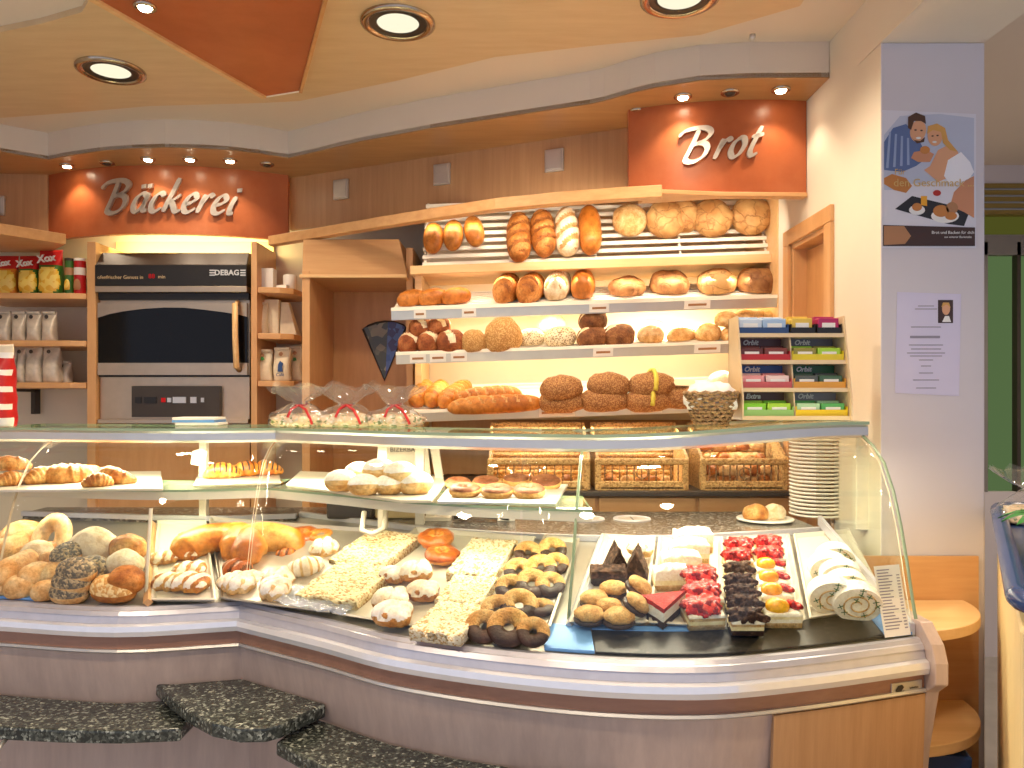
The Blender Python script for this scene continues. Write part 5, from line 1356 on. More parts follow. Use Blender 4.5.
def front(u): return .5 < u < 1.0
def crisp(px0, px1, y0, y1, tp, low, label, txt=True):
    Y = 3.92; a, c = at(px0, y1, Y), at(px1, y0, Y); w = c.x - a.x; h = c.z - zl[0] - .001
    def mf(u, v):
        if not front(u): return 1
        if v > .93 : return 1
        if v > .62: return 2
        uu = (u - .75) * 4
        if (uu * uu) / .55 + (v - .30) ** 2 / .07 < 1: return 0
        return 1
    o = bag('crisp_bag', w * 1.0, .09, h, [low, tp, 'chip_r'], mf, nv=24)
    o.location = ((a.x + c.x) / 2, Y, zl[0] + .001)
    if txt: text('lettering', 'Xox', h * .22, 'white', o, (0, -.046, h * .78), (PI / 2, R(-8), 0), extrude=.003, bold=.0015)
    ch = MB()
    for q in range(3): ch.lathe([(.0, .0), (.02, .004), (.026, .001)], 12, 0, (0, 0, 0), cap=False)
    return tag(o, label, 'crisp bag', 'crisp bags on the top left shelf')
crisp(-3, 19, 256, 292, 'chip_o', 'chip_y', 'yellow crisp bag with red band, leftmost on the shelf')
crisp(20, 40, 256, 292, 'chip_g', 'chip_y', 'green-edged crisp bag in the middle of the three')
crisp(40, 63, 250, 292, 'chip_g', 'chip_y', 'tallest green-edged crisp bag, beside the crisp tubes')
def tubecan(px, w, y0, mat, label, dark=False):
    Y = 3.92; p = at(px, 292, Y); r = w / 2 * Y / 780; h = at(px, y0, Y).z - zl[0]
    o = MB().lathe([(r, 0), (r, h * .93)], 24, 0).build('crisp_tube', [mat], None, (p.x, Y, zl[0] + .001), smooth=False)
    MB().lathe([(r * 1.03, h * .93), (r * 1.03, h), (r * .9, h + .001)], 24, 0).build('lid', 'white' if not dark else 'dark', o)
    MB().lathe([(r * 1.01, h * .55), (r * 1.01, h * .75)], 24, 0, cap=False).build('label_band', 'p_grain' if dark else 'white', o)
    m = MB()
    bl = blob('print', ['chip_y' if dark else 'p_grain'], r * 1.3, .006, h * .3, 2, 14, 10); PROTO.remove(bl); COL.objects.link(bl); bl.parent = o; bl.location = (0, -r, h * .15)
    tag(o, label, 'crisp tube', 'crisp tubes')
tubecan(69.5, 9, 259, 'chip_g', 'dark crisp tube beside the tallest crisp bag', True)
tubecan(80, 11, 259, 'red', 'red crisp tube next to the oven housing')
def pack(name, px0, px1, y0, z, Y, mat, label, cat, group, d=.07, lean=0):
    a, c = at(px0, 0, Y), at(px1, y0, Y); w = c.x - a.x; h = c.z - z - .002
    o = bag(name, w, d, h, [mat]); o.location = ((a.x + c.x) / 2, Y, z + .001); o.rotation_euler = (0, R(lean), 0)
    fm = MB(); fm.box((0, -.006, h * .985), (w * .9, .02, .012)); fm.build('fold_clip', mat, o, bevel=.002)
    fm = MB(); fm.lathe([(.010, 0), (.0, .002)], 14, 0, cap=False); q = fm.build('valve', 'dark' if mat == 'foil' else 'p_grain', o, (0, -d * .5 + .002, h * .82), (PI / 2, 0, 0)); 
    return tag(o, label, cat, group)
for i, (x0, x1) in enumerate([(-3, 12), (13.5, 27), (28, 42), (43.5, 57)]):
    pack('coffee_bag', x0, x1, 312, zl[1], 3.88, 'foil', 'silver coffee bag on the middle left shelf, ' + ['leftmost, cut by the picture edge', 'second from the left', 'third from the left', 'rightmost'][i], 'coffee bag', 'coffee bags on the middle left shelf')
for i, (x0, x1, y0) in enumerate([(12, 19, 345), (19.5, 27, 345), (27, 43, 345), (44, 61, 345)]):
    pack('coffee_bag', x0, x1, y0, zl[2], 3.9, 'foil', 'silver coffee bag on the lowest left shelf, ' + ['leftmost and narrow', 'second from the left, narrow', 'third from the left', 'rightmost, wider'][i], 'coffee bag', 'coffee bags on the lowest left shelf')
o = pack('coffee_bag', 58, 72, 362, zl[2], 3.96, 'foil', 'small crumpled silver bag at the right end of the lowest left shelf', 'coffee bag', None)
# right of the oven
p = at(259, 288, 3.95); tag(MB().lathe([(.024, 0), (.03, .05), (.031, .075), (.026, .078)], 20, 0).build('cup', 'choc', None, (p.x + .02, 3.95, zr[0] + .001), smooth=True), 'dark brown cup half hidden beside the oven', 'cup')
def boxpack(name, px0, px1, y0, z, Y, mat, label, cat, d=.06, lid=True):
    a, c = at(px0, 0, Y), at(px1, y0, Y); w = c.x - a.x; h = c.z - z - .001
    o = MB().box((0, 0, h / 2), (w, d, h)).build(name, mat, None, ((a.x + c.x) / 2, Y, z + .001), bevel=.003)
    if lid: MB().box((0, 0, h * .9), (w * 1.03, d * 1.03, h * .18)).build('lid', 'white', o, bevel=.002)
    return tag(o, label, cat)
boxpack('sugar_carton', 262, 275, 269, zr[0], 3.92, 'white', 'white carton on the top shelf right of the oven', 'carton')
p = at(290, 288, 3.96)
m = MB(); m.lathe([(.030, 0), (.034, .006), (.034, .082), (.031, .084), (.030, .01)], 24, 0); o = m.build('mug', 'porcelain', None, (p.x, 3.96, zr[0] + .001), smooth=True)
tag(o, 'white mug at the right end of the top shelf', 'mug')
m = MB(); a = at(275, 285, 3.83); m.box((0, 0, .009), (.055, .03, .018)); tag(m.build('price_card', 'white', None, (a.x + .03, 3.86, zr[0] + .001), (0, 0, R(-15)), bevel=.001), 'small white card lying at the front of the top shelf', 'card')
pack('tea_bag_pack', 254, 268, 303, zr[1], 3.92, 'paper_bag', 'pale paper pack at the left of the middle shelf, beside the oven', 'pack', None, .05)
boxpack('tea_carton', 264, 280, 300, zr[1], 3.96, 'paper_bag', 'tall pale carton in the middle of the middle right shelf', 'carton', .05, False)
m = MB(); a, c = at(282, 333, 3.98), at(299, 303, 3.98); w = c.x - a.x; h = c.z - zr[1]
m.hexa([(0, -.04, 0), (w, -.04, 0), (w, .04, 0), (0, .04, 0), (0, -.02, h), (w * .45, -.02, h), (w * .45, .02, h), (0, .02, h)])
tag(m.build('paper_pack', 'paper_bag', None, (a.x, 3.98, zr[1] + .001), bevel=.003), 'wedge-shaped pale pack at the right end of the middle right shelf', 'pack')
o1 = pack('coffee_pack', 255, 273, 350, zr[2], 3.90, 'paper_bag', 'cream coffee pack at the left of the lowest right shelf', 'pack', 'cream coffee packs', .06)
o2 = pack('coffee_pack', 274, 291, 348, zr[2], 3.89, 'paper_bag', 'cream coffee pack with dark blue print, in the middle of the lowest right shelf', 'pack', 'cream coffee packs', .06)
o3 = pack('coffee_pack', 289, 303, 347, zr[2], 3.96, 'paper_bag', 'cream coffee pack behind the one with blue print', 'pack', 'cream coffee packs', .05)
m = MB(); m.plate([(-.012, -.040, .045), (.014, -.040, .045), (.010, -.040, .07), (.016, -.040, .085), (.0, -.040, .10), (-.010, -.040, .08)], (0, -1, 0), .002); m.build('print', 'blue_plastic', o2)
text('lettering', 'Café', .022, 'blue_plastic', o2, (0, -.041, .03), extrude=.0008)
for q in (o1, o3): MB().plate([(-.006, -.036, .10), (.014, -.036, .105), (.008, -.036, .12), (-.004, -.036, .118)], (0, -1, 0), .002).build('print', 'leaf', q)

# wooden wall unit between oven and bread rack
e = empty('wall_unit', at(355, 420, 3.75), label='beech wall unit with overhead locker and open niche', cat='cabinet'); b = e.location
a, c = at(302, 222, 3.62), at(405, 278, 3.62)
d = MB().hexa([(a.x - b.x, 3.62 - b.y, c.z - b.z), (c.x + .012 - b.x, 3.62 - b.y, c.z - b.z), (c.x + .012 - b.x, 4.1 - b.y, c.z - b.z), (a.x - b.x, 4.1 - b.y, c.z - b.z), (a.x - b.x, 3.64 - b.y, 2.15 - b.z), (c.x - .03 - b.x, 3.64 - b.y, 2.15 - b.z), (c.x - .03 - b.x, 4.1 - b.y, 2.15 - b.z), (a.x - b.x, 4.1 - b.y, 2.15 - b.z)]).build('locker', 'beech_h', e, bevel=.003)
MB().box(((a.x + c.x) / 2 - b.x, 3.618 - b.y, c.z + .008 - b.z), (c.x - a.x + .02, .02, .016)).build('locker_rail', 'beech_light', e, bevel=.002)
MB().box((a.x + .018 - b.x, 3.86 - b.y, 1.0 - b.z), (.036, .48, 2.0)).build('side_panel', 'beech', e, bevel=.002)
q = at(415, 0, 3.9)
MB().box((q.x - b.x, 3.89 - b.y, 1.06 - b.z), (.03, .40, 2.12)).build('side_panel', 'beech', e)
MB().box(((a.x + q.x) / 2 - b.x, 4.11 - b.y, 1.05 - b.z), (q.x - a.x, .02, 2.1)).build('back_panel', 'beech_dark', e)
Yd = 4.095
fan = [(363, 329), (368, 326), (376, 323), (385, 321.5), (394, 322), (403, 325), (406, 327)]
m = MB(); m.plate([at(384.5, 380, Yd) - b] + [at(x, y, Yd) - b for x, y in fan[::-1]], (0, -1, 0), .004); 
M['fan_grey'] = speckle('patterned_glass', (120, 116, 92), (84, 84, 70), 26, .5, .12, .1, (150, 140, 112)); M['fan_blue'] = speckle('blue_glass', (60, 84, 150), (92, 112, 176), 30, .5, .12, .1, (70, 60, 110))
m.build('fan_window', 'fan_grey', e)
m = MB(); m.plate([at(385.5, 378, Yd - .005) - b, at(405, 327, Yd - .005) - b, at(396, 322.5, Yd - .005) - b, at(388, 321.8, Yd - .005) - b], (0, -1, 0), .003); m.build('fan_window', 'fan_blue', e)
m = MB(); m.tube([at(384.5, 380, Yd - .003) - b] + [at(x, y, Yd - .003) - b for x, y in fan], .006, 6, closed=True); m.build('fan_frame', 'dark', e)

# ------------------------------------------------------------------ bread rack
def shx(x): return .034 * (x + .52)
X0, X1 = at(392, 0, 3.35).x, at(783, 0, 3.35).x
e = empty('bread_rack', (.35, 3.7, 1.03), label='tall bread rack with a slatted top and three steel-edged shelves', cat='rack'); b = e.location
MB().box(((X0 + .08 + X1) / 2 - b.x, 3.80 - b.y, 1.80 - b.z), (X1 - X0 - .10, .02, 1.3)).build('back_panel', 'rack_cream', e)
MB().box((X1 - .045 - b.x + .03, 3.55 - b.y, 1.66 - b.z), (.035, .46, 1.26)).build('side_panel', 'beech_light', e, bevel=.002)
MB().box((X0 + .10 - b.x, 3.62 - b.y, 1.50 - b.z), (.03, .32, .94)).build('side_panel', 'beech_light', e, bevel=.002)
ROW = {2: 1.787, 3: 1.598, 4: 1.348}
def shl(x, y, z): return (x - b.x, y - b.y, z + shx(x) - b.z)
for r_ in (2, 3, 4):
    zf = ROW[r_]
    xa, xb = X0 + (.02 if r_ > 2 else 0), X1 - .005
    if r_ == 4: xa += .06
    m = MB()
    m.hexa([shl(xa, 3.352, zf - .014), shl(xb, 3.352, zf - .014), shl(xb, 3.69, zf - .014 + .118), shl(xa, 3.69, zf - .014 + .118), shl(xa, 3.352, zf - .004), shl(xb, 3.352, zf - .004), shl(xb, 3.69, zf - .004 + .118), shl(xa, 3.69, zf - .004 + .118)])
    bd = m.build('shelf_board', 'white_wire', e)
    m = MB()
    for i in range(7):
        y = 3.40 + i * .045; z = zf + .35 * (y - 3.352) - .002
        m.hexa([shl(xa, y, z - .004), shl(xb, y, z - .004), shl(xb, y + .014, z - .004), shl(xa, y + .014, z - .004), shl(xa, y, z + .004), shl(xb, y, z + .004), shl(xb, y + .014, z + .004), shl(xa, y + .014, z + .004)])
    m.build('slats', 'white_wire', bd)
    m = MB()
    m.hexa([shl(xa, 3.335, zf - .046), shl(xb, 3.335, zf - .046), shl(xb, 3.352, zf - .046), shl(xa, 3.352, zf - .046), shl(xa, 3.325, zf + .004), shl(xb, 3.325, zf + .004), shl(xb, 3.352, zf + .004), shl(xa, 3.352, zf + .004)])
    pr = m.build('price_or_sky_strip', 'alu', bd)
    m = MB(); m.hexa([shl(xa, 3.322, zf - .008), shl(xb, 3.322, zf - .008), shl(xb, 3.356, zf - .008), shl(xa, 3.356, zf - .008), shl(xa, 3.322, zf + .006), shl(xb, 3.322, zf + .006), shl(xb, 3.356, zf + .006), shl(xa, 3.356, zf + .006)])
    m.build('rail_edge', 'white_wire', bd)
    tags_ = {2: [(420, 12), (469, 14), (599, 20), (697, 26)], 3: [(418, 16), (438, 16), (459, 16), (603, 20), (707, 26)], 4: [(548, 18), (566, 18), (640, 18), (655, 14)]}[r_]
    for px, w in tags_:
        x = at(px, 0, 3.33).x
        m = MB(); ww = w / 2 * 3.33 / 780
        m.hexa([shl(x - ww, 3.328, zf - .042), shl(x + ww, 3.328, zf - .042), shl(x + ww, 3.332, zf - .042), shl(x - ww, 3.332, zf - .042), shl(x - ww, 3.319, zf - .006), shl(x + ww, 3.319, zf - .006), shl(x + ww, 3.323, zf - .006), shl(x - ww, 3.323, zf - .006)])
        tg_ = m.build('price_tag', 'white', bd)
        m = MB(); m.hexa([shl(x - ww * .7, 3.3225, zf - .026), shl(x + ww * .7, 3.3225, zf - .026), shl(x + ww * .7, 3.3245, zf - .030), shl(x - ww * .7, 3.3245, zf - .030), shl(x - ww * .7, 3.3202, zf - .021), shl(x + ww * .7, 3.3202, zf - .021), shl(x + ww * .7, 3.3222, zf - .021), shl(x - ww * .7, 3.3222, zf - .021)]); m.build('price_print', 'p_grain', tg_)
# slatted top leaning back
T0, T1 = (3.43, 1.992), (3.575, 2.285)
m = MB(); xa, xb = at(424, 0, 3.5).x, X1 - .03
for i in range(9):
    t = i / 8; y = T0[0] + (T1[0] - T0[0]) * t; z = T0[1] + (T1[1] - T0[1]) * t
    m.hexa([shl(xa, y, z - .008), shl(xb, y, z - .008), shl(xb, y + .012, z - .008), shl(xa, y + .012, z - .008), shl(xa, y, z + .008), shl(xb, y, z + .008), shl(xb, y + .012, z + .008), shl(xa, y + .012, z + .008)])
for x in lsp(xa + .01, xb - .01, 5):
    m.tube([shl(x, T0[0] + .016, T0[1] - .01), shl(x, T1[0] + .016, T1[1] + .012)], .006, 6)
m.build('slatted_front', 'white_wire', e)
m = MB(); m.hexa([shl(xa - .05, 3.40, 1.945), shl(xb + .02, 3.40, 1.945), shl(xb + .02, 3.44, 1.945), shl(xa - .05, 3.44, 1.945), shl(xa - .05, 3.40, 1.982), shl(xb + .02, 3.40, 1.982), shl(xb + .02, 3.44, 1.982), shl(xa - .05, 3.44, 1.982)])
m.build('wood_rail', 'beech_light', e, bevel=.002)
m = MB(); m.hexa([shl(xa - .05, 3.44, 1.95), shl(xb + .02, 3.44, 1.95), shl(xb + .02, 3.79, 1.95), shl(xa - .05, 3.79, 1.95), shl(xa - .05, 3.44, 1.962), shl(xb + .02, 3.44, 1.962), shl(xb + .02, 3.79, 1.962), shl(xa - .05, 3.79, 1.962)])
m.build('upper_board', 'beech_light', e)
for zz in (1.712, 1.525): 
    m = MB(); m.hexa([shl(X0 + .1, 3.40, zz + .045), shl(X1 - .06, 3.40, zz + .045), shl(X1 - .06, 3.43, zz + .045), shl(X0 + .1, 3.43, zz + .045), shl(X0 + .1, 3.40, zz + .06), shl(X1 - .06, 3.40, zz + .06), shl(X1 - .06, 3.43, zz + .06), shl(X0 + .1, 3.43, zz + .06)])
    m.build('light_tube', 'tube', e)

def onplane(px, py, p0, n, lift):
    d_ = at(px, py, 1.0) - Vector((0, 0, HZ)); o_ = Vector((0, 0, HZ)); q = Vector(p0) + Vector(n) * lift
    t = (q - o_).dot(n) / d_.dot(n); return o_ + d_ * t
def put_row(r_, key, px, py, label, cat, group=None, rz=0., sc=1., stack=0., roll=0.):
    o = P[key]; h = o['h'] * (sc if not isinstance(sc, tuple) else sc[2])
    if r_ == 1: sl = (T1[1] - T0[1]) / (T1[0] - T0[0]); p0 = Vector((-.52, T0[0] - .004, T0[1]))
    else: sl = .35; p0 = Vector((-.52, 3.352, ROW[r_] + .003))
    X_ = Vector((1, 0, .034)).normalized(); Y_ = Vector((0, 1, sl)).normalized(); Z_ = X_.cross(Y_).normalized(); Y_ = Z_.cross(X_)
    p = onplane(px, py, p0, Z_, h / 2 + stack) - Z_ * (h / 2)
    rot = (Matrix((X_, Y_, Z_)).transposed() @ Matrix.Rotation(R(roll), 3, 'X') @ Matrix.Rotation(R(rz), 3, 'Z')).to_euler()
    return dup(o, p, rot, sc, label, cat, group)
BL = 'loaves on the bread rack'
T_ = 'on the slatted top of the bread rack'
for i, (px, py) in enumerate([(433, 237), (453, 234), (474, 230)]):
    put_row(1, 'small_roll', px, py, 'small brown loaf ' + ['first', 'second', 'third'][i] + ' from the left ' + T_, 'loaf', BL, 90 + (8 if i == 2 else -3), (1.05, 1.08, 1))
put_row(1, 'loaf_slash', 519, 235, 'scored brown loaf on the slatted rack top, left of the other scored one', 'loaf', BL, 88, (1.0, 1, 1))
put_row(1, 'loaf_slash', 543, 231, 'scored brown loaf on the slatted rack top, beside the white-scored one', 'loaf', BL, 92, (.95, 1, 1))
put_row(1, 'loaf_flour', 567, 230, 'white floured loaf with brown scores ' + T_, 'loaf', BL, 90, (.98, 1, 1))
put_row(1, 'loaf_plain', 590, 228, 'long smooth brown loaf ' + T_, 'loaf', BL, 89, (1.0, .95, 1))
for px, py, k, sc, lb in [(630, 218, 'round_pale', .82, 'smooth pale round loaf '), (683, 214, 'round_rye', .82, 'cracked round loaf half hidden behind another '), (667, 217, 'round_rye', .90, 'cracked round loaf in front of a half hidden one '), (713, 216, 'round_rye', .90, 'cracked round loaf second from the right end '), (752, 214, 'round_rye', .90, 'cracked round loaf at the right end ')]:
    put_row(1, k, px, py, lb + 'on the slatted rack top', 'round loaf', BL, px * 7 % 360, sc, -.004 if px == 683 else .001)
S2 = 'on the upper steel-edged shelf'
for i, (px, py) in enumerate([(412, 297), (433, 296), (456, 295)]):
    put_row(2, 'small_roll', px, py, 'small oval brown loaf ' + ['first', 'second', 'third'][i] + ' from the left ' + S2, 'loaf', BL, 30, (.95, .9, .95))
put_row(2, 'loaf_slash', 507, 286, 'scored brown loaf ' + S2 + ', the left of two', 'loaf', BL, 76, (.95, 1.0, 1.1)); put_row(2, 'loaf_slash', 531, 286, 'scored brown loaf ' + S2 + ', the right of two', 'loaf', BL, 72, (.95, 1.0, 1.1))
put_row(2, 'loaf_flour', 558, 283, 'white floured loaf with scores ' + S2, 'loaf', BL, 74, (.95, 1.0, 1.12)); put_row(2, 'loaf_plain', 583, 282, 'smooth brown loaf ' + S2, 'loaf', BL, 82, (.9, 1.0, 1.15))
for px, py, k, sc, lb in [(627, 285, 'round_brown', (.86, .8, .72), 'flat cracked round loaf, first from the left '), (669, 281, 'round_brown', (.9, .8, .9), 'cracked round loaf, second from the left '), (717, 280, 'round_rye', (.95, .8, .85), 'pale cracked round loaf, third from the left '), (758, 279, 'round_brown', (.95, .8, .95), 'cracked round loaf at the right end ')]:
    put_row(2, k, px, py, lb + S2, 'round loaf', BL, px * 5 % 90 - 45, sc)
S3 = 'on the middle steel-edged shelf'
for px, py, k, rz, sc, st, lb in [(421, 326, 'rustic', 40, .75, .06, 'dusty rustic loaf, upper left of the pile '), (439, 325, 'rustic', 50, .75, .06, 'dusty rustic loaf, upper right of the pile '), (410, 341, 'rustic', 60, .8, 0, 'dusty rustic loaf at the left end '), (430, 340, 'rustic', 55, .85, 0, 'dusty rustic loaf, second from the left at the front '), (452, 340, 'rustic', 15, .9, 0, 'dusty rustic loaf, third from the left at the front '),
                              (474, 340, 'seed_loaf', 10, .65, 0, 'small seeded loaf beside the big seeded one '), (503, 333, 'seed_loaf', 30, (1.0, 1.0, .95), 0, 'big round seeded loaf '), (531, 336, 'flour_seed', 0, .8, 0, 'whitish floured round loaf '), (560, 335, 'flour_seed', 10, .95, 0, 'speckled floured loaf in front of the whitish ones '), (552, 323, 'roll_flour', 0, 1.3, .03, 'floured loaf behind the speckled floured one '),
                              (593, 319, 'dark_slash', 20, .85, .065, 'white-scored dark loaf on top of two others '), (592, 336, 'dark_slash', 15, .88, 0, 'dark loaf with white scores, lower left of its stack '), (619, 334, 'dark_slash', 15, .92, 0, 'dark loaf with white scores, right of its stack '),
                              (681, 333, 'long_pale', 20, .9, 0, 'pale yellow bun left of the front one '), (708, 331, 'round_pale', 0, .62, 0, 'round pale bun at the front '), (727, 318, 'round_pale', 0, .55, .06, 'pale bun on top of the front ones '), (733, 333, 'round_pale', 30, .55, 0, 'pale bun beside the sweets rack '), (748, 316, 'long_pale', 10, .95, .06, 'long pale bun at the right, on top '), (768, 318, 'round_pale', 0, .6, .04, 'pale bun at the right end ')]:
    put_row(3, k, px, py, lb + S3, 'loaf', BL, rz, sc, st)
o = put_row(3, 'round_pale', 651, 333, 'pale loaf in a clear bag ' + S3, 'loaf', None, 0, .62)
m = MB(); m.grid(lambda u, v: Vector(((.11 + .02 * noise.noise(Vector((u * 9, v * 6, 0)))) * math.cos(2 * PI * u) * math.sin(PI * (.04 + .92 * v)), (.10 + .02 * noise.noise(Vector((u * 9, v * 6, 5)))) * math.sin(2 * PI * u) * math.sin(PI * (.04 + .92 * v)), .065 - .075 * math.cos(PI * v) + .01)), 28, 16, cu=True)
m.build('clear_bag', 'cello', o, (0, 0, .0), smooth=True)
S4 = 'on the lowest steel-edged shelf'
for px, py, k, rz, sc, st, lb in [(422, 392, 'twist', 78, (.75, 1, .95), 0, 'plaited golden loaf at the left end '), (437, 392, 'twist', 78, (.75, 1, .95), 0, 'plaited golden loaf, second from the left '), (455, 392, 'baguette', 66, (.55, .95, .95), 0, 'baguette pointing to the back '), (487, 395, 'baguette', 9, (.62, .95, 1), .0, 'long baguette lying across, behind the front one '), (495, 403, 'baguette', 3, (.82, 1, .92), .0, 'longest baguette lying across at the front '),
                              (561, 386, 'grain_oval', 10, (.85, 1, 1), .06, 'dark grain loaf at the left, on top '), (562, 399, 'grain_oval', 5, (.95, 1, 1), 0, 'dark grain loaf at the left, underneath '), (608, 383, 'grain_oval', -5, (.85, 1, 1), .06, 'dark grain loaf in the middle, on top '), (604, 398, 'grain_oval', 0, (1.0, 1, 1), 0, 'dark grain loaf in the middle, underneath ')]:
    put_row(4, k, px, py, lb + S4, 'loaf', BL, rz, sc, st)
M['band'] = plain('paper_band', (226, 208, 80), .5); M['band_w'] = plain('paper_tag', (240, 230, 190), .5)
for px, py, st, lb in [(651, 383, .06, 'dark grain loaf with a yellow paper band, on top '), (648, 398, 0, 'dark grain loaf with a yellow paper band, underneath ')]:
    o = put_row(4, 'grain_oval', px, py, lb + S4, 'loaf', BL, 5, (.95, 1, 1), st)
    m = MB(); m.tube([(.012 * math.sin(g), .069 * math.cos(g), .036 + .062 * math.sin(g)) for g in [PI * i / 16 for i in range(17)]], .0105, 6, sx=1.0); m.v = [(x * 1.0, y, max(.0, z)) for x, y, z in m.v]; m.build('paper_band', 'band', o, smooth=True)
o = put_row(4, 'grain_oval', 682, 394, 'dark grain loaf carrying a pale paper tag ' + S4, 'loaf', BL, -8, (.9, 1, 1.1), 0)
MB().box((.01, -.01, .093), (.11, .05, .003), rot=Euler((.2, .1, .3)).to_matrix()).build('paper_tag', 'band_w', o)
put_row(4, 'roll_flour', 722, 380, 'pale loaf behind the wicker basket ' + S4, 'loaf', BL, 0, 1.3, .02)

# base cabinet and roll baskets below the rack
e = empty('base_cabinet', (.35, 3.4, 0), label='low beech cabinet carrying the roll baskets below the bread rack', cat='cabinet')
MB().box((-.02, .04, .51), (1.56, .62, 1.02)).build('body', 'beech', e)
for i in range(4): MB().box((-.61 + i * .40, -.278, .61), (.385, .016, .80)).build('door', 'beech_h', e, bevel=.003)
MB().box((-.02, .0, 1.03), (1.58, .66, .02)).build('worktop', 'dark', e, bevel=.003)
MB().box((-.005, .34, 1.175), (1.46, .02, .26)).build('back_panel', 'beech_dark', e)
def wicker(px0, px1, label, Y=3.10):
    zb = 1.041; a, c = at(px0, 0, Y), at(px1, 0, Y); w = c.x - a.x; xm = (a.x + c.x) / 2; dp = .27; hf, hb = .125, .262
    e = empty('wicker_basket', (xm, Y, zb), label=label, cat='basket', group='wicker roll baskets')
    MB().box((0, dp / 2, .006), (w - .02, dp, .012)).build('basket_floor', 'wicker', e)
    MB().box((0, .010, .018), (w, .020, .036)).build('front_rail', 'wicker', e, bevel=.006)
    MB().box((0, .010, hf - .012), (w, .024, .026)).build('front_rail', 'wicker', e, bevel=.008)
    for s_ in (-1, 1): MB().box((s_ * (w / 2 - .013), .010, hf / 2), (.026, .022, hf)).build('corner_post', 'wicker', e, bevel=.006)
    m = MB(); n = 11
    for i in range(n):
        x = -w / 2 + .026 + (w - .052) * (i + .5) / n; m.tube([(x, .010, .03), (x, .010, hf - .02)], .0032, 6)
    m.build('front_bars', 'wicker_dark', e, smooth=True)
    MB().tube([(.022 * math.cos(g), -.006, hf * .55 + .022 * math.sin(g)) for g in [2 * PI * i / 20 for i in range(20)]], .003, 6, closed=True).build('handle_ring', 'wicker_dark', e, smooth=True)
    m = MB(); nr = 14
    for i in range(nr):
        z = .012 + (hb - .02) * i / (nr - 1); m.tube([(-w / 2 + .012, dp - .006 + .004 * (i % 2), z), (w / 2 - .012, dp - .006 + .004 * (i % 2), z)], .0105, 6)
    m.build('woven_back', 'wicker', e, smooth=True)
    for s_ in (-1, 1):
        MB().plate([(s_ * (w / 2 - .008), .012, .0), (s_ * (w / 2 - .008), dp, .0), (s_ * (w / 2 - .008), dp, hb), (s_ * (w / 2 - .008), .012, hf)], (1, 0, 0), .010).build('woven_side', 'wicker', e)
    return e, xm, w, zb, Y
W1 = wicker(487, 590, 'wicker basket at the left, seen through the glass divider')
W2 = wicker(595, 689, 'wicker basket in the middle, nearly empty, with a few rolls')
W3 = wicker(700, 789, 'wicker basket at the right, full of small golden rolls')
P['mini'] = blob('small_bread_roll', ['crust_pale'], .062, .048, .042, 2.1, 22, 16, seed=50, nz=.08)
P['mini_b'] = blob('small_bread_roll', ['crust'], .066, .046, .042, 2.2, 22, 16, seed=51, nz=.08)
def fill(Wk, rowsdef, key, label, group):
    e_, xm, w, zb, Y = Wk
    for (yy, zz, n, jit) in rowsdef:
        for i in range(n):
            x = xm - w / 2 + .045 + (w - .09) * (i + .5) / n
            dup(P[key[(i + int(zz * 100)) % len(key)]], (x + rnd.uniform(-.004, .004), Y + yy, zb + zz), (rnd.uniform(-.25, .25), rnd.uniform(-.2, .2), rnd.uniform(0, PI)), rnd.uniform(.9, 1.08), label, 'bread roll', group)
fill(W1, [(.06, .014, 4, 0), (.12, .014, 4, 0)], ['mini_b'], 'small brown roll in the left wicker basket', 'rolls in the left basket')
fill(W2, [(.06, .014, 5, 0), (.12, .014, 4, 0)], ['mini_b', 'mini_b', 'mini'], 'small roll behind the bars of the nearly empty middle basket', 'rolls in the middle basket')
fill(W3, [(.06, .014, 5, 0), (.062, .056, 5, 0), (.12, .014, 4, 0), (.125, .056, 4, 0), (.13, .10, 5, 0), (.19, .06, 4, 0), (.19, .10, 4, 0), (.20, .145, 5, 0)], ['mini', 'roll_x', 'mini_b'] if False else ['mini', 'mini', 'mini_b'], 'small golden roll heaped in the full right wicker basket', 'rolls in the right basket')

# ------------------------------------------------------------------ on the stone ledge
zl_ = .9855
# stack of plates
pr_ = [(.001, .003), (.055, .002), (.060, .0), (.066, .001), (.091, .0035), (.0935, .006), (.0935, .0095), (.091, .0115), (.064, .006), (.001, .006)]
plate = proto(MB().lathe(pr_, 40, 0, cap=False).build('plate', 'porcelain', smooth=True, link=False))
ps = at(816.5, 515, 2.79)
NPL = 22
for i in range(NPL):
    dup(plate, (ps.x + rnd.uniform(-.001, .001), ps.y, zl_ + .0005 + i * .0134), (0, 0, 0), 1.0, 'white plate in the tall stack, ' + ('topmost' if i == NPL - 1 else 'bottom one' if i == 0 else ORD[NPL - 1 - i] + ' from the top'), 'plate', 'plates in the tall stack')
pd = atz(765, 521, zl_)
dup(plate, (pd.x, pd.y, zl_ + .0005), (0, 0, 0), (1.02, 1.02, 1.0), 'single white plate with two rolls, left of the plate stack', 'plate')
dup(P['roll_gold'], (pd.x - .036, pd.y - .01, zl_ + .008), (0, 0, R(-15)), .95, 'golden roll on the single plate', 'bread roll')
dup(P['roll_flour'], (pd.x + .034, pd.y + .004, zl_ + .008), (0, R(-6), R(30)), .85, 'pale floured roll on the single plate', 'bread roll')
p = atz(628, 520, zl_)
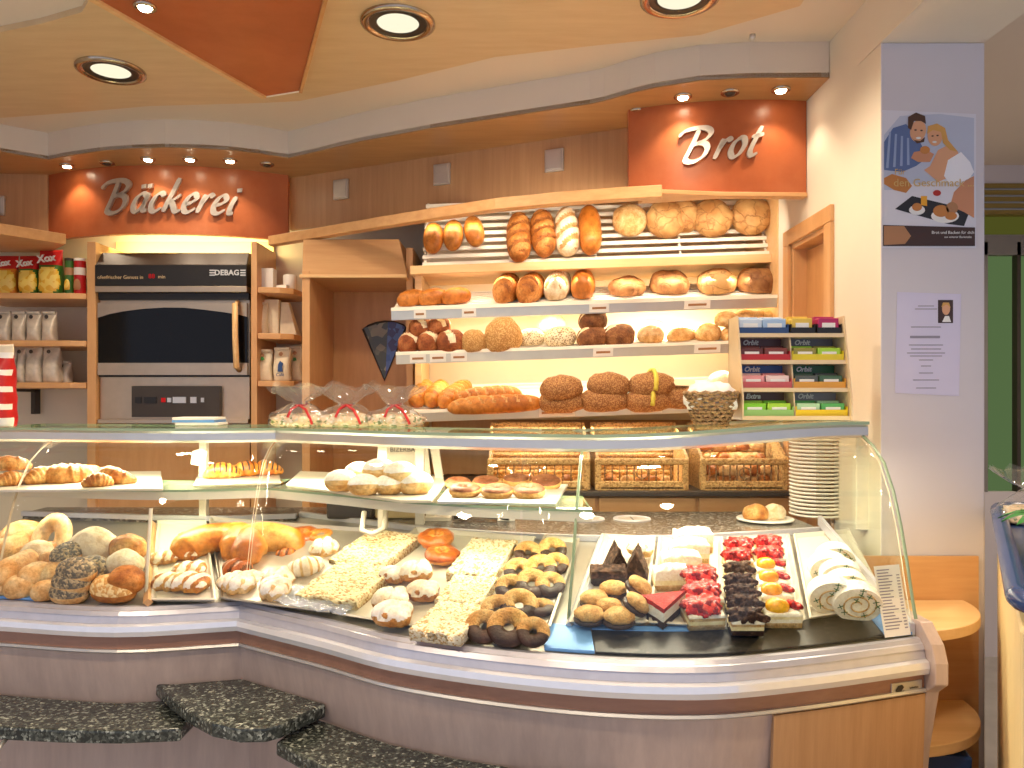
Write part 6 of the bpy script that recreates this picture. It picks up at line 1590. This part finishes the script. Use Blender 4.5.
for px, lb in ((632, 'round steel-rimmed opening in the stone ledge, nearer the plates'), (586, 'round steel-rimmed opening in the ledge seen through the glass divider')):
    p = atz(px, 519, zl_)
    o = MB().lathe([(.066, 0), (.064, .004), (.052, .004), (.050, .001)], 32, 0, cap=False).build('waste_ring', 'steel', None, (p.x, p.y, zl_ + .0003), smooth=True)
    MB().lathe([(.051, .0012), (.0, .0008)], 32, 0, cap=False).build('flap', 'tray_steel', o)
    MB().box((0, .0, .0016), (.004, .09, .001)).build('slot', 'black', o)
    tag(o, lb, 'chute ring', 'chute rings in the ledge')
# cream machine and cards behind the doughnuts
p = at(402, 470, 2.80)
e = empty('scale', (p.x, 2.80, zl_), label='cream shop scale with dark lettering behind the sugared doughnuts', cat='scale')
MB().box((0, 0, .06), (.17, .16, .12)).build('body', 'cream_paint', e, bevel=.01); MB().box((0, .04, .20), (.158, .05, .165)).build('display_head', 'white_metal', e, bevel=.008)
text('lettering', 'BIZERBA', .024, 'dark', e, (.0, .0135, .235), extrude=.0006)
p = at(430, 470, 2.72)
m = MB(); m.hexa([(-.01, 0, 0), (.02, 0, 0), (.02, .02, 0), (-.01, .02, 0), (-.045, 0, .28), (-.01, 0, .28), (-.01, .02, .28), (-.045, .02, .28)]); m.hexa([(.045, 0, 0), (.07, 0, 0), (.07, .02, 0), (.045, .02, 0), (.0, 0, .26), (.03, 0, .26), (.03, .02, .26), (.0, .02, .26)])
m.box((.03, .01, .006), (.09, .08, .012)); tag(m.build('bag_stand', 'white_metal', None, (p.x, 2.70, zl_)), 'pale metal stand with two slanting legs beside the cream scale', 'stand')
p = at(506, 521, 2.62)
m = MB(); m.hexa([(-.03, 0, 0), (.03, 0, 0), (.03, .03, 0), (-.03, .03, 0), (-.026, .012, .028), (.032, .012, .032), (.032, .014, .032), (-.026, .014, .028)]); tag(m.build('note_card', 'white', None, (p.x, 2.66, zl_ + .001)), 'small white card on the stone ledge behind the crumble cake', 'card')
p = at(480, 522, 2.7)
m = MB(); m.tube([(-.09, 0, .012), (-.02, .02, .02), (.05, 0, .014), (.10, -.02, .012)], .010, 8); m.tube([(-.08, .03, .012), (.0, .03, .022), (.09, .0, .012)], .009, 8)
tag(m.build('serving_tongs', 'black', None, (p.x, 2.68, zl_ + .001), smooth=True), 'black serving tongs on the stone ledge behind the crumble cake', 'tongs')
p = at(352, 515, 2.75)
m = MB(); m.box((0, 0, .03), (.16, .10, .06)); o = m.build('tool_tray', 'dark', None, (p.x, 2.75, zl_ + .001), bevel=.01); MB().box((.02, -.01, .066), (.08, .06, .012), rot=Euler((.1, .1, .4)).to_matrix()).build('bag_stack', 'film', o)
tag(o, 'dark tray of clear bags under the glass shelf, behind the almond cake', 'tray')
p = at(200, 458, 2.74)
m = MB(); m.plate([(-.028, 0, -.022), (.020, 0, -.030), (.030, 0, .022), (.012, 0, .034), (-.022, 0, .024)], (0, -1, 0), .002); m.build('price_card', 'white', None, (p.x - .005, 2.742, p.z))
tag(bpy.data.objects['price_card.001'] if 'price_card.001' in bpy.data.objects else bpy.data.objects['price_card'], 'white price card hanging on the pale post above the strudel', 'card')
# ------------------------------------------------------------------ on the glass counter top
zt0 = 1.3095
def ctop(px, Y): x = (px - CX) * Y / F_PX; return Vector((x, Y, zt0 + rise(x)))
# magazines
p = ctop(201, 2.80)
for i in range(3):
    tag(MB().box((rnd.uniform(-.006, .006), 0, .005), (.15, .11, .009)).build('magazine', ['white', 'sky_blue', 'white'][i], None, (p.x, p.y, zt0 + .001 + i * .0095), (0, 0, R(rnd.uniform(-4, 4))), bevel=.001), ['magazine at the bottom of the little pile on the counter top', 'bluish magazine in the middle of the little pile on the counter top', 'white magazine on top of the little pile on the counter top'][i], 'magazine', 'magazines in front of the oven')
# red and white bag at the left edge
p = ctop(-4, 2.66)
def rmf(u, v): return 1 if ((v * 5.2) % 1 < .38 and .52 < u < .98) else (2 if v > .82 else 0)
o = bag('sweets_bag', .12, .10, .28, ['red', 'white', 'paper_bag'], rmf, nv=30); o.location = (p.x, p.y, zt0 + .001); tag(o, 'tall red and white bag at the left edge of the counter top', 'bag')
# cellophane gift bags
M['treat'] = speckle('wrapped_cookies', (240, 232, 214), (126, 140, 84), 110, .16, .4, .6, (226, 200, 160))
def gift(px, label, rb, Y=2.72, sc=1.0):
    wide = 1.3
    p = ctop(px, Y)
    e = empty('gift_bag', p, label=label, cat='gift bag', group='cellophane gift bags on the counter top')
    e.scale = (sc, sc, sc * .82)
    bl = blob('cookies', ['treat'], .185, .13, .055, 2.6, 30, 22, seed=px, nz=.3, ns=45); PROTO.remove(bl); COL.objects.link(bl); bl.parent = e
    def fn(u, v):
        g = 2 * PI * u
        if v < .55: r = .085 * math.cos((v / .55 - .25) * 1.75); z = .09 * v / .55
        else: r = .012 + .075 * (v - .55) / .45; z = .09 + .08 * (v - .55) / .45
        q = Vector((r * wide * math.cos(g), r * .8 * math.sin(g), z))
        return q * (1 + .16 * noise.noise(Vector((math.cos(g) * 3, math.sin(g) * 3, v * 5 + px)))) + Vector((0, 0, .03 * noise.noise(Vector((g * 1.3, v * 3, px))) * v))
    MB().grid(fn, 40, 22, cu=True).build('cellophane', 'cello', e, smooth=True)
    m = MB(); m.tube([(.016 * math.cos(2 * PI * i / 12), .014 * math.sin(2 * PI * i / 12), .088) for i in range(12)], .004, 6, closed=True)
    m.tube([(0, -.016, .088), (.03, -.04, .07), (.05, -.06, .035), (.06, -.07, .01)], .005, 6); m.tube([(0, -.016, .088), (-.02, -.04, .07), (-.025, -.065, .04)], .005, 6)
    m.build('ribbon', rb, e, smooth=True)
gift(300, 'gift bag of cookies in cellophane, left of three', 'red'); gift(347, 'gift bag of cookies in cellophane, middle of three', 'red'); gift(395, 'gift bag of cookies in cellophane, right of three', 'red')
# wicker basket with white napkins
p = ctop(711, 2.36)
e = empty('bread_basket', p, label='small round wicker basket with white paper bags, on the counter top', cat='basket')
m = MB()
for i in range(9):
    t = i / 8; r = .048 + .030 * t ** .8; z = .006 + .088 * t
    m.tube([(r * math.cos(2 * PI * j / 28), r * math.sin(2 * PI * j / 28), z + .0025 * (1 if (j + i) % 2 else -1)) for j in range(28)], .0062, 6, closed=True)
m.build('woven_wall', 'wicker_dark', e, smooth=True)
MB().lathe([(.050, 0), (.050, .006)], 24, 0).build('basket_base', 'wicker_dark', e)
bl = blob('paper_bags', ['white'], .148, .13, .085, 3, 34, 26, seed=9, nz=.22, ns=26); PROTO.remove(bl); COL.objects.link(bl); bl.parent = e; bl.location = (0, 0, .045)
# sweets rack
Y = 2.33; pL, pR = ctop(741, Y), ctop(849, Y); w = pR.x - pL.x; xm = (pL.x + pR.x) / 2; zb = max(pL.z, pR.z) + .001
e = empty('sweets_rack', (xm, Y, zb), label='stepped clear rack of chewing gum and sweets on the counter top', cat='rack')
M['acryl'] = plain('acrylic_cream', (226, 200, 160), .25)
for s_ in (-1, 1): MB().plate([(s_ * w / 2, -.015, 0), (s_ * w / 2, .135, 0), (s_ * w / 2, .135, .315), (s_ * w / 2, .04, .315), (s_ * w / 2, -.015, .07)], (1, 0, 0), .004).build('side_panel', 'acryl', e)
MB().plate([(.0, -.0, 0), (.0, .132, 0), (.0, .132, .26), (.0, .05, .26)], (1, 0, 0), .004).build('divider', 'acryl', e)
lv = [(0.0, 0.0), (.084, .014), (.168, .028), (.250, .042)]
for z, y in lv: MB().box((0, y + .04, z + .002), (w - .004, .095, .004)).build('tier', 'acryl', e); MB().box((0, y - .008, z + .006), (w, .003, .012)).build('tier_lip', 'acryl', e)
MB().box((0, .133, .156), (w, .004, .312)).build('back_panel', 'acryl', e)
def colr(name, c): 
    if name not in M: M[name] = plain(name, c, .35, var=.03)
    return name
def sweets(col, tier, lip, packs, head, htext, label, x_off=0, ww=None, nat=2, tcol='white', ph=.036):
    z, y = lv[tier]; cw = w / 2 - .006 if ww is None else ww; x = (-w / 4 if col == 0 else w / 4) + x_off
    o = empty('sweets_box', (xm + x, Y + y + .004, zb + z + .0045), label=label, cat='sweets box', group='boxes of sweets in the rack')
    MB().box((0, .040, .002), (cw, .084, .004)).build('carton_floor', lip, o); MB().box((0, .0, .013), (cw, .003, .026)).build('front_lip', lip, o)
    for s_ in (-1, 1): MB().box((s_ * (cw / 2 - .0015), .04, .018), (.003, .084, .036)).build('carton_side', lip, o)
    MB().box((0, .083, .039 if tier < 3 else .025), (cw, .003, .078 if tier < 3 else .05)).build('header', head, o)
    if htext: text('lettering', htext, .021, tcol, o, (-cw * .12, .0805, .066), extrude=.0006, shear=.25, bold=.0008)
    for i in range(nat):
        pw = (cw - .008) / nat; xx = -cw / 2 + .004 + pw * (i + .5)
        for k in range(2):
            pk = MB().box((0, 0, 0), (pw * .95, .034, ph)).build('gum_pack', packs[(i + k) % len(packs)], o, (xx, .022 + k * .037, .0055 + ph / 2 + .004 + k * .008), bevel=.003)
            if k == 0: MB().box((0, -.0175, 0), (pw * .6, .001, ph * .35)).build('print', 'white', pk)
    return o
G = colr
sweets(0, 0, G('gum_pale_green', (150, 196, 110)), [G('gum_lime', (130, 200, 40)), G('gum_lime2', (168, 214, 60))], G('hd_brown', (110, 76, 58)), 'Extra', 'box of lime green gum packs, lowest tier on the left')
sweets(1, 0, G('gum_yellow', (236, 200, 20)), [G('gum_white_green', (176, 214, 170)), G('gum_green', (90, 170, 90))], G('hd_grey', (150, 146, 150)), 'Orbit', 'box of pale green gum packs with yellow front, lowest tier on the right')
sweets(0, 1, G('gum_rose', (196, 90, 92)), [G('gum_pink', (226, 150, 150)), G('gum_white_r', (236, 206, 200))], G('hd_blue', (60, 96, 160)), 'Orbit', 'box of pink and white gum packs, second tier on the left')
sweets(1, 1, G('gum_orange', (222, 160, 60)), [G('gum_slate', (84, 88, 84)), G('gum_dgreen', (70, 100, 74))], G('hd_green', (40, 104, 60)), 'Orbit', 'box of dark grey-green gum packs, second tier on the right')
sweets(0, 2, G('gum_red', (190, 40, 44)), [G('gum_maroon', (96, 44, 40)), G('gum_maroon2', (122, 56, 48))], G('hd_wine', (100, 60, 62)), 'Orbit', 'box of dark red gum packs, third tier on the left')
sweets(1, 2, G('gum_lemon', (226, 206, 40)), [G('gum_olive', (150, 140, 60)), G('gum_lime2', (168, 214, 60))], G('hd_slate', (110, 110, 120)), 'Orbit', 'box of olive and yellow gum packs, third tier on the right')
sweets(0, 3, G('gum_navy', (40, 70, 120)), [G('gum_ice', (210, 222, 236)), G('gum_ice2', (170, 196, 226))], G('hd_ice', (120, 130, 140)), None, 'box of blue and white gum packs on the top tier, left', ph=.044)
sweets(1, 3, 'black', [G('gum_gold', (226, 190, 80))], G('hd_gold', (232, 196, 70)), None, 'black box of yellow sweets on the top tier, middle', -w / 8 + .0, w / 4 - .006, 1, ph=.046)
sweets(1, 3, 'black', [G('gum_magenta', (180, 40, 96))], G('hd_magenta', (186, 44, 100)), None, 'black box of magenta sweets on the top tier, right', w / 8 - .0, w / 4 - .006, 1, ph=.046)
# goods in the blue tub at the right edge
for px, py, z, Y, sc, lb, rb in [(1004, 494, 1.055, 2.22, 1.1, 'cellophane gift bag at the far end of the blue tub', 'red')]:
    p = at(px, py, Y); n0 = len(bpy.data.objects)
    gift(400, lb, rb, Y, sc); g = [o for o in COL.objects if o.get('label') == lb][0]; g.location = (p.x + .09, Y, 1.052); g['group'] = 'gift bags in the blue tub'
p = at(1030, 500, 1.8)
m = MB()
for i in range(5):
    a = R(100 + i * 22); m.grid(lambda u, v, a=a: Vector((.15 * u * math.cos(a) - .03 * math.sin(PI * u) * (v - .5) * 2 * math.sin(a), .15 * u * math.sin(a) + .03 * math.sin(PI * u) * (v - .5) * 2 * math.cos(a), .04 + .05 * math.sin(PI * u * .8) + .006 * abs(v - .5))), 10, 5)
m.lathe([(.03, 0), (.035, .05), (.03, .055)], 16, 0)
o = m.build('leafy_plant', 'leaf', None, (1.26, 1.74, 1.052), smooth=True); tag(o, 'green leaves in the blue tub at the right edge', 'plant')
# =================================================================== LIGHT AND CAMERA
def area(name, loc, size, energy, col, target=None, sy=None):
    l = bpy.data.lights.new(name, 'AREA'); l.energy = energy; l.color = lin(col)[:3]; l.size = size
    if sy: l.shape = 'RECTANGLE'; l.size_y = sy
    o = bpy.data.objects.new(name, l); COL.objects.link(o); o.location = loc
    d = (Vector(target) - Vector(loc)) if target is not None else Vector((0, 0, -1))
    o.rotation_euler = d.to_track_quat('-Z', 'Y').to_euler(); return o
def spot(name, loc, energy, col, ang, target=None, blend=.6, r=.03):
    l = bpy.data.lights.new(name, 'SPOT'); l.energy = energy; l.color = lin(col)[:3]; l.spot_size = R(ang); l.spot_blend = blend; l.shadow_soft_size = r
    o = bpy.data.objects.new(name, l); COL.objects.link(o); o.location = loc
    d = (Vector(target) - Vector(loc)) if target is not None else Vector((0, 0, -1))
    o.rotation_euler = d.to_track_quat('-Z', 'Y').to_euler(); return o
WARM, TUBE, DAY = (255, 232, 200), (255, 240, 214), (216, 226, 255)
for p in dl: spot('ceiling_lamp_light', (p.x, p.y, zw - .03), 46, WARM, 150, r=.08)
# more lamps of the same kind in the part of the ceiling behind the viewer
for x, y, lb in [(-1.6, .9, 'ceiling lamp behind the viewer, left'), (-.2, .7, 'ceiling lamp behind the viewer, middle'), (.7, .9, 'ceiling lamp behind the viewer, right')]:
    p = downlight(0, 0, lb, ZC - .001, (x, y)); spot('ceiling_lamp_light', (p.x, p.y, ZC - .05), 46, WARM, 150, r=.08)
for p in sp: spot('spot_light', (p.x, p.y, p.z - .025), 4, WARM, 110, (p.x, p.y + .06, p.z - 1), r=.015)
spot('spot_light', (spc.x, spc.y, spc.z - .025), 9, WARM, 110, r=.015)
p = downlight(0, 0, 'added ceiling lamp, unseen, brightening the room beyond the pillar', ZC - .001, (2.3, 2.9)); spot('ceiling_lamp_light', (p.x, p.y, ZC - .05), 60, WARM, 160, r=.08)  # lamp added out of view to brighten the next room
# tubes under the counter top
for x0, x1 in ((-1.78, -.80), (-.74, -.1), (-.1, .45), (.45, .97)):
    xm_ = (x0 + x1) / 2; y = Yf(xm_) + .43; ang = math.atan2(Yf(x1) - Yf(x0), x1 - x0)
    o = area('counter_tube_light', (xm_, y, 1.248 + rise(xm_)), x1 - x0, (13.0 if x1 < .3 else 9.5) * (x1 - x0), TUBE, None, .03); o.rotation_euler = (R(-4), 0, ang)
for x0, x1 in ((-1.78, -.80), (-.74, -.28), (-.28, .2)):  # added lights under the shelf, to brighten the lower goods
    xm_ = (x0 + x1) / 2; y = Yf(xm_) + .345; ang = math.atan2(Yf(x1) - Yf(x0), x1 - x0)
    o = area('shelf_fill_light', (xm_, y, 1.084), x1 - x0, 2.6 * (x1 - x0), TUBE, None, .02); o.rotation_euler = (R(-4), 0, ang)
area('rack_light', (.35, 3.30, 1.30), 1.35, 5, TUBE, (.35, 3.25, 1.0), .03)  # added fill light for the roll baskets
# bread rack tubes
area('rack_light', (.50, 3.20, 2.17), 1.1, 3.5, TUBE, (.50, 3.56, 2.0), .03); area('rack_light', (-.24, 3.42, 2.17), .36, .4, TUBE, (-.24, 3.7, 2.0), .03)
for zz, e_ in ((1.735, 2.6), (1.545, 2.6), (1.93, 1.6)):
    area('rack_light', (.36, 3.40, zz), 1.35, e_, TUBE, (.36, 3.60, zz - .14), .02)
area('rack_light', (.75, 3.42, 1.742), .35, 6, (255, 240, 205), (.75, 3.56, 1.55), .02)
# strip behind the left sign
area('sign_strip_light', (xc, 3.97, 2.22), .78, 5, (255, 226, 150), (xc, 4.12, 2.12), .03)
# daylight from the shop front behind the viewer
W = bpy.data.worlds.new('sky'); SC.world = W; W.use_nodes = True
bg = W.node_tree.nodes['Background']; bg.inputs['Color'].default_value = lin((214, 222, 246)); bg.inputs['Strength'].default_value = .8
if False: area('shop_window_light', (.3, -1.2, 1.5), 3.4, 60, DAY, (.2, 3, 1.0), 2.0)

for o in list(PROTO):
    for ch in list(o.children_recursive): bpy.data.objects.remove(ch)
    bpy.data.objects.remove(o)

cam = bpy.data.cameras.new('camera'); co = bpy.data.objects.new('camera', cam); COL.objects.link(co)
co.location = (0, 0, HZ); co.rotation_euler = (PI / 2, 0, 0)
cam.sensor_width = 36; cam.lens = 36 * F_PX / 1024; cam.shift_y = (HY - 384) / 1024; cam.clip_start = .05
SC.camera = co
SC.view_settings.view_transform = 'Standard'; SC.view_settings.look = 'None'; SC.view_settings.gamma = 1; SC.view_settings.use_curve_mapping = False
SC.view_settings.exposure = 0.15
SC.cycles.use_denoising = True; SC.cycles.transparent_max_bounces = 24; SC.cycles.max_bounces = 8; SC.cycles.sample_clamp_indirect = 4
